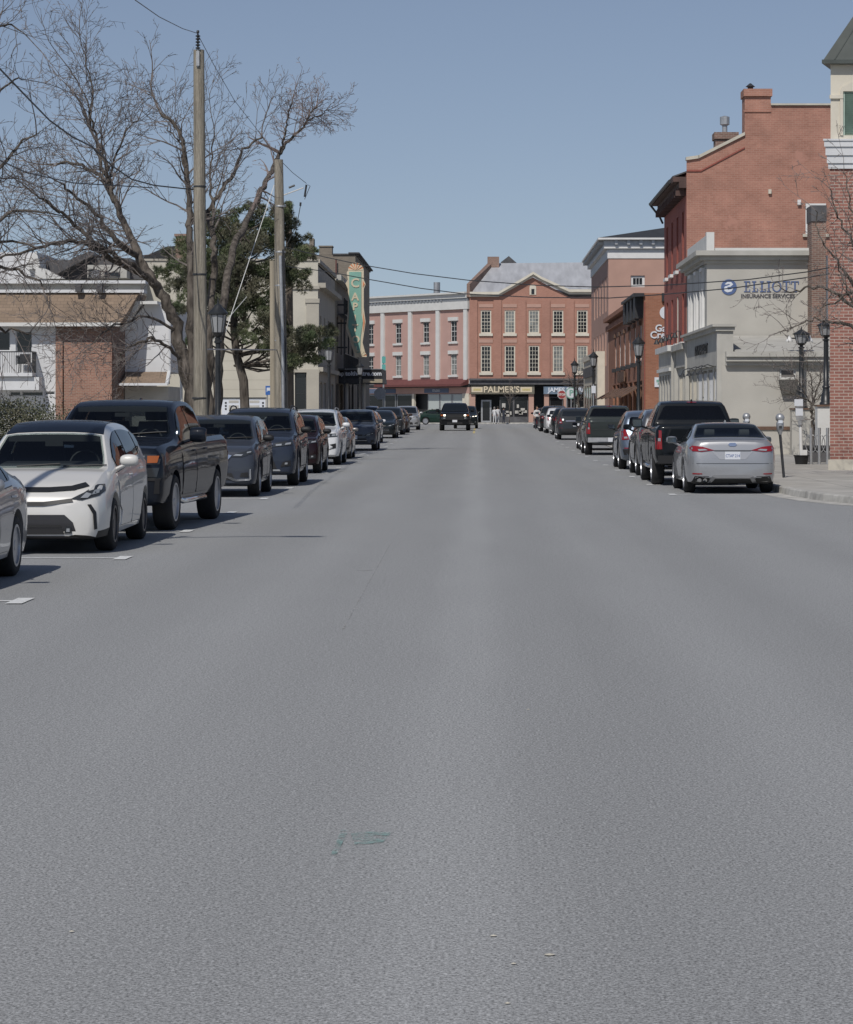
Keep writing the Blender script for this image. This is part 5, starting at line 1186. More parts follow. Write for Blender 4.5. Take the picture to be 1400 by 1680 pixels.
m_ = MB(); m_.fbox(TPk, 0, Lp, -.3, .26, zB + .002, zC); m_.fbox(TPk, 0, Lp, -.3, .42, zC + .302, zD + .1); m_.fbox(TPk, 0, Lp, -.3, .7, zD + .102, zD + .28); m_.build('cornice', M['offwhite'], pb)
m_ = MB(); m_.fbox(TPk, 0, Lp, -.3, .28, zC + .002, zC + .30)
for k in range(40): m_.fbox(TPk, .2 + k * .55, .42 + k * .55, .282, .36, zC + .05, zC + .28)
m_.build('dentils', M['steel'], pb)
m_ = MB(); m_.hexa([TPk(0, 0, zD - .1), TPk(Lp, 0, zD - .1), TPk(Lp, -12, zD - .1), TPk(0, -12, zD - .1), TPk(0, 0, zD), TPk(Lp, 0, zD), TPk(Lp, -12, zD), TPk(0, -12, zD)]); m_.build('roof', M['roofgrey'], pb)
m_ = MB(); u0, u1 = upx(626), upx(769); zt_ = zpx(623, 700); m_.hexa([TPk(u0, .01, zt_ - .5), TPk(u1, .01, zt_ - .5), TPk(u1, 1.0, zt_ - .72), TPk(u0, 1.0, zt_ - .72), TPk(u0, .01, zt_ + .05), TPk(u1, .01, zt_ + .05), TPk(u1, 1.0, zt_ - .5), TPk(u0, 1.0, zt_ - .5)]); m_.build('awning', M['awning'], pb)
m_ = MB(); zs1, zs2 = zpx(646, 700), zpx(636, 700); m_.fbox(TPk, 0, Lp, -.15, .02, zs1, zs2); m_.build('sign_band', M['pink'], pb)
for a, b_ in ((602, 650), (697, 737)): q = MB(); q.fbox(TPk, upx(a), upx(b_), .022, .07, zs1 + .08, zs2 - .08); s_ = q.build('name_board', mat('slate_board', (.10, .13, .20), .6), pb); text(s_, 'ORIGINALS' if a < 650 else 'STUDIO', .34, M['papers'], TPk, upx((a + b_) / 2), .09, (zs1 + zs2) / 2, ext=.03)
m_ = MB(); m_.fbox(TPk, 0, Lp, -.9, -.8, Zg, zA); m_.fbox(TPk, 0, Lp, -.8, .0, zs2 + .01, zA - .02); m_.build('shop_back_wall', M['dark'], pb)
for a, b_, lit in ((604, 628, 0), (630, 648, 0), (650, 676, 0), (701, 720, 1), (721, 740, 1), (741, 759, 1)):
    window(pb, TPk, upx(a), upx(b_), zpx(686, 700), zs1 - .05, M['steel'], mat('papered_glass', (.42, .46, .45), .3) if lit else M['glass_dark'], 1, 1, fw=.09, rec=.1, meet=False, name='display_window')
m_ = MB(); m_.fbox(TPk, upx(676.5), upx(680), -.2, .04, Zg, zs1); m_.build('pier', M['cream'], pb); m_ = MB(); m_.fbox(TPk, upx(759.5), upx(770), -.2, .06, Zg, zs1); m_.build('pier', M['cream'], pb)
m_ = MB(); m_.fbox(TPk, upx(600), upx(676), -.3, -.05, Zg, zpx(686, 700)); m_.fbox(TPk, upx(700), upx(759), -.3, -.05, Zg, zpx(686, 700)); m_.build('stall_riser', M['roofgrey'], pb)
m_ = MB(); m_.lathe([(.34, 0), (.34, 1.9)], (PX(717, 272), 272, zD - .2), 12); m_.build('roof_flue', M['steel'], pb)
# ================================================================ BUILDINGS, LEFT
LX = -9.3
TL = T_left(LX)
# long cream wall facing the camera, end of the beige block
yb = 152.0; TC = T_cam(yb); zz = lambda py: PZ(py, yb); xx = lambda px: PX(px, yb)
bg_ = place('beige_block', 'two storey beige rendered block with long blank cream side wall', 'building', (LX, yb, 0))
xl = xx(236); zt = zz(428)
m_ = MB(); hB = [(xx(484), xx(503), GF, zz(611))]
holed(m_, TC, xl, xx(478), GF, zt, []); holed(m_, TC, xx(478), LX, GF, zt, hB)
m_.face([(xl, yb, GF), (xl, 170, GF), (xl, 170, zt), (xl, yb, zt)]); m_.face([(xl, 170, GF), (LX, 170, GF), (LX, 170, zt), (xl, 170, zt)]); m_.build('side_wall', M['creamwall'], bg_)
m_ = MB(); m_.fbox(TC, xx(503.5), LX + .06, .0, .14, GF, zz(608)); m_.build('pilaster', M['beige'], bg_); m_ = MB(); m_.fbox(TC, xx(503), LX + .06, .0, .1, zz(540), zz(497)); m_.fbox(TC, xx(501), LX + .1, .0, .16, zz(497) + .002, zz(490)); m_.build('pilaster', M['beige'], bg_); m_ = MB(); m_.fbox(TC, xx(478), LX + .1, .0, .12, zz(474), zz(469)); m_.build('upper_band', M['beige'], bg_); m_ = MB()
m_.fbox(TC, xx(478), LX + .1, .0, .12, zz(611) + .002, zz(606)); m_.build('stucco_trim', M['beige'], bg_)
window(bg_, TC, xx(484), xx(503), GF + .1, zz(611), M['dark'], M['glass_dark'], 1, 3, meet=False, name='shop_window')
hs_ = [(154 + k * 4, 155.3 + k * 4, 5.0, 7.2) for k in range(4)] + [(153.5 + k * 4, 156.4 + k * 4, .7, 3.3) for k in range(4)]
m_ = MB(); holed(m_, TL, yb, 170, GF, zt, hs_); m_.build('street_wall', M['beige'], bg_)
for a in hs_: window(bg_, TL, *a, M['offwhite'], M['glass'], 1, 2)
m_ = MB(); m_.fbox(TL, yb, 170, .0, .45, zz(469) - .1, zz(469) + .18); m_.fbox(TL, yb, 170, .0, .3, 3.9, 4.15); m_.fbox(TL, yb, 170, .0, .12, zt - .12, zt + .1); m_.build('cornice', M['beige'], bg_)
m_ = MB(); m_.box(xl - .05, LX, yb - .08, yb + .2, zt + .002, zt + .12); m_.build('coping', M['beige'], bg_)
m_ = MB(); m_.box(xl, LX, yb + .2, 170, zt - .3, zt - .2); m_.build('roof', M['roofgrey'], bg_)
m_ = MB()
for k in range(14): m_.fbox(TC, xx(347), xx(478), .0, .006, 1.2 + k * .55, 1.22 + k * .55)
m_.build('wall_joints', M['beige'], bg_)
# back roof and chimney above the wall
bk = place('gabled_house', 'dark roofed house with a brick chimney behind the cream wall', 'house', (-18, 165, 0))
m_ = MB(); T_ = T_cam(166); X_ = lambda p: PX(p, 166); Z_ = lambda p: PZ(p, 166)
m_.prism([(X_(225), Z_(430)), (X_(238), Z_(420)), (X_(275), Z_(404)), (X_(300), Z_(404)), (X_(345), Z_(424)), (X_(345), Z_(430))], T_, -8, 0); m_.build('roof', M['blackroof'], bk)
m_ = MB(); m_.fbox(T_, X_(228), X_(344), -8, -.1, GF, Z_(430) - .01); m_.build('wall', M['creamwall'], bk)
m_ = MB(); m_.fbox(T_, X_(289), X_(307), -1, .2, Z_(425), Z_(388)); m_.fbox(T_, X_(287), X_(309), -1.1, .3, Z_(388) + .002, Z_(384)); m_.build('chimney', M['oldbrick'], bk)

# theatre block
tb = place('theatre_building', 'grey painted theatre front with iron fire escape and covered entrance', 'building', (LX, 172, 0))
y0t, y1t = 170.2, 198; zT = PZ(452, y0t)
hs_ = [(172 + k * 5, 173.6 + k * 5, 5.4, 7.8) for k in range(5)] + [(171.5 + k * 5.2, 174.6 + k * 5.2, .8, 3.4) for k in range(5)]
m_ = MB(); holed(m_, TL, y0t, y1t, GF, zT, hs_); quad_walls(m_, LX - 12, LX, y0t, y1t, GF, zT, skip=('right',)); m_.build('wall', M['greybrick'], tb)
for a in hs_: window(tb, TL, *a, M['dark'], M['glass_dark'], 1, 2)
m_ = MB(); m_.fbox(TL, y0t, y1t, .0, .4, zT - .3, zT + .05); m_.build('cornice', M['stucco_trim'], tb)
m_ = MB(); m_.box(LX - 12, LX, y0t, y1t, zT - .2, zT - .1); m_.build('roof', M['roofgrey'], tb)
m_ = MB()      # fire escape: platforms, rails and stringers
for z in (4.3, 7.9):
    m_.fbox(TL, 172, 192, .1, .55, z, z + .08)
    for k in range(41): u = 172 + k * .5; m_.fbox(TL, u, u + .03, .51, .54, z + .08, z + 1.05)
    m_.fbox(TL, 172, 192, .5, .55, z + 1.05, z + 1.1)
for u in (172.2, 178, 184, 191.8): m_.fbox(TL, u, u + .08, .45, .54, GF, 9)
m_.build('fire_escape', M['dark'], tb)
# brown-grey building with chimneys, farther on
gb = place('taupe_building', 'taller taupe brick building with chimney and flat parapet behind the theatre sign', 'building', (LX, 200, 0))
y0b = 198.3; T_ = T_cam(y0b); X_ = lambda p: PX(p, y0b); Z_ = lambda p: PZ(p, y0b)
m_ = MB(); quad_walls(m_, X_(500), LX, y0b, 224, GF, Z_(418), skip=()); m_.build('wall', M['greybrick'], gb)
m_ = MB(); m_.fbox(T_, X_(524), X_(545), -1.4, .02, Z_(418), Z_(405)); m_.fbox(T_, X_(523), X_(546), -1.5, .1, Z_(405) + .002, Z_(403)); m_.fbox(T_, X_(508), X_(515), -1.4, .1, Z_(430), Z_(391)); m_.build('chimney', M['greybrick'], gb)
m_ = MB(); m_.fbox(T_, X_(546), LX + .1, -25.8, .12, Z_(418) + .002, Z_(416)); m_.fbox(T_, X_(572), LX + .3, -25.8, .2, Z_(416) + .002, Z_(414)); m_.build('coping', M['roofgrey'], gb)
m_ = MB(); m_.fbox(T_, X_(547), X_(561), .02, .6, Z_(470), Z_(466)); m_.fbox(T_, X_(549), X_(559), .02, .4, Z_(500), Z_(470) - .002); m_.build('wall_vent', M['cream'], gb)
m_ = MB(); m_.tube([(X_(552), y0b - .3, Z_(480)), (X_(552), y0b - .3, Z_(425))], .05, 6); m_.build('vent_pipe', M['awning'], gb)

# blade sign
ys_ = 173.0; T_ = T_cam(ys_); sx_ = lambda p: PX(p, ys_); sz_ = lambda p: PZ(p, ys_); pq = lambda L_: [(sx_(a), sz_(b)) for a, b in L_]
bs = place('theatre_sign', 'tall tapering green blade sign spelling CAPITOL in cream letters', 'sign', (sx_(585), ys_, sz_(590)))
m_ = MB(); m_.prism(pq([(569, 447), (572, 443), (597, 443), (597, 459), (600, 466), (597, 474), (597, 505), (600, 528), (595, 562), (599, 577), (597, 586), (583, 586), (568, 538), (571, 512), (571, 474), (567, 465), (571, 459)]), T_, -.5, .0); bd = m_.build('sign_box', M['signcream'], bs)
m_ = MB(); m_.prism(pq([(573.2, 446), (593, 446), (593, 515), (595.5, 528), (592, 552), (591, 578), (586, 579), (571.5, 536), (573.2, 516)]), T_, .002, .05); m_.build('green_face', M['signgreen'], bd)
m_ = MB()
for side in (595.2,):
    m_.prism(pq([(595.5, 461), (598.6, 466), (595.5, 471)]), T_, .003, .04); m_.prism(pq([(596.2, 513), (598.8, 528), (596.0, 545)]), T_, .003, .04)
m_.build('orange_inlay', M['signorange'], bd)
def fan(mb, mb2, cx, cz, r, a0, a1, n):
    for i in range(n):
        t0, t1 = R(a0 + (a1 - a0) * i / n), R(a0 + (a1 - a0) * (i + 1) / n)
        tgt = mb if i % 2 else mb2
        tgt.prism([(cx, cz), (cx + r * math.cos(t0), cz + r * math.sin(t0)), (cx + (r + .03) * math.cos((t0 + t1) / 2), cz + (r + .03) * math.sin((t0 + t1) / 2)), (cx + r * math.cos(t1), cz + r * math.sin(t1))], T_, -.42, -.02 if tgt is mb else .02)
for fa_ in ((sx_(584), sz_(444), .50, 5, 175, 13), (sx_(591), sz_(585), .42, -5, 120, 9)):
    a_, b_ = MB(), MB(); fan(a_, b_, *fa_); so_ = a_.build('sunburst', M['signorange'], bs); b_.build('sunburst_ray', M['signcream'], so_)
for ch, py, s_ in (('C', 465, .82), ('A', 487.5, .72), ('P', 503.5, .68), ('I', 522, .55), ('T', 538.5, .66), ('O', 557.5, .66), ('L', 573, .45)):
    text(bd, ch, s_, M['signcream'], T_, sx_(583 + (557 < py) * 1.0 + (570 < py) * 2), .07, sz_(py), ext=.04, bold=.018)
m_ = MB(); 
for z in (sz_(500), sz_(530), sz_(570)): m_.box(LX, sx_(570), ys_ + .2, ys_ + .3, z - .05, z + .05)
m_.build('bracket', M['dark'], bs)
# marquee
ym = 174.5; T_ = T_cam(ym); sx_ = lambda p: PX(p, ym); sz_ = lambda p: PZ(p, ym)
mq = place('theatre_marquee', 'black projecting theatre marquee with white web address', 'marquee', (-8, ym, 3.7))
m_ = MB(); m_.box(LX, sx_(627), ym, ym + 8, sz_(621), sz_(606)); bx_ = m_.build('canopy', M['black'], mq)
m_ = MB(); m_.box(LX, sx_(628), ym - .08, ym + 8.05, sz_(629), sz_(621) - .002)
bd2 = m_.build('lower_fascia', M['dark'], bx_)
m_ = MB()
for k in range(26): m_.fbox(T_, sx_(596) + k * .05, sx_(596) + k * .05 + .03, .09, .12, sz_(628), sz_(622))
m_.build('bulb_strip', M['signcream'], bx_)
m_ = MB(); m_.box(LX, sx_(627), ym - .06, ym + 8.02, sz_(606) + .002, sz_(605)); m_.build('top_trim', M['steel'], bx_)
text(bx_, 'capitoltheatre.com', .40, M['papers'], T_, sx_(589), .02, sz_(613), ext=.03, bold=.012)
m_ = MB()
for u in (sx_(568), sx_(596)): m_.lathe([(.14, GF), (.14, sz_(629))], (u, ym + .6, .15), 10)
m_.build('column', M['stucco_trim'], bx_)

# --- low motel-like house behind the hedge
yh = 125.0; T_ = T_cam(yh); hx = lambda p: PX(p, yh); hz = lambda p: PZ(p, yh)
hs = place('motel_house', 'low house with brown shingled mansard, white siding, balcony and brick bay', 'house', (-21, yh, 0))
m_ = MB(); m_.hexa([(hx(-120), yh - .6, hz(534)), (hx(199), yh - .6, hz(534)), (hx(199), yh + 4, hz(534)), (hx(-120), yh + 4, hz(534)), (hx(-120), yh + .9, hz(480)), (hx(224), yh + .9, hz(480)), (hx(224), yh + 4, hz(480)), (hx(-120), yh + 4, hz(480))]); m_.build('mansard_roof', M['shingle'], hs)
m_ = MB(); m_.box(hx(-120), hx(201), yh - .75, yh - .602, hz(536), hz(530)); m_.build('eaves_gutter', M['offwhite'], hs)
m_ = MB(); m_.box(hx(-120), hx(233), yh + .75, yh + 2, hz(479), hz(474)); m_.box(hx(-120), hx(236), yh + .6, yh + 2, hz(464), hz(459)); m_.box(hx(-120), hx(205), yh + 2.002, yh + 6, hz(466), hz(460)); fb = m_.build('roof_fascia', M['siding'], hs)
m_ = MB(); m_.box(hx(-120), hx(233), yh + .9, yh + 2, hz(474) + .002, hz(464) - .002); m_.build('roof_band', M['stucco_trim'], hs)
m_ = MB()
for p in (122, 157): m_ = MB(); m_.box(hx(p), hx(p + 9), yh + .3, yh + .8, hz(478), hz(466)); m_.build('roof_vent', M['roofgrey'], hs)
m_ = MB()
hh = [(hx(26), hx(53), hz(578), hz(543)), (hx(-60), hx(17), hz(576), hz(543)), (hx(26), hx(46), hz(599), hz(583)), (hx(16), hx(34), hz(650), hz(642)), (hx(36), hx(71), hz(650), hz(642)), (hx(73), hx(90), hz(648), hz(642))]
holed(m_, T_, hx(-120), hx(91.5), GF, hz(534), hh); m_.build('wall', M['siding'], hs)
for a in hh: window(hs, T_, *a, M['siding'], M['glass_dark'], 1, 1, meet=False, fw=.05)
m_ = MB(); m_.box(hx(92), hx(103.5), yh - .12, yh + .3, GF, hz(550)); m_.box(hx(107), hx(185), yh - .3, yh + .3, GF, hz(562)); m_.build('brick_bay', M['housebrick'], hs)
m_ = MB(); m_.box(hx(91.6), hx(186), yh + .02, yh + .5, GF, hz(534)); m_.hexa([(hx(186), yh, GF), (hx(212), yh + 5, GF), (hx(212), yh + 5.5, GF), (hx(186), yh + .5, GF), (hx(186), yh, hz(534)), (hx(212), yh + 5, hz(534)), (hx(212), yh + 5.5, hz(534)), (hx(186), yh + .5, hz(534))]); m_.build('recessed_wall', M['oldbrick'], hs)
# balcony
m_ = MB(); m_.box(hx(-60), hx(60), yh - 1.2, yh - .002, hz(618), hz(612)); m_.box(hx(-60), hx(70), yh - 1.0, yh - .003, hz(640), hz(619)); bal = m_.build('balcony', M['siding'], hs)
m_ = MB(); m_.box(hx(-60), hx(60), yh - 1.2, yh - 1.16, hz(579), hz(577)); m_.box(hx(60) - .04, hx(60), yh - 1.16, yh, hz(579), hz(577))
for k in range(44): u = hx(-60) + k * .083; m_.box(u, u + .018, yh - 1.19, yh - 1.17, hz(612), hz(579)) if u < hx(60) else None
for k in range(12): m_.box(hx(60) - .03, hx(60) - .01, yh - 1.1 + k * .095, yh - 1.08 + k * .095, hz(612), hz(579))
m_.build('balcony_rail', M['dark'], bal)
# low white gabled wing with garage hood
yw = 127.0; T_ = T_cam(yw); wx = lambda p: PX(p, yw); wz_ = lambda p: PZ(p, yw)
m_ = MB(); m_.prism([(wx(205), wz_(610)), (wx(277), wz_(610)), (wx(277), wz_(500)), (wx(238), wz_(500)), (wx(205), wz_(540))], T_, -8, 0); m_.build('white_wing', M['siding'], hs)
m_ = MB(); m_.prism([(wx(203), wz_(545)), (wx(233), wz_(500)), (wx(262), wz_(500)), (wx(262), wz_(495)), (wx(226), wz_(495)), (wx(199), wz_(540))], T_, -6.2, .9); m_.build('wing_fascia', M['offwhite'], hs)
m_ = MB(); m_.hexa([(wx(203), yw - 1.4, wz_(630)), (wx(279), yw - 1.4, wz_(630)), (wx(279), yw, wz_(630)), (wx(203), yw, wz_(630)), (wx(210), yw - .1, wz_(610)), (wx(277), yw - .1, wz_(610)), (wx(277), yw, wz_(610)), (wx(210), yw, wz_(610))]); m_.build('garage_hood', M['shingle'], hs)
m_ = MB(); m_.box(wx(202), wx(281), yw - 1.5, yw - 1.402, wz_(633), wz_(629)); m_.tube([(wx(280), yw - 1.4, wz_(630)), (wx(278), yw - .05, wz_(609)), (wx(278), yw - .05, wz_(500))], .09, 6); m_.build('gutter_pipe', M['siding'], hs)
m_ = MB(); m_.box(wx(206), wx(277), yw - .2, yw + 5, GF, wz_(634)); m_.build('garage', M['stucco_trim'], hs)
# chair on the balcony
bc = place('patio_chair', 'small dark metal chair on the white balcony', 'chair', (hx(44), yh - .6, hz(612)))
m_ = MB(); cx, cy, cz = hx(44), yh - .6, hz(612); m_.box(cx - .25, cx + .25, cy - .25, cy + .25, cz + .42, cz + .45); m_.build('seat', M['dark'], bc)
m_ = MB(); m_.box(cx - .25, cx + .25, cy + .22, cy + .25, cz + .5, cz + .9); m_.build('backrest', M['dark'], bc)
for a in (-.23, .23):
    for b_ in (-.23, .23): q = MB(); q.tube([(cx + a, cy + b_, cz), (cx + a * .9, cy + b_ * .9, cz + .42)], .015, 5); q.build('leg', M['dark'], bc)
# grey roofs behind
yr = 150.0; T_ = T_cam(yr); rx = lambda p: PX(p, yr); rz = lambda p: PZ(p, yr)
gr = place('grey_gabled_house', 'grey shingled gabled roof with rooftop vents showing above the brown mansard', 'house', (-24, yr, 0))
m_ = MB(); m_.prism([(rx(88), rz(458)), (rx(98), rz(446)), (rx(150), rz(420)), (rx(215), rz(424)), (rx(236), rz(458))], T_, -10, 0); m_.prism([(rx(68), rz(430)), (rx(120), rz(428)), (rx(153), rz(414)), (rx(158), rz(420)), (rx(98), rz(452)), (rx(78), rz(452))], T_, -8, 1.2); m_.build('roof', M['roofgrey'], gr)
m_ = MB(); m_.box(rx(60), rx(234), yr + .2, yr + 9, GF, rz(458)); m_.build('wall', M['stucco_trim'], gr)
m_ = MB(); m_.box(rx(150), rx(214), yr - 1.5, yr - .02, rz(458), rz(437)); dm = m_.build('dormer', M['stucco_trim'], gr)
m_ = MB(); m_.box(rx(178), rx(203), yr - 1.56, yr - 1.502, rz(456), rz(449)); m_.box(rx(152), rx(160), yr - 1.56, yr - 1.502, rz(456), rz(444)); m_.build('window', M['glass_dark'], dm)
m_ = MB(); m_.lathe([(.28, 0), (.3, .3), (.34, .32), (.02, .5)], (rx(166), yr - 2.0, rz(459)), 12); m_.build('roof_vent', M['steel'], gr)
wf = place('white_flat_house', 'white flat roofed house behind the bare branches at far left', 'house', (-29, 146, 0))
T_ = T_cam(146); m_ = MB(); q = lambda p, r_: (PX(p, 146), PZ(r_, 146))
m_.prism([q(-80, 640), q(62, 640), q(62, 414), q(-80, 414)], T_, -8, 0); m_.build('wall', M['siding'], wf)
m_ = MB(); m_.prism([q(46, 432), q(62, 412), q(68, 434), q(66, 442), q(48, 442)], T_, .002, .5); m_.prism([q(62, 440), q(78, 442), q(108, 458), q(60, 458)], T_, .0, .6); m_.build('roof', M['offwhite'], wf)

# low brick garden wall behind hedge
gw = MB(); gw.box(-16, -8.2, 71.0, 71.3, GF, .95); o = gw.build('garden_wall', M['housebrick']); tagit(o, 'low red brick garden wall showing through the hedge', 'wall')

# ================================================================ STREET FURNITURE
lamp0 = None
def lamp_build(label, group, scale=1.0):
    t = thing('street_lamp', label, 'street lamp', (0, 0, 0), 0, group)
    m_ = MB(); m_.lathe([(.20, 0), (.20, .10), (.16, .16), (.15, .55), (.11, .70), (.10, .9), (.125, .92), (.125, 1.0), (.085, 1.05), (.075, 2.6), (.075, 3.45), (.11, 3.47), (.11, 3.52), (.06, 3.56), (.06, 3.62), (.12, 3.66), (.15, 3.74)], (0, 0, 0), 12); m_.build('post', M['lamp_black'], t, smooth=40)
    m_ = MB(); m_.lathe([(.15, 3.745), (.235, 4.25)], (0, 0, 0), 8); gl = m_.build('lantern', M['lantern'], t)
    m_ = MB()
    for j in range(8):
        a = 2 * math.pi * j / 8; m_.tube([(.152 * math.cos(a), .152 * math.sin(a), 3.74), (.238 * math.cos(a), .238 * math.sin(a), 4.26)], .014, 4)
    m_.lathe([(.25, 4.24), (.29, 4.26), (.29, 4.30), (.12, 4.46), (.10, 4.50), (.03, 4.55), (.025, 4.62), (.005, 4.74)], (0, 0, 0), 12)
    m_.lathe([(.16, 3.73), (.17, 3.76)], (0, 0, 0), 8)
    m_.lathe([(.035, 3.78), (.05, 4.05)], (0, 0, 0), 6)
    m_.build('lantern_frame', M['lamp_black'], gl, smooth=40); return t
lamps = [(358, -6.95, 'black lantern street lamp beside the nearer left utility pole'), (540, -7.0, 'black lantern street lamp in front of the beige block'), (591, -7.0, 'black lantern street lamp below the green theatre sign'),
         (1048, 7.0, 'nearest black lantern street lamp in front of the credit union'), (974, 7.0, 'black lantern street lamp in front of the cream shop'), (943, 7.0, 'far black lantern street lamp before the brick block with the white pediment')]
L0 = lamp_build(lamps[0][2], 'lantern street lamps along the street')
for i, (px, X, lb) in enumerate(lamps):
    Y = X * F / (px - VX); o = L0 if i == 0 else copy_tree(L0); o.location = (X, Y, gz(Y) + GF); o['label'] = lb
    zt_ = {358: 487, 540: 556, 591: 590, 1048: 545, 974: 572, 943: 587}[px]; s_ = (PZ(zt_, Y) - gz(Y) - GF) / 4.74; o.scale = (s_ * .97, s_ * .97, s_)
# shorter lamps on gate piers
for px, py, Y, lb, hp in ((1315, 535, 91, 'black lantern lamp standing on the pale pier left of the brick corner', 659), (1355.5, 520, 84, 'black lantern lamp partly behind the brown brick corner tower', 655)):
    pr = place('gate_pier', 'pale stucco gate pier under the ' + ('left' if px < 1330 else 'right') + ' short lantern lamp', 'pier', (PX(px, Y), Y, GF), 'gate piers'); xw = 17 if px < 1330 else 20
    m_ = MB(); m_.box(PX(px - xw + (4 if px > 1330 else 0), Y), PX(px + xw, Y), Y - .3, Y + .3, GF, PZ(672 if px < 1330 else 667, Y)); m_.build('shaft', M['stucco'] if px < 1330 else M['offwhite'], pr)
    m_ = MB(); m_.box(PX(px - xw - 1 + (4 if px > 1330 else 0), Y), PX(px + xw + 1, Y), Y - .36, Y + .36, PZ(672 if px < 1330 else 667, Y) + .002, PZ(669.5 if px < 1330 else 664, Y)); m_.build('cap', M['brown'], pr)
    o = copy_tree(L0, label=lb); o['group'] = 'short lamps on gate piers'; zb_ = PZ(669.5 if px < 1330 else 664, Y); s_ = (PZ(py, Y) - zb_) / 4.74
    o.location = (PX(px, Y), Y, zb_); o.scale = (1.05, 1.05, s_)
# parking meters
def meter(px, Y, lb):
    t = place('parking_meter', lb, 'parking meter', (PX(px, Y), Y, GF), 'parking meters on the right pavement'); x = PX(px, Y); lean = .09
    m_ = MB(); m_.tube([(x + lean, Y, GF), (x, Y, GF + 1.02)], .032, 8); m_.build('post', M['dark'], t, smooth=50)
    z = GF + 1.0
    m_ = MB(); m_.lathe([(.035, 0), (.05, .04), (.085, .14), (.088, .26), (.08, .29)], (x, Y, z), 14); hb = m_.build('housing', M['steel'], t, smooth=50)
    m_ = MB(); prof = [(0.001, -.105)] + [(.105 * math.cos(a), .105 * math.sin(a)) for a in [R(-80 + i * 20) for i in range(9)]] + [(.001, .105)]
    m_.lathe(prof, (x, Y, z + .385), 16); hd = m_.build('dome', M['steel'], t, smooth=60)
    m_ = MB(); m_.box(x - .05, x + .05, Y - .1, Y - .085, z + .26, z + .33); m_.build('display', M['papers'], hd); m_ = MB(); m_.box(x - .035, x + .035, Y - .105, Y - .092, z + .14, z + .2); m_.build('coin_plate', M['dark'], hb)
meter(1280, 60.5, 'grey domed parking meter on the kerb right of the silver sedan'); meter(1225, 69, 'domed parking meter head showing just above the silver sedan')
meter(1108, 92, 'parking meter half hidden between the black pickup and the shops')
# bike rack
rk = place('bike_rack', 'galvanised bike rack of posts with paired hoops by the brick corner', 'bike rack', (PX(1340, 75), 75, GF))
for i, px in enumerate((1331, 1344.5, 1358)):
    x = PX(px, 75); m_ = MB(); m_.tube([(x, 75, GF), (x, 75, GF + 1.05)], .045, 8); m_.build('post', M['steel'], rk, smooth=50)
    m_ = MB()
    for s in (-1, 1): m_.tube([(x + s * .02, 75, GF + .85)] + [(x + s * (.02 + .14 * math.sin(t)), 75, GF + .60 + .25 * math.cos(t)) for t in [i_ * math.pi / 8 for i_ in range(9)]], .014, 6)
    m_.build('hoop', M['steel'], rk, smooth=60)
pw = place('low_planter', 'low dark stone planter box behind the bike rack', 'planter', (PX(1345, 78), 78, GF)); m_ = MB(); m_.box(PX(1318, 78), PX(1364, 78), 77.6, 78.6, GF, GF + .42); m_.build('box', M['roofgrey'], pw); m_ = MB(); m_.box(PX(1317, 78), PX(1365, 78), 77.5, 78.7, GF + .422, GF + .5); m_.build('rim', M['dark'], pw)
# white signpost in a black bucket
Yk = 75.0; x = PX(1315, Yk); bk_ = place('signpost', 'white post with taped paper notices set in a black plastic bucket', 'signpost', (x, Yk, GF))
m_ = MB(); m_.lathe([(.17, 0), (.20, .2), (.21, .24), (.23, .245), (.23, .27), (.20, .27)], (x, Yk, GF), 20); m_.build('bucket', M['black'], bk_, smooth=35)
m_ = MB(); m_.tube([(x, Yk, GF + .24), (x - .04, Yk, PZ(662, Yk))], .05, 10); m_.box(x + .02, x + .16, Yk - .06, Yk + .06, GF + .26, GF + .42); m_.build('post', M['white'], bk_, smooth=40)
m_ = MB(); m_.box(PX(1303, Yk), PX(1317, Yk), Yk - .10, Yk - .07, PZ(666, Yk), PZ(655, Yk)); m_.box(PX(1305, Yk), PX(1317, Yk), Yk - .095, Yk - .07, PZ(682, Yk), PZ(669, Yk)); m_.build('notice', M['papers'], bk_)
m_ = MB(); m_.box(PX(1306, Yk), PX(1317, Yk), Yk - .12, Yk - .06, PZ(668.5, Yk), PZ(666.5, Yk)); m_.box(PX(1306, Yk), PX(1318, Yk), Yk - .1, Yk - .06, PZ(689, Yk), PZ(682.5, Yk)); m_.box(PX(1309, Yk), PX(1315, Yk), Yk - .1, Yk - .06, PZ(697, Yk), PZ(689.5, Yk)); m_.build('clip_box', M['steel'], bk_)
# rail fence along the patio
fe = place('patio_rail', 'thin dark rail between the pale gate piers', 'railing', (PX(1330, 91), 91, GF)); m_ = MB(); m_.box(PX(1317, 91), PX(1343, 91), 90.9, 91.0, PZ(699, 91), PZ(696.5, 91)); m_.box(PX(1317, 91), PX(1318, 91), 90.9, 91.0, GF, PZ(696.5, 91)); m_.box(PX(1342, 91), PX(1343, 91), 90.9, 91.0, GF, PZ(696.5, 91)); m_.build('rail', M['brown'], fe)

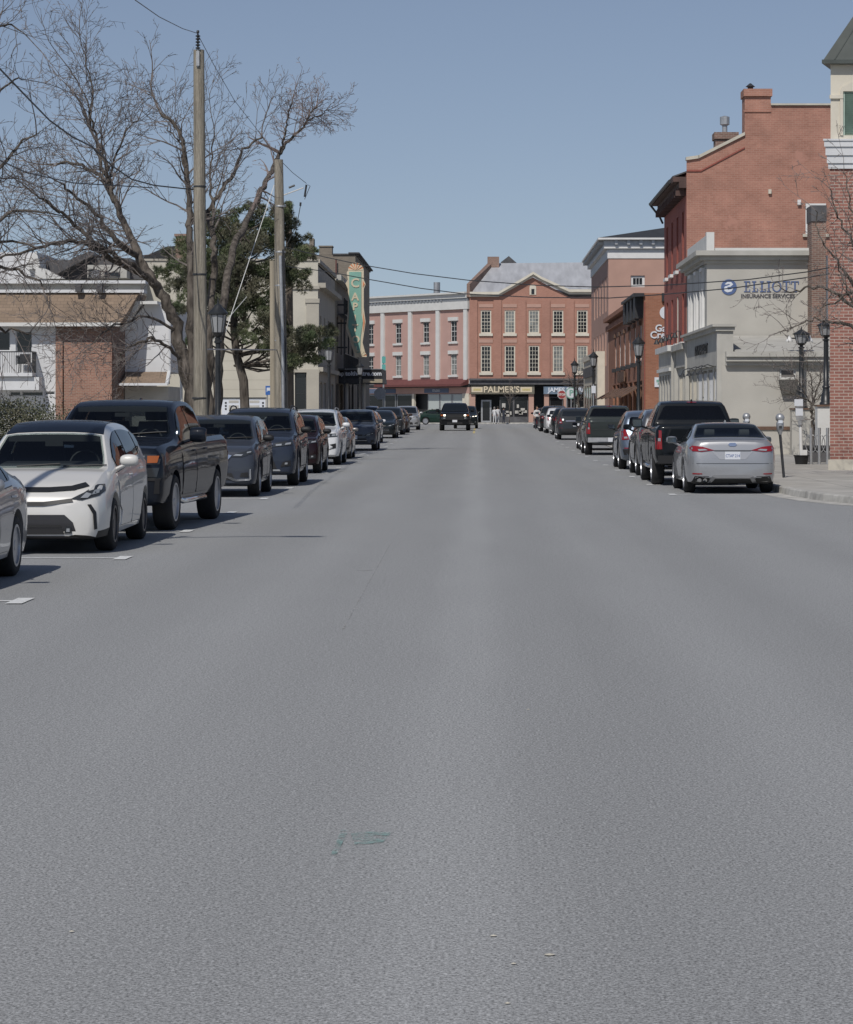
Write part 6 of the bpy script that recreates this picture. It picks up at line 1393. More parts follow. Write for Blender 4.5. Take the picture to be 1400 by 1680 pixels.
# utility poles
def pole(px0, pxt, X, ptop, rad0, rad1, m, lb, base=None):
    Y = X * F / (px0 - VX); z0 = gz(Y) + GF; zt_ = PZ(ptop, Y); t = place('utility_pole', lb, 'utility pole', (X, Y, z0))
    m_ = MB(); m_.tube([(X + (PX(pxt, Y) - X) * k / 8, Y, z0 + (zt_ - z0) * k / 8) for k in range(9)], [rad0 + (rad1 - rad0) * k / 8 for k in range(9)], 20); m_.build('shaft', m, t, smooth=50); return t, Y
p1, Y1 = pole(330, 326.5, -6.95, 82, .185, .135, M['wood'], 'tall weathered wooden utility pole nearest the camera, with an insulator on top')
xt = PX(326, Y1); zt_ = PZ(82, Y1)
m_ = MB(); m_.lathe([(.02, -.45), (.02, 0.02)], (xt, Y1 - .15, zt_), 8); m_.box(xt - .04, xt + .04, Y1 - .2, Y1 - .12, zt_ - .42, zt_ - .05); m_.build('mount', M['steel'], p1)
m_ = MB(); prof = []
for k in range(5): prof += [(.022, k * .075), (.062, k * .075 + .02), (.062, k * .075 + .035), (.022, k * .075 + .06)]
m_.lathe([(.02, 0)] + prof + [(.02, .40), (.04, .42), (.03, .47), (.001, .47)], (xt, Y1 - .15, zt_ + .0), 12); m_.build('insulator', M['dark'], p1, smooth=30)
p2, Y2 = pole(463, 457.5, -7.0, 262, .25, .155, M['wood'], 'leaning old wooden utility pole with cables and grey conduit')
m_ = MB(); m_.tube([(PX(466, Y2), Y2 - .24, GF), (PX(465, Y2), Y2 - .22, PZ(560, Y2)), (PX(461, Y2), Y2 - .2, PZ(420, Y2))], .062, 12); m_.build('conduit', M['steel'], p2, smooth=50)
m_ = MB(); m_.tube([(PX(470, Y2), Y2 - .2, GF), (PX(469, Y2), Y2 - .2, PZ(520, Y2)), (PX(465, Y2), Y2 - .2, PZ(410, Y2))], .03, 8); m_.build('cable', M['dark'], p2)
# bracket arm and hanging switch gear
a0 = P(466, 320, Y2); a1 = P(498, 308, Y2 - .3)
m_ = MB(); m_.tube([a0, a1], .022, 6); m_.build('bracket_arm', M['offwhite'], p2)
m_ = MB(); m_.tube([P(503, 303, Y2 - .3), P(500, 323, Y2 - .3)], .035, 8); m_.build('fuse_cutout', M['dark'], p2); m_ = MB(); m_.tube([P(474, 308, Y2), P(484, 304, Y2)], .035, 8); m_.build('fuse_link', M['dark'], p2); m_ = MB(); m_.tube([P(505, 303, Y2 - .3), P(509, 305, Y2 - .3), P(500, 327, Y2 - .3)], .012, 5); m_.build('drop_lead', M['dark'], p2); m_ = MB(); m_.tube([P(493.5, 332, Y2 - .3), P(493, 338, Y2 - .3)], .035, 8); m_.build('cable_splice', M['dark'], p2)
for z_ in (PZ(340, Y2), PZ(415, Y2), PZ(470, Y2), PZ(560, Y2)): m_ = MB(); m_.lathe([(.195, 0), (.2, .01), (.2, .05), (.195, .06)], (PX(460, Y2), Y2, z_), 16); m_.build('metal_band', M['steel'], p2)
for z_, w_ in ((PZ(308, Y1), .155), (PZ(452, Y1), .17), (PZ(655, Y1), .19)): m_ = MB(); m_.lathe([(w_, 0), (w_ + .006, .01), (w_ + .006, .04), (w_, .05)], (PX(328, Y1), Y1, z_), 20); m_.build('metal_band', M['dark'], p1)
sp = place('utility_pole', 'utility pole just outside the left edge whose thin shadow crosses the white hatchback', 'utility pole', (-6.9, 26.4, GF))
m_ = MB(); m_.tube([(-6.9, 26.4, GF), (-6.88, 26.4, 10.2)], [.075, .05], 12); m_.build('shaft', M['steel'], sp)
m_ = MB(); m_.tube([(-6.9, 26.4, 9.7), (-6.0, 26.5, 9.95), (-5.2, 26.5, 9.98)], .045, 8); m_.build('arm', M['steel'], sp)
m_ = MB(); m_.hexa([(-5.5, 26.4, 9.9), (-4.95, 26.4, 9.9), (-4.95, 26.62, 9.9), (-5.5, 26.62, 9.9), (-5.5, 26.43, 10.04), (-5.0, 26.43, 10.02), (-5.0, 26.59, 10.02), (-5.5, 26.59, 10.04)]); m_.build('lamp_head', M['steel'], sp)
p3, Y3 = pole(448.5, 447, -7.6, 428, .11, .10, M['wood2'], 'short pale stub pole just left of the old utility pole')
p4, Y4 = pole(477, 474, -7.4, 330, .16, .12, M['wood3'], 'dark utility pole just right of and behind the old leaning one')
# wires
def wire(name, lb, pts, rad, m='dark', sag=0.0, seg=10, cat='wire', group='overhead wires'):
    out = []
    for (a, b) in zip(pts[:-1], pts[1:]):
        A, B = P(*a), P(*b)
        for k in range(seg + (1 if b is pts[-1] else 0)):
            t = k / seg; q = A.lerp(B, t); q.z -= sag * 4 * t * (1 - t); out.append(q)
    mb = MB(); mb.tube(out, rad, 5); o = mb.build(name, M[m]); tagit(o, lb, cat, group); return o
wire('overhead_wire', 'thin wire from the first pole insulator up off the top edge of the photo', [(325, 55, Y1), (300, 47, 60), (262, 28, 52), (222, 0, 46), (150, -90, 38)], .009)
wire('overhead_wire', 'thin wire from the first pole insulator down to the leaning pole', [(325, 57, Y1), (352, 108, Y1 + 6), (385, 165, Y1 + 14), (420, 210, Y1 + 20), (457, 262, Y2)], .009)
wire('overhead_cable', 'thick dark cable sweeping from upper left down to the first pole', [(-60, 40, 44), (0, 113, 47), (40, 155, 49), (81, 197, 52), (118, 224, 54), (150, 240, 56), (184, 272, 58), (216, 294, 60), (253, 304, 63), (317, 311, Y1)], .018, seg=4)
wire('overhead_cable', 'dark cable crossing low at far left behind the branches', [(-40, 235, 50), (0, 263, 52), (43, 283, 55), (120, 300, 60), (250, 308, 66)], .014, seg=5)
wire('overhead_wire', 'short wire from the leaning pole top to the hanging switch gear', [(461, 264, Y2), (480, 283, Y2), (503, 301, Y2 - .3)], .011)
wire('overhead_wire', 'wire looping down from the switch gear to the leaning pole cables', [(493, 338, Y2 - .3), (488, 365, Y2 - .3), (476, 392, Y2 - .25), (465, 412, Y2 - .22)], .014)
wire('street_cable', 'upper of two cables crossing the street from the leaning pole to the right', [(470, 406, Y2), (530, 421, Y2 - 2), (590, 434, Y2 - 4), (680, 449, Y2 - 6), (770, 460, Y2 - 9), (880, 468, Y2 - 12), (980, 471, Y2 - 14), (1090, 468, Y2 - 17), (1225, 459, Y2 - 20), (1325, 446, Y2 - 22), (1420, 428, Y2 - 24)], .016, seg=3)
wire('street_cable', 'lower of two cables crossing the street from the leaning pole to the right', [(470, 437, Y2), (540, 446, Y2 - 2), (603, 458, Y2 - 4), (690, 473, Y2 - 6), (760, 482, Y2 - 9), (880, 488, Y2 - 12), (1000, 489, Y2 - 14), (1090, 483, Y2 - 17), (1200, 473, Y2 - 20), (1325, 455, Y2 - 22), (1420, 440, Y2 - 24)], .016, seg=3)
wire('guy_wire', 'pale guy wire slanting down left from the leaning pole', [(450, 304, Y2), (370, 545, 88), (345, 622, 85)], .014, 'offwhite')
wire('guy_wire', 'pale lower guy wire slanting behind the first lantern lamp', [(405, 487, Y2), (368, 530, 88), (330, 590, 84)], .012, 'offwhite')
wire('span_rod', 'level grey rod stretched between the two left utility poles', [(338, 573, Y1), (455, 574, Y2)], .02, 'steel')
wire('street_cable', 'short drooping cable left of the leaning pole', [(395, 418, 92), (412, 428, 93), (430, 428, 94), (452, 414, Y2)], .014)

# bus-stop style blue sign, notice board
t = place('parking_sign', 'small blue sign with white symbol on a grey post', 'sign', (PX(441, 110), 110, GF)); m_ = MB(); m_.tube([(PX(438.5, 110), 110, GF), (PX(438.5, 110), 110, PZ(634, 110))], .03, 6); m_.build('post', M['steel'], t)
m_ = MB(); T_ = T_cam(110); m_.fbox(T_, PX(436, 110), PX(447, 110), .03, .05, PZ(648, 110), PZ(633, 110)); bp_ = m_.build('panel', M['blue'], t); m_ = MB(); m_.fbox(T_, PX(439, 110), PX(445, 110), .052, .056, PZ(641, 110), PZ(636, 110)); m_.fbox(T_, PX(438, 110), PX(439, 110), .052, .056, PZ(643, 110), PZ(636, 110)); m_.build('symbol', M['papers'], bp_)
t = place('notice_board', 'long white notice board with two printed panels by the cream wall', 'notice board', (PX(400, 118), 118, GF)); T_ = T_cam(118); nx = lambda p: PX(p, 118); nz = lambda p: PZ(p, 118)
m_ = MB(); m_.fbox(T_, nx(364), nx(436), .0, .08, GF + .3, nz(654)); bp_ = m_.build('panel', M['papers'], t); m_ = MB(); m_.fbox(T_, nx(362), nx(438), -.02, .12, nz(654) + .002, nz(652)); m_.build('frame', M['dark'], t)
m_ = MB()
for c in (384, 418): m_.fbox(T_, nx(c - 8), nx(c + 8), .082, .09, nz(661), nz(657)); m_.fbox(T_, nx(c - 8), nx(c + 8), .082, .09, nz(676), nz(665))
m_.build('printed_text', M['stucco_trim'], bp_)
m_ = MB()
for c in (371, 400, 404, 432):
    for r_ in (661, 666, 671): m_.fbox(T_, nx(c - 1.5), nx(c + 1.5), .082, .09, nz(r_ + 1.5), nz(r_ - 1.5))
m_.build('symbol', M['dark'], bp_)
# thin white post by the tree
t = MB(); t.tube([(PX(300, 78), 78, GF), (PX(297, 78), 78, PZ(595, 78))], .04, 8); o = t.build('slim_post', M['offwhite']); tagit(o, 'slim pale metal post among the tree trunks', 'post')
# street-name blades and stop sign back at the far crossing
Yc = 236.0; t = place('street_name_sign', 'pole with two green street name blades at the far crossing', 'sign', (PX(629, Yc), Yc, .4)); m_ = MB(); m_.tube([(PX(629.5, Yc), Yc, .3), (PX(629.5, Yc), Yc, PZ(584, Yc))], .07, 8); m_.build('post', M['steel'], t)
m_ = MB(); m_.box(PX(627, Yc), PX(633, Yc), Yc - .12, Yc - .08, PZ(596, Yc), PZ(585, Yc)); m_.box(PX(627, Yc), PX(633, Yc), Yc - .12, Yc - .08, PZ(609, Yc), PZ(598, Yc)); m_.build('blade', mat('sign_teal', (.10, .36, .33), .5), t)
Yc = 215.0; t = place('stop_sign', 'grey back of an octagonal stop sign on the left at the crossing', 'sign', (PX(622, Yc), Yc, .4)); m_ = MB(); m_.tube([(PX(629.5, Yc), Yc + .04, .3), (PX(629.5, Yc), Yc + .04, PZ(636, Yc))], .05, 6); m_.build('post', M['steel'], t)
m_ = MB(); c_ = (PX(623.5, Yc), PZ(646, Yc)); m_.prism([(c_[0] + .5 * math.cos(R(22.5 + 45 * i)), c_[1] + .5 * math.sin(R(22.5 + 45 * i))) for i in range(8)], T_cam(Yc), 0, .03); m_.build('panel', M['steel'], t)
Yc = 205.0; t = place('stop_sign', 'red octagonal stop sign on the right pavement before the crossing', 'sign', (PX(922, Yc), Yc, .4)); m_ = MB(); m_.tube([(PX(930, Yc), Yc + .04, .3), (PX(930, Yc), Yc + .04, PZ(641, Yc))], .04, 6); m_.tube([(PX(930, Yc), Yc + .04, PZ(648, Yc)), (PX(922, Yc), Yc + .04, PZ(648, Yc))], .04, 6); m_.build('post', M['steel'], t)
T_ = T_cam(Yc); c_ = (PX(922, Yc), PZ(647.5, Yc)); oc = lambda r: [(c_[0] + r * math.cos(R(22.5 + 45 * i)), c_[1] + r * math.sin(R(22.5 + 45 * i))) for i in range(8)]
m_ = MB(); m_.prism(oc(.36), T_, 0, .03); ot = m_.build('border', M['white'], t); m_ = MB(); m_.prism(oc(.325), T_, .032, .04); m_.build('face', mat('stop_red', (.30, .05, .05), .5), ot); text(ot, 'STOP', .24, M['white'], T_, c_[0], .05, c_[1], ext=.01, bold=.008)
t = place('parking_sign', 'white round P sign ringed in green beside the red stop sign', 'sign', (PX(937, Yc), Yc - .5, .4)); T_ = T_cam(Yc - .5); c_ = (PX(937, Yc), PZ(645, Yc)); m_ = MB(); m_.tube([(c_[0], Yc - .45, .3), (c_[0], Yc - .45, c_[1])], .045, 6); m_.build('post', M['steel'], t)
ci = lambda r: [(c_[0] + r * math.cos(R(15 * i)), c_[1] + r * math.sin(R(15 * i))) for i in range(24)]
m_ = MB(); m_.prism(ci(.44), T_, 0, .03); ot = m_.build('border', M['signgreen'], t); m_ = MB(); m_.prism(ci(.37), T_, .032, .04); m_.build('face', M['papers'], ot); text(ot, 'P', .62, M['signgreen'], T_, c_[0], .05, c_[1], ext=.01, bold=.02)
# white banner post and blue panel near the orange building
t = MB(); t.box(PX(1083.5, 125), PX(1088.5, 125), 125, 125.15, GF, PZ(632, 125)); o = t.build('blue_sign', M['blue']); tagit(o, 'narrow upright blue sign by the orange brick wall', 'sign')
t = place('notice_signpost', 'white posted notice on a post by the cream shop', 'sign', (PX(973, 150), 150, .3)); m_ = MB(); m_.tube([(PX(974, 150), 150, .3), (PX(974, 150), 150, PZ(630, 150))], .04, 6); m_.build('post', M['steel'], t); m_ = MB(); m_.box(PX(970.5, 150), PX(977.5, 150), 149.9, 149.94, PZ(645, 150), PZ(633, 150)); m_.build('panel', M['papers'], t)

# security lights on small white arm at right
t = place('flood_lamps', 'pair of white floodlights on a bar above the low grey roof', 'lamp', (PX(1310, 92), 92, 4)); m_ = MB(); m_.box(PX(1294, 91.2), PX(1332, 91.2), 91.2, 91.3, PZ(556, 91.2), PZ(554, 91.2)); m_.build('bar', M['dark'], t)
for p in (1295, 1328): m_ = MB(); m_.lathe([(.04, .12), (.05, .06), (.12, -.06), (.12, -.1)], (PX(p, 91.2), 91.15, PZ(556, 91.2)), 12); m_.build('flood_lamp', M['white'], t)
# ================================================================ TREES
def rnd_dir(rng, d, ang):
    o = d.orthogonal().normalized(); a = rng.random() * 2 * math.pi; o = (Matrix.Rotation(a, 3, d) @ o)
    return (d * math.cos(ang) + o * math.sin(ang)).normalized()
def twig(mb, rng, p, d, r, L, depth, lift, mn, spread=.75):
    """one wandering shoot with side shoots"""
    n = max(2, int(L / .22)); pts = [p.copy()]; rr = [r]; q = p.copy(); dd = d.copy()
    for i in range(n):
        dd = (dd + Vector((rng.gauss(0, .13), rng.gauss(0, .13), rng.gauss(0, .11) + lift))).normalized(); q = q + dd * (L / n)
        pts.append(q.copy()); rr.append(max(mn * .7, r * (1 - .75 * (i + 1) / n)))
    mb.tube(pts, rr, 3 if r < .03 else 5, cap=False)
    if depth <= 0: return
    k = max(2, int(L * 3.3))
    for i in range(k):
        t = .15 + .85 * (i + rng.random()) / k; ix = min(n - 1, int(t * n)); b = pts[ix].lerp(pts[ix + 1], t * n - ix if t * n - ix < 1 else .5)
        ax = (pts[ix + 1] - pts[ix]).normalized()
        twig(mb, rng, b, rnd_dir(rng, ax, spread * (.6 + .6 * rng.random())), max(mn, rr[ix] * .6), L * (.38 + .3 * rng.random()) * (1 - .35 * t), depth - 1, lift, mn, spread)
def limb_tree(name, label, cat, loc, limbs, seed, twl=(1.2, 2.2), dens=1.6, depth=2, lift=.02, mn=.008, start=.25, twm='twig', bark='bark', spread=.8, group=None, tr=.05):
    """limbs: list of (points [(px, py, Y)], r0, r1, twig density factor)"""
    rng = random.Random(seed); t = place(name, label, cat, loc, group); tb = MB(); cw = MB()
    for L in limbs:
        pts, r0, r1 = L[0], L[1], L[2]; f = L[3] if len(L) > 3 else 1; s0 = L[4] if len(L) > 4 else start
        P3 = [P(*a) for a in pts]; fine = []
        for i in range(len(P3) - 1):
            a = P3[max(i - 1, 0)]; b = P3[i]; c = P3[i + 1]; d = P3[min(i + 2, len(P3) - 1)]
            for k in range(5):
                u = k / 5; fine.append(.5 * ((2 * b) + (c - a) * u + (2 * a - 5 * b + 4 * c - d) * u * u + (3 * b - a - 3 * c + d) * u ** 3))
        fine.append(P3[-1]); n = len(fine)
        for i in range(1, n - 1): fine[i] = fine[i] + Vector((rng.gauss(0, .03), rng.gauss(0, .05), rng.gauss(0, .03)))
        r0 *= .85; r1 *= .85
        rad = [r0 + (r1 - r0) * (i / (n - 1)) ** .8 for i in range(n)]
        tb.tube(fine, rad, 10 if r0 > .08 else 6)
        tot = sum((fine[i + 1] - fine[i]).length for i in range(n - 1)); acc = 0
        for i in range(n - 1):
            sl = (fine[i + 1] - fine[i]).length; acc += sl
            if acc / tot < s0: continue
            k = sl * dens * f; k = int(k) + (rng.random() < k - int(k))
            for _ in range(k):
                b = fine[i].lerp(fine[i + 1], rng.random()); d = (fine[i + 1] - fine[i]).normalized()
                twig(cw, rng, b, rnd_dir(rng, d, spread * (.7 + .5 * rng.random())), min(tr, max(mn * 1.6, rad[i] * .45)), twl[0] + (twl[1] - twl[0]) * rng.random(), depth, lift, mn)
        twig(cw, rng, fine[-1], (fine[-1] - fine[-2]).normalized(), rad[-1], twl[1], depth, lift, mn)
    tb.build('trunk', M[bark], t, smooth=60)
    c = cw.build('crown', M[twm], t, recalc=False)
    return t
S = 74
limb_tree('bare_tree', 'large bare multi-stemmed tree rising behind the nearest utility pole', 'tree', (PX(322, 76), 76, GF), [
    ([(328, 715, 76), (312, 640, 76), (296, 570, 76), (280, 510, 76), (250, 462, 76), (226, 418, 76.5), (206, 372, 77), (186, 325, 77), (174, 285, 77), (166, 242, 77)], .28, .06, 1.2, .55),
    ([(226, 418, 76.5), (196, 400, 75), (165, 360, 74.5), (128, 325, 74), (100, 300, 73)], .12, .03, 1.1, .15),
    ([(262, 475, 76), (225, 440, 75), (185, 418, 74), (140, 385, 73), (95, 345, 72), (60, 320, 71)], .13, .03, 1.1, .25),
    ([(248, 460, 76), (190, 428, 74.5), (140, 400, 73), (95, 398, 72), (45, 412, 71), (-5, 425, 70)], .12, .03, 1.3, .25),
    ([(188, 330, 77), (172, 300, 77.5), (150, 278, 78), (112, 268, 78), (78, 270, 78)], .11, .03, 1, .1),
    ([(172, 285, 77), (160, 240, 77), (150, 190, 77), (152, 145, 77), (140, 90, 77)], .07, .02, 1.2, .1),
    ([(184, 320, 77), (185, 270, 78), (205, 220, 78), (228, 195, 78)], .06, .02, 1.2, .2),
    ([(148, 215, 77), (146, 175, 77), (130, 140, 77), (112, 110, 77)], .04, .02, 1, .2),
    ([(318, 715, 76), (317, 600, 76), (314, 500, 76.2), (313, 410, 76.5), (310, 340, 77), (305, 260, 77), (294, 215, 77), (264, 186, 77)], .20, .045, .9, .45),
    ([(306, 300, 77), (300, 250, 78), (292, 230, 78), (270, 205, 79)], .05, .02, 1.2, .3),
    ([(340, 715, 77), (342, 620, 77), (344, 540, 77), (350, 460, 78), (352, 400, 78), (342, 350, 79), (362, 315, 79), (386, 280, 80), (400, 245, 80), (430, 222, 80)], .19, .03, .6, .55),
    ([(352, 400, 78), (348, 330, 79), (345, 270, 80), (352, 215, 80)], .07, .02, 1, .5),
    ([(300, 590, 76), (262, 560, 75), (232, 560, 74), (205, 575, 74), (195, 600, 74)], .07, .02, 1, .2),
    ([(290, 545, 76), (240, 520, 75), (180, 540, 74), (150, 565, 73)], .06, .02, 1.2, .3)],
    11, twl=(1.1, 2.3), dens=3.7, depth=3, lift=.03, mn=.0075, tr=.03)
limb_tree('bare_tree', 'bare tree whose long limb ends in a round twiggy crown above the old leaning pole', 'tree', (PX(372, 84), 84, GF), [
    ([(352, 712, 84), (358, 640, 84), (362, 560, 84), (370, 470, 85), (384, 410, 87), (400, 372, 90), (425, 320, 95), (442, 290, 98), (452, 268, 99.5), (458, 250, 100)], .20, .085, .15, .5),
    ([(458, 252, 100), (468, 238, 100), (486, 220, 100), (500, 205, 100), (508, 188, 100), (520, 172, 100)], .09, .03, 2.6, .35),
    ([(458, 252, 100), (464, 238, 99.5), (470, 215, 99), (472, 190, 99), (480, 165, 99)], .06, .03, 2.4, .3),
    ([(500, 205, 100), (520, 190, 101), (540, 180, 101)], .04, .02, 3, .1)],
    23, twl=(.7, 1.35), dens=4.2, depth=3, lift=.0, mn=.0085, twm='twigred')
limb_tree('bare_tree', 'bare tree reaching in from beyond the left edge over the brown roof', 'tree', (PX(-95, 56), 56, GF), [
    ([(-100, 760, 56), (-95, 600, 56), (-80, 480, 56), (-60, 350, 56), (-50, 230, 56), (-40, 120, 56)], .3, .08, .9, .3),
    ([(-80, 500, 56), (-30, 450, 56), (20, 440, 57), (70, 470, 57)], .09, .02, 1.2, .3),
    ([(-85, 540, 56), (-40, 520, 56), (10, 540, 57), (50, 545, 57)], .08, .02, 1.2, .3),
    ([(-60, 350, 56), (-20, 300, 56), (20, 250, 57), (60, 215, 57)], .08, .02, 1.1, .3),
    ([(-65, 380, 56), (-20, 370, 56), (35, 345, 57), (85, 350, 57)], .07, .02, 1.2, .3),
    ([(-50, 230, 56), (-20, 180, 56), (10, 140, 57), (40, 130, 57)], .06, .015, 1, .3),
    ([(-40, 120, 56), (-15, 60, 56), (15, 40, 57), (45, 60, 57)], .05, .015, 1, .3),
    ([(-75, 440, 56), (-30, 410, 56), (20, 395, 57), (60, 405, 57)], .06, .02, 1.2, .3)],
    37, twl=(1.0, 1.8), dens=2.8, depth=3, lift=.0, mn=.0065, tr=.03)
limb_tree('bare_tree', 'bare spreading tree at the right edge in front of the brown brick tower', 'tree', (PX(1445, 62), 62, GF), [
    ([(1450, 760, 62), (1445, 640, 62), (1436, 560, 62), (1425, 500, 62), (1418, 430, 62), (1410, 360, 62)], .2, .05, .9, .4),
    ([(1432, 545, 62), (1400, 505, 62), (1370, 480, 62), (1335, 470, 62), (1300, 478, 62), (1272, 470, 62)], .07, .012, 1.2, .25),
    ([(1440, 570, 62), (1405, 540, 62), (1360, 525, 62), (1315, 530, 62), (1280, 545, 62)], .06, .012, 1.0, .3),
    ([(1428, 520, 62), (1398, 460, 62), (1368, 420, 62), (1345, 385, 62), (1338, 345, 62)], .05, .012, 1.1, .3),
    ([(1420, 450, 62), (1395, 390, 62), (1372, 350, 62), (1362, 310, 62)], .045, .012, 1.1, .3),
    ([(1425, 490, 62), (1395, 480, 61), (1365, 500, 61), (1340, 505, 61)], .045, .012, 1.3, .3),
    ([(1415, 420, 62), (1400, 360, 61), (1390, 310, 61), (1385, 275, 61)], .04, .01, .9, .3),
    ([(1436, 560, 62), (1410, 520, 61), (1385, 470, 61), (1375, 430, 61)], .045, .012, 1.4, .3)],
    51, twl=(.5, 1.0), dens=4.6, depth=3, lift=.0, mn=.0065, spread=.9)
limb_tree('small_bare_tree', 'small bare ornamental tree between the two gate piers', 'tree', (PX(1333, 89), 89, GF), [
    ([(1334, 760, 89), (1333, 700, 89), (1333, 680, 89), (1336, 655, 89), (1345, 625, 89), (1350, 600, 89)], .06, .02, 1.8, .4),
    ([(1333, 680, 89), (1325, 650, 89), (1310, 625, 89), (1290, 605, 89)], .035, .012, 1.6, .2),
    ([(1333, 672, 89), (1332, 630, 89), (1325, 600, 89), (1318, 580, 89)], .03, .012, 1.6, .2),
    ([(1330, 660, 89), (1300, 645, 88.5), (1275, 635, 88.5)], .03, .01, 1.6, .2),
    ([(1336, 660, 89), (1355, 640, 88.5), (1362, 610, 88.5)], .03, .01, 1.6, .2)],
    63, twl=(.45, .95), dens=6.0, depth=3, lift=.0, mn=.006, spread=.9)
limb_tree('small_bare_tree', 'small dense bare tree beside the round P sign', 'tree', (PX(950, 208), 208, .38), [
    ([(951, 692, 208), (950, 660, 208), (948, 640, 208), (950, 612, 208)], .10, .03, 3, .35),
    ([(950, 655, 208), (940, 635, 208), (934, 622, 208)], .06, .03, 3, .2), ([(950, 655, 208), (960, 635, 208), (966, 618, 208)], .06, .03, 3, .2)],
    71, twl=(.5, 1.1), dens=5, depth=1, lift=.02, mn=.016, spread=.9)
limb_tree('small_bare_tree', 'thin bare young tree standing before the brick commercial block', 'tree', (PX(836, 250), 250, .38), [
    ([(836, 694, 250), (836, 660, 250), (836, 632, 250)], .06, .025, 2, .5), ([(836, 665, 250), (831, 645, 250)], .03, .02, 2, .3), ([(836, 662, 250), (842, 645, 250)], .03, .02, 2, .3)],
    77, twl=(.4, .8), dens=1.6, depth=1, lift=.04, mn=.014)

# pine
rng = random.Random(5); Yp = 99.0
pt = place('pine_tree', 'dark green pine with curved bare trunk between the two utility poles', 'tree', (PX(398, Yp), Yp, GF))
m_ = MB(); m_.tube([P(396, 706, Yp), P(402, 670, Yp), P(400, 625, Yp), P(388, 580, Yp), P(384, 540, Yp), P(384, 490, Yp), P(392, 430, Yp), P(405, 370, Yp)], [.20, .18, .17, .15, .14, .12, .09, .04], 10)
CL = [(440, 362, 27), (405, 378, 26), (375, 400, 26), (352, 372, 18), (470, 382, 24), (498, 398, 15), (430, 412, 32), (392, 430, 32), (352, 432, 28), (312, 420, 24), (288, 430, 20), (304, 468, 24), (345, 480, 30), (292, 500, 18), (458, 432, 26), (508, 412, 11), (488, 468, 19), (498, 450, 10), (420, 466, 24), (378, 505, 22), (408, 470, 20), (368, 460, 24),
      (440, 540, 26), (470, 560, 22), (500, 542, 20), (527, 545, 14), (546, 540, 9), (500, 582, 18), (482, 602, 13), (452, 578, 22), (515, 592, 9), (425, 562, 16), (455, 606, 8), (330, 520, 18), (312, 545, 14), (400, 540, 14), (385, 360, 14), (455, 345, 12), (350, 400, 22), (326, 455, 22), (475, 410, 20), (340, 505, 20), (372, 480, 22), (350, 545, 16), (395, 400, 24), (420, 500, 16), (415, 440, 24), (370, 450, 26), (330, 430, 22), (400, 390, 26), (445, 395, 24), (410, 350, 14), (428, 345, 12), (452, 460, 18), (405, 495, 18), (435, 520, 16), (462, 530, 18), (360, 525, 18), (455, 560, 20), (480, 575, 20), (498, 565, 16), (320, 495, 18), (300, 445, 20), (275, 440, 12), (484, 440, 16)]
tips = []
for (a, b, r_) in CL:
    dy = rng.uniform(-1.6, 1.6); c = P(a, b, Yp + dy); att = P(384 + (400 - 384) * rng.random(), min(600, max(380, b + 40)), Yp)
    mid = att.lerp(c, .5) + Vector((0, 0, -.15)); m_.tube([att, mid, c], [.045, .035, .012], 5)
    tips.append((c, r_ * Yp / F))
m_.build('trunk', M['bark'], pt, smooth=60)
def tufts(mb, c, rad, n, rng, ln, wd, blades=9, flat=.75):
    for _ in range(n):
        while True:
            v = Vector((rng.uniform(-1, 1), rng.uniform(-1, 1), rng.uniform(-1, 1)))
            if .25 < v.length < 1: break
        p = c + Vector((v.x * rad, v.y * rad * 1.1, v.z * rad * flat)); ax = Vector((v.x, v.y, v.z + .5)).normalized()
        for _ in range(blades):
            d = (ax + Vector((rng.gauss(0, .6), rng.gauss(0, .6), rng.gauss(0, .6)))).normalized(); s = d.cross(Vector((rng.random(), rng.random(), rng.random()))).normalized() * wd
            l = ln * rng.uniform(.6, 1.1); mb.face([p - s, p + s, p + d * l + s * .3, p + d * l - s * .3])
A_, B_ = MB(), MB()
for c, r_ in tips:
    n = int(330 * (r_ / .5) ** 1.6) + 30
    for q in range(4):      # several uneven lobes make up one bough
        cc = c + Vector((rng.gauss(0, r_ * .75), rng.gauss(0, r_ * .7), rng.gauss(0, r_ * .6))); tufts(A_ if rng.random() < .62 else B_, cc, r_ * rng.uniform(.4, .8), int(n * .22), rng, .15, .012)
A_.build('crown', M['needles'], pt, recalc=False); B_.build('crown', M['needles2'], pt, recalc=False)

# hedge
rng = random.Random(9); hb = MB(); tb = MB()
for k in range(260):
    t_ = rng.random(); px = -60 + 185 * t_; Y = rng.uniform(57.5, 60.5); zt = PZ(652 + 14 * (px > 95) + rng.uniform(-3, 12), 60)
    z = GF + .25 + (zt - GF - .4) * rng.random() ** .6
    for _ in range(75):
        p = Vector((PX(px, 60) + rng.gauss(0, .20), Y + rng.gauss(0, .16), z + rng.gauss(0, .14)))
        if p.z > zt + .05: continue
        d = Vector((rng.gauss(0, 1), rng.gauss(0, 1), rng.gauss(0, .8) + .4)).normalized(); s = d.orthogonal().normalized() * .016; l = rng.uniform(.03, .06)
        hb.face([p - s * .3, p + d * l * .5 - s, p + d * l, p + d * l * .5 + s])
hd = place('hedge', 'leafy green hedge with brownish patches behind the white hatchback', 'hedge', (PX(30, 59), 59, GF))
for k in range(90): x = PX(-60 + 185 * rng.random(), 60); Y = rng.uniform(58, 60); tb.tube([(x, Y, GF), (x + rng.gauss(0, .15), Y, GF + .8), (x + rng.gauss(0, .3), Y, GF + rng.uniform(1.1, 1.7))], [.014, .01, .005], 4)
hb.build('leaves', M['hedge'], hd, recalc=False); tb.build('stems', M['twig'], hd)

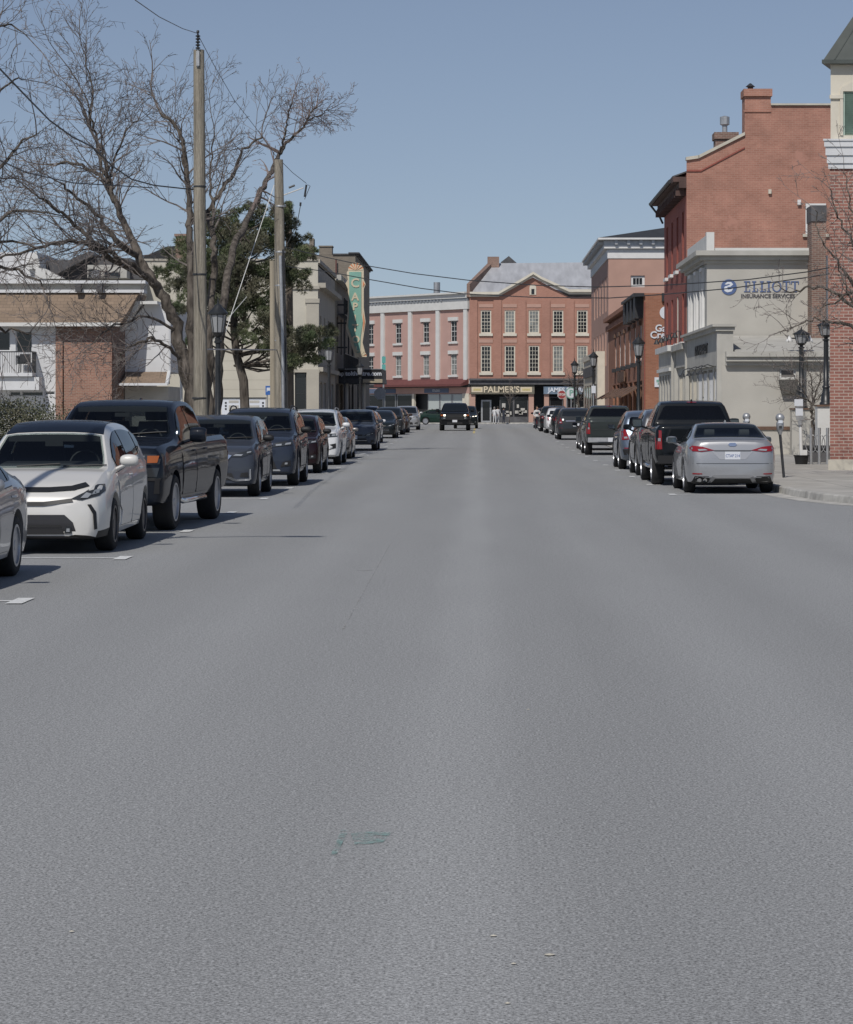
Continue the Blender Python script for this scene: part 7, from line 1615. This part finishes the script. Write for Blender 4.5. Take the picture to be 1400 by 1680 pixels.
# ================================================================ CARS
pn = {}
def PT(n, c, m=.3, r=.35):
    if n not in pn: pn[n] = paint(n + '_car_paint', c, m, r)
    return pn[n]
GL, GR = 'cars parked along the left kerb', 'cars parked along the right kerb'
white = PT('pearl_white', (.62, .61, .58), .05, .4); black = PT('black', (.008, .011, .018), .2, .3); slate = PT('slate_grey', (.045, .052, .068), .45, .35)
navyg = PT('dark_blue_grey', (.028, .036, .055), .4, .35); silver = PT('silver', (.34, .345, .355), .5, .36); maroon = PT('dark_maroon', (.016, .007, .009), .3); charcoal = PT('charcoal', (.03, .034, .038), .35)
ltsilver = PT('pale_silver', (.42, .43, .44), .55, .38); red = PT('red', (.22, .012, .012), .2); gold = PT('warm_grey', (.22, .21, .20), .55, .38); blueg = PT('blue_silver', (.13, .16, .21), .6, .36); green = PT('dark_green', (.012, .03, .022), .2)
M['roofblack'] = PT('black_roof', (.006, .009, .016), .1, .25)
CX = lambda W, edge, left=True: edge - W / 2 if left else edge + W / 2
make_car('sedan', silver, 'parked_car', 'silver sedan cut off by the left edge, nearest the camera', 'car', GL, CX(1.84, -4.74), 23.3, -1, sc=(1, .98, .93), style='multi')
make_car('hatch', white, 'parked_car', 'white hatchback with black roof and black bonnet guard, second from the camera on the left', 'car', GL, CX(1.775, -4.40), 30.95, -1, style='steel', roof=M['roofblack'], features=dict(plate=False))
make_car('pickup', black, 'parked_pickup', 'glossy black pickup facing the camera with chrome side steps, behind the white hatchback', 'pickup truck', GL, CX(2.03, -4.17), 36.4, -1, rot=R(-3.4), sc=(1, 1, .97), style='six', features=dict(plate=False))
make_car('suv', slate, 'parked_car', 'dark grey SUV with chrome chin strip parked behind the black pickup', 'car', GL, CX(1.855, -4.30), 50.9, -1, sc=(1, 1, .95), style='multi', features=dict(detail='crv', plate=False), mirrorcol=M['black'])
make_car('suv', navyg, 'parked_car', 'larger dark blue grey SUV with silver chin strip, just beyond the chrome-chinned one', 'car', GL, CX(1.99, -4.03), 58.1, -1, sc=(1.07, 1.07, 1.04), style='multi', features=dict(detail='pilot', rails='black'), mirrorcol=M['black'])
make_car('suv', maroon, 'parked_car', 'dark maroon SUV mostly hidden between the blue grey SUV and the white one', 'car', GL, CX(1.855, -4.2), 69.6, -1, sc=(1, 1, .93), style='multi', mirrorcol=M['black'], features=dict(detail='suv'))
make_car('suv', PT('white', (.66, .67, .68), .0, .35), 'parked_car', 'white SUV with black grille parked on the left', 'car', GL, CX(1.92, -4.22), 79.9, -1, sc=(1.04, 1.1, 1.02), style='multi', features=dict(detail='durango', rails='steel', clad=False))
make_car('hatch', gold, 'parked_car', 'small low silver grey car right beside the white SUV on the left', 'car', GL, CX(1.7, -4.36), 89.7, -1, sc=(.96, .86, .93), style='multi', features=dict(detail='sedan', fin=False))
make_car('suv', PT('steel_blue', (.06, .072, .095), .45), 'parked_car', 'steel blue crossover with wide windshield in the middle of the left row', 'car', GL, CX(1.9, -4.15), 107.0, -1, sc=(1.03, 1.0, 1.0), style='multi', features=dict(detail='sedan', clad=False, plate_z=(.55, .78)))
farL = [('hatch', PT('white', (.66, .67, .68)), 'white hatchback beyond the steel blue crossover', -4.6, 124, (1, .95, .97)), ('sedan', PT('black2', (.012, .016, .018)), 'black sedan with bright headlights beyond the white hatchback', -4.3, 137.5, (1, 1, 1.02)),
        ('suv', charcoal, 'charcoal SUV in the far part of the left row', -4.3, 150.5, (1, 1, .95)), ('sedan', PT('dark_brown', (.05, .032, .026)), 'dark brown sedan at the far end of the left row', -4.3, 161, (1, 1, 1.05)),
        ('suv', ltsilver, 'pale silver SUV standing last in the left row before the crossing', -4.15, 184, (1.05, 1, 1.0))]
for k, p, lb, ed, y, sc in farL: make_car(k, p, 'parked_car', lb, 'car', GL, CX(1.84 * sc[0], ed), y, -1, sc=sc, style='multi', far=True, features=dict(clad=False))
make_car('suv', PT('white', (.66, .67, .68)), 'parked_car', 'white car roof showing between the far left cars', 'car', GL, -7.9, 186, -1, sc=(1, 1, 1.0), far=True, features=dict(clad=False))
make_car('sedan', PT('white', (.66, .67, .68)), 'parked_car', 'white car standing far left just before the stop sign', 'car', GL, -7.0, 205, -1, sc=(1, 1, 1.05), far=True)
# right row, rears to the camera
make_car('sedan', silver, 'parked_car', 'silver sedan seen from behind, nearest the camera on the right', 'car', GR, CX(1.84, 4.22, False), 52.95, 1, style='multi', features=dict(pnt=silver, plate='CTAP 214'))
make_car('pickup', PT('black_rear', (.008, .010, .012), .2, .3), 'parked_pickup', 'tall black pickup with large rear window, right behind the silver sedan', 'pickup truck', GR, CX(2.03, 3.93, False), 58.6, 1, style='six', features=dict(gate=PT('black_rear', (.008, .010, .012)), bumper=M['black']))
make_car('suv', PT('graphite', (.10, .105, .115), .5), 'parked_car', 'graphite SUV just beyond the tall black pickup on the right', 'car', GR, CX(1.9, 4.08, False), 67.0, 1, sc=(1.03, 1, 1.03), style='multi', mirrorcol=M['black'])
make_car('suv', blueg, 'parked_car', 'blue silver SUV showing between the graphite SUV and the old grey pickup', 'car', GR, CX(1.86, 4.0, False), 74.1, 1, style='multi', mirrorcol=M['black'])
make_car('pickup', PT('green_grey', (.035, .042, .042), .3), 'parked_pickup', 'dark grey green pickup with silver rear bumper farther along on the right', 'pickup truck', GR, CX(1.95, 3.98, False), 97.2, 1, sc=(.96, .92, .97), style='six', features=dict(gate=PT('green_grey', (.035, .042, .042)), bumper=M['steel'], step=False))
make_car('sedan', maroon, 'parked_car', 'dark red low car just beyond the grey green pickup on the right', 'car', GR, CX(1.8, 4.2, False), 108, 1, sc=(1, 1, 1.0), style='multi', far=True)
farR = [('suv', charcoal, 'dark minivan with red tail lamps in the right row', 4.0, 133, (1.05, 1, .97)), ('hatch', PT('black2', (.012, .016, .018)), 'black hatchback beyond the dark minivan', 4.15, 149, (1, .95, 1.0)), ('suv', PT('white', (.66, .67, .68)), 'white SUV partly seen beyond the black hatchback', 4.05, 158.5, (1, 1, .92)),
        ('suv', PT('black2', (.012, .016, .018)), 'black SUV far along the right row', 4.0, 170.5, (1.05, 1, 1.0)), ('sedan', red, 'dark red car standing last in the right row', 4.25, 199, (1, 1, 1.08))]
for k, p, lb, ed, y, sc in farR: make_car(k, p, 'parked_car', lb, 'car', GR, CX(1.84 * sc[0], ed, False), y, 1, sc=sc, style='multi', far=True, features=dict(clad=False))
# driving towards the camera
tk = make_car('pickup', PT('black_truck', (.008, .009, .011), .2, .3), 'moving_pickup', 'black pickup with lit headlights driving towards the camera mid-road', 'pickup truck', None, PX(746.5, 178), 177.5, -1, sc=(1.04, 1, .99), style='six', far=True, features=dict(step=False, plate_z=(.66, .6)))
make_car('suv', PT('black2', (.012, .016, .018)), 'moving_car', 'dark car following right behind the black pickup with lit headlights', 'car', None, PX(764.5, 196), 196, -1, sc=(1, 1, 1.02), far=True, features=dict(clad=False))
M['lit'] = mat('lit_headlight', (.9, .88, .8), .2, emit=((1, .9, .7), 3.0))
for o in [c for c in scene.objects if c.get('category') in ('car', 'pickup truck') and c.name.startswith('moving')]:
    for c in o.children:
        if c.name.startswith('headlight'):
            for l in c.children:
                if l.name.startswith('lens'): l.data.materials[0] = M['lit']
sd = make_car('sedan', green, 'parked_car', 'dark green car standing sideways at the crossing behind the pickup', 'car', None, PX(716, 247), 244.5, -1, rot=math.pi / 2, style='multi')
sd.location = (PX(722, 247), 247, .25)

# ================================================================ PEOPLE
def person(name, label, loc, rz, h, pose, top, bottom, hair, group=None):
    t = thing('person', label, 'person', loc, rz, group)
    s = h / 1.72; J = pose; names = list(J); vs = [Vector(J[k][0]) * s for k in names]; idx = {k: i for i, k in enumerate(names)}
    edges = [(idx[k], idx[J[k][2]]) for k in names if J[k][2]]
    me = bpy.data.meshes.new('body'); me.from_pydata([tuple(v) for v in vs], edges, []); o = bpy.data.objects.new('body', me); COL.objects.link(o)
    md = o.modifiers.new('s', 'SKIN'); 
    for i, k in enumerate(names):
        r_ = J[k][1]; me.skin_vertices[0].data[i].radius = (r_[0] * s, r_[1] * s) if hasattr(r_, '__len__') else (r_ * s, r_ * s)
    me.skin_vertices[0].data[0].use_root = True; md.use_smooth_shade = True
    sb = o.modifiers.new('b', 'SUBSURF'); sb.levels = 2; sb.render_levels = 2
    dg = bpy.context.evaluated_depsgraph_get(); dg.update(); m2 = bpy.data.meshes.new_from_object(o.evaluated_get(dg)); o.modifiers.clear(); o.data = m2; o.parent = t
    for m__ in (M['skin'], top, bottom, M['dark']): m2.materials.append(m__)
    for p in m2.polygons:
        z = p.center.z / s; x = abs(p.center.x / s); p.use_smooth = True
        p.material_index = 3 if z < .08 else (2 if z < .96 and not (x > .21) else (1 if z < 1.45 and not (z < 1.0 and x > .2) else 0))
    hb_ = MB(); c = Vector(J['head'][0]) * s
    hb_.lathe([(.001, .12 * s), (.06 * s, .105 * s), (.094 * s, .05 * s), (.10 * s, .0), (.096 * s, -.05 * s), (.085 * s, -.10 * s)], (c.x, c.y + .022 * s, c.z + .01), 12); hb_.build('hair', hair, t, smooth=60)
    return t
def stand(arm=.0, step=.0):
    d = {'pelvis': ((0, 0, .95), (.15, .11), None), 'waist': ((0, 0, 1.08), (.135, .10), 'pelvis'), 'chest': ((0, 0, 1.30), (.165, .12), 'waist'), 'neckb': ((0, 0, 1.44), (.07, .07), 'chest'), 'neck': ((0, -.005, 1.50), (.055, .055), 'neckb'),
         'chin': ((0, -.02, 1.55), (.07, .08), 'neck'), 'head': ((0, -.01, 1.63), (.082, .098), 'chin'), 'crown': ((0, .0, 1.70), (.06, .07), 'head'), 'nose': ((0, -.115, 1.615), (.012, .014), 'head')}
    for s, n in ((-1, 'r'), (1, 'l')):
        d['sh' + n] = ((s * .18, 0, 1.40), (.062, .062), 'chest'); d['el' + n] = ((s * (.25 + arm * .05), -.02 - arm * .1, 1.13), (.045, .045), 'sh' + n); d['wr' + n] = ((s * .26, -.10 - arm * .25, .90 + arm * .15), (.03, .032), 'el' + n); d['pa' + n] = ((s * .26, -.12 - arm * .3, .82 + arm * .17), (.022, .042), 'wr' + n)
        for i, (dy, L) in enumerate(((-.03, .07), (-.01, .08), (.01, .078), (.03, .06))): d['f%d%s' % (i, n)] = ((s * (.255 - .01), -.12 - arm * .3 + dy, .82 + arm * .17 - L), (.009, .009), 'pa' + n)
        d['th' + n] = ((s * .23, -.17 - arm * .3, .80 + arm * .17), (.010, .010), 'pa' + n)
        d['hi' + n] = ((s * .09, 0, .88), (.09, .10), 'pelvis'); d['kn' + n] = ((s * .10, -.02 + s * step * .6, .50), (.062, .065), 'hi' + n); d['an' + n] = ((s * .11, .02 + s * step, .09), (.042, .045), 'kn' + n); d['to' + n] = ((s * .12, -.13 + s * step, .04), (.04, .032), 'an' + n)
    return d
M['hairdark'] = mat('dark_hair', (.02, .014, .01), .6); M['whitecloth'] = mat('white_cloth', (.62, .62, .62), .9); M['denim'] = mat('dark_trousers', (.03, .035, .05), .9); M['hairgrey'] = mat('grey_hair', (.2, .18, .17), .7); M['palecloth'] = mat('pale_trousers', (.50, .50, .50), .9)
person('p', 'person in a white top with dark hair standing beside the far right cars', (PX(881, 186), 186, .25), .4, 1.66, stand(.4, .03), M['whitecloth'], M['denim'], M['hairdark'])
person('p', 'person all in white standing nearer the shop door of the brick block', (PX(811.5, 256), 256, .25), 2.8, 1.66, stand(.2, .03), M['whitecloth'], M['palecloth'], M['hairgrey'], None)
person('p', 'person in pale clothes standing to the right of the one all in white', (PX(817, 256.4), 256.4, .25), 3.4, 1.70, stand(.5, .05), M['whitecloth'], M['palecloth'], M['hairdark'], None)
person('p', 'person in dark clothes standing by the display window of the brick block', (PX(826.5, 257), 257, .25), 2.2, 1.64, stand(.5, .02), M['denim'], M['denim'], M['hairdark'], None)
finish()
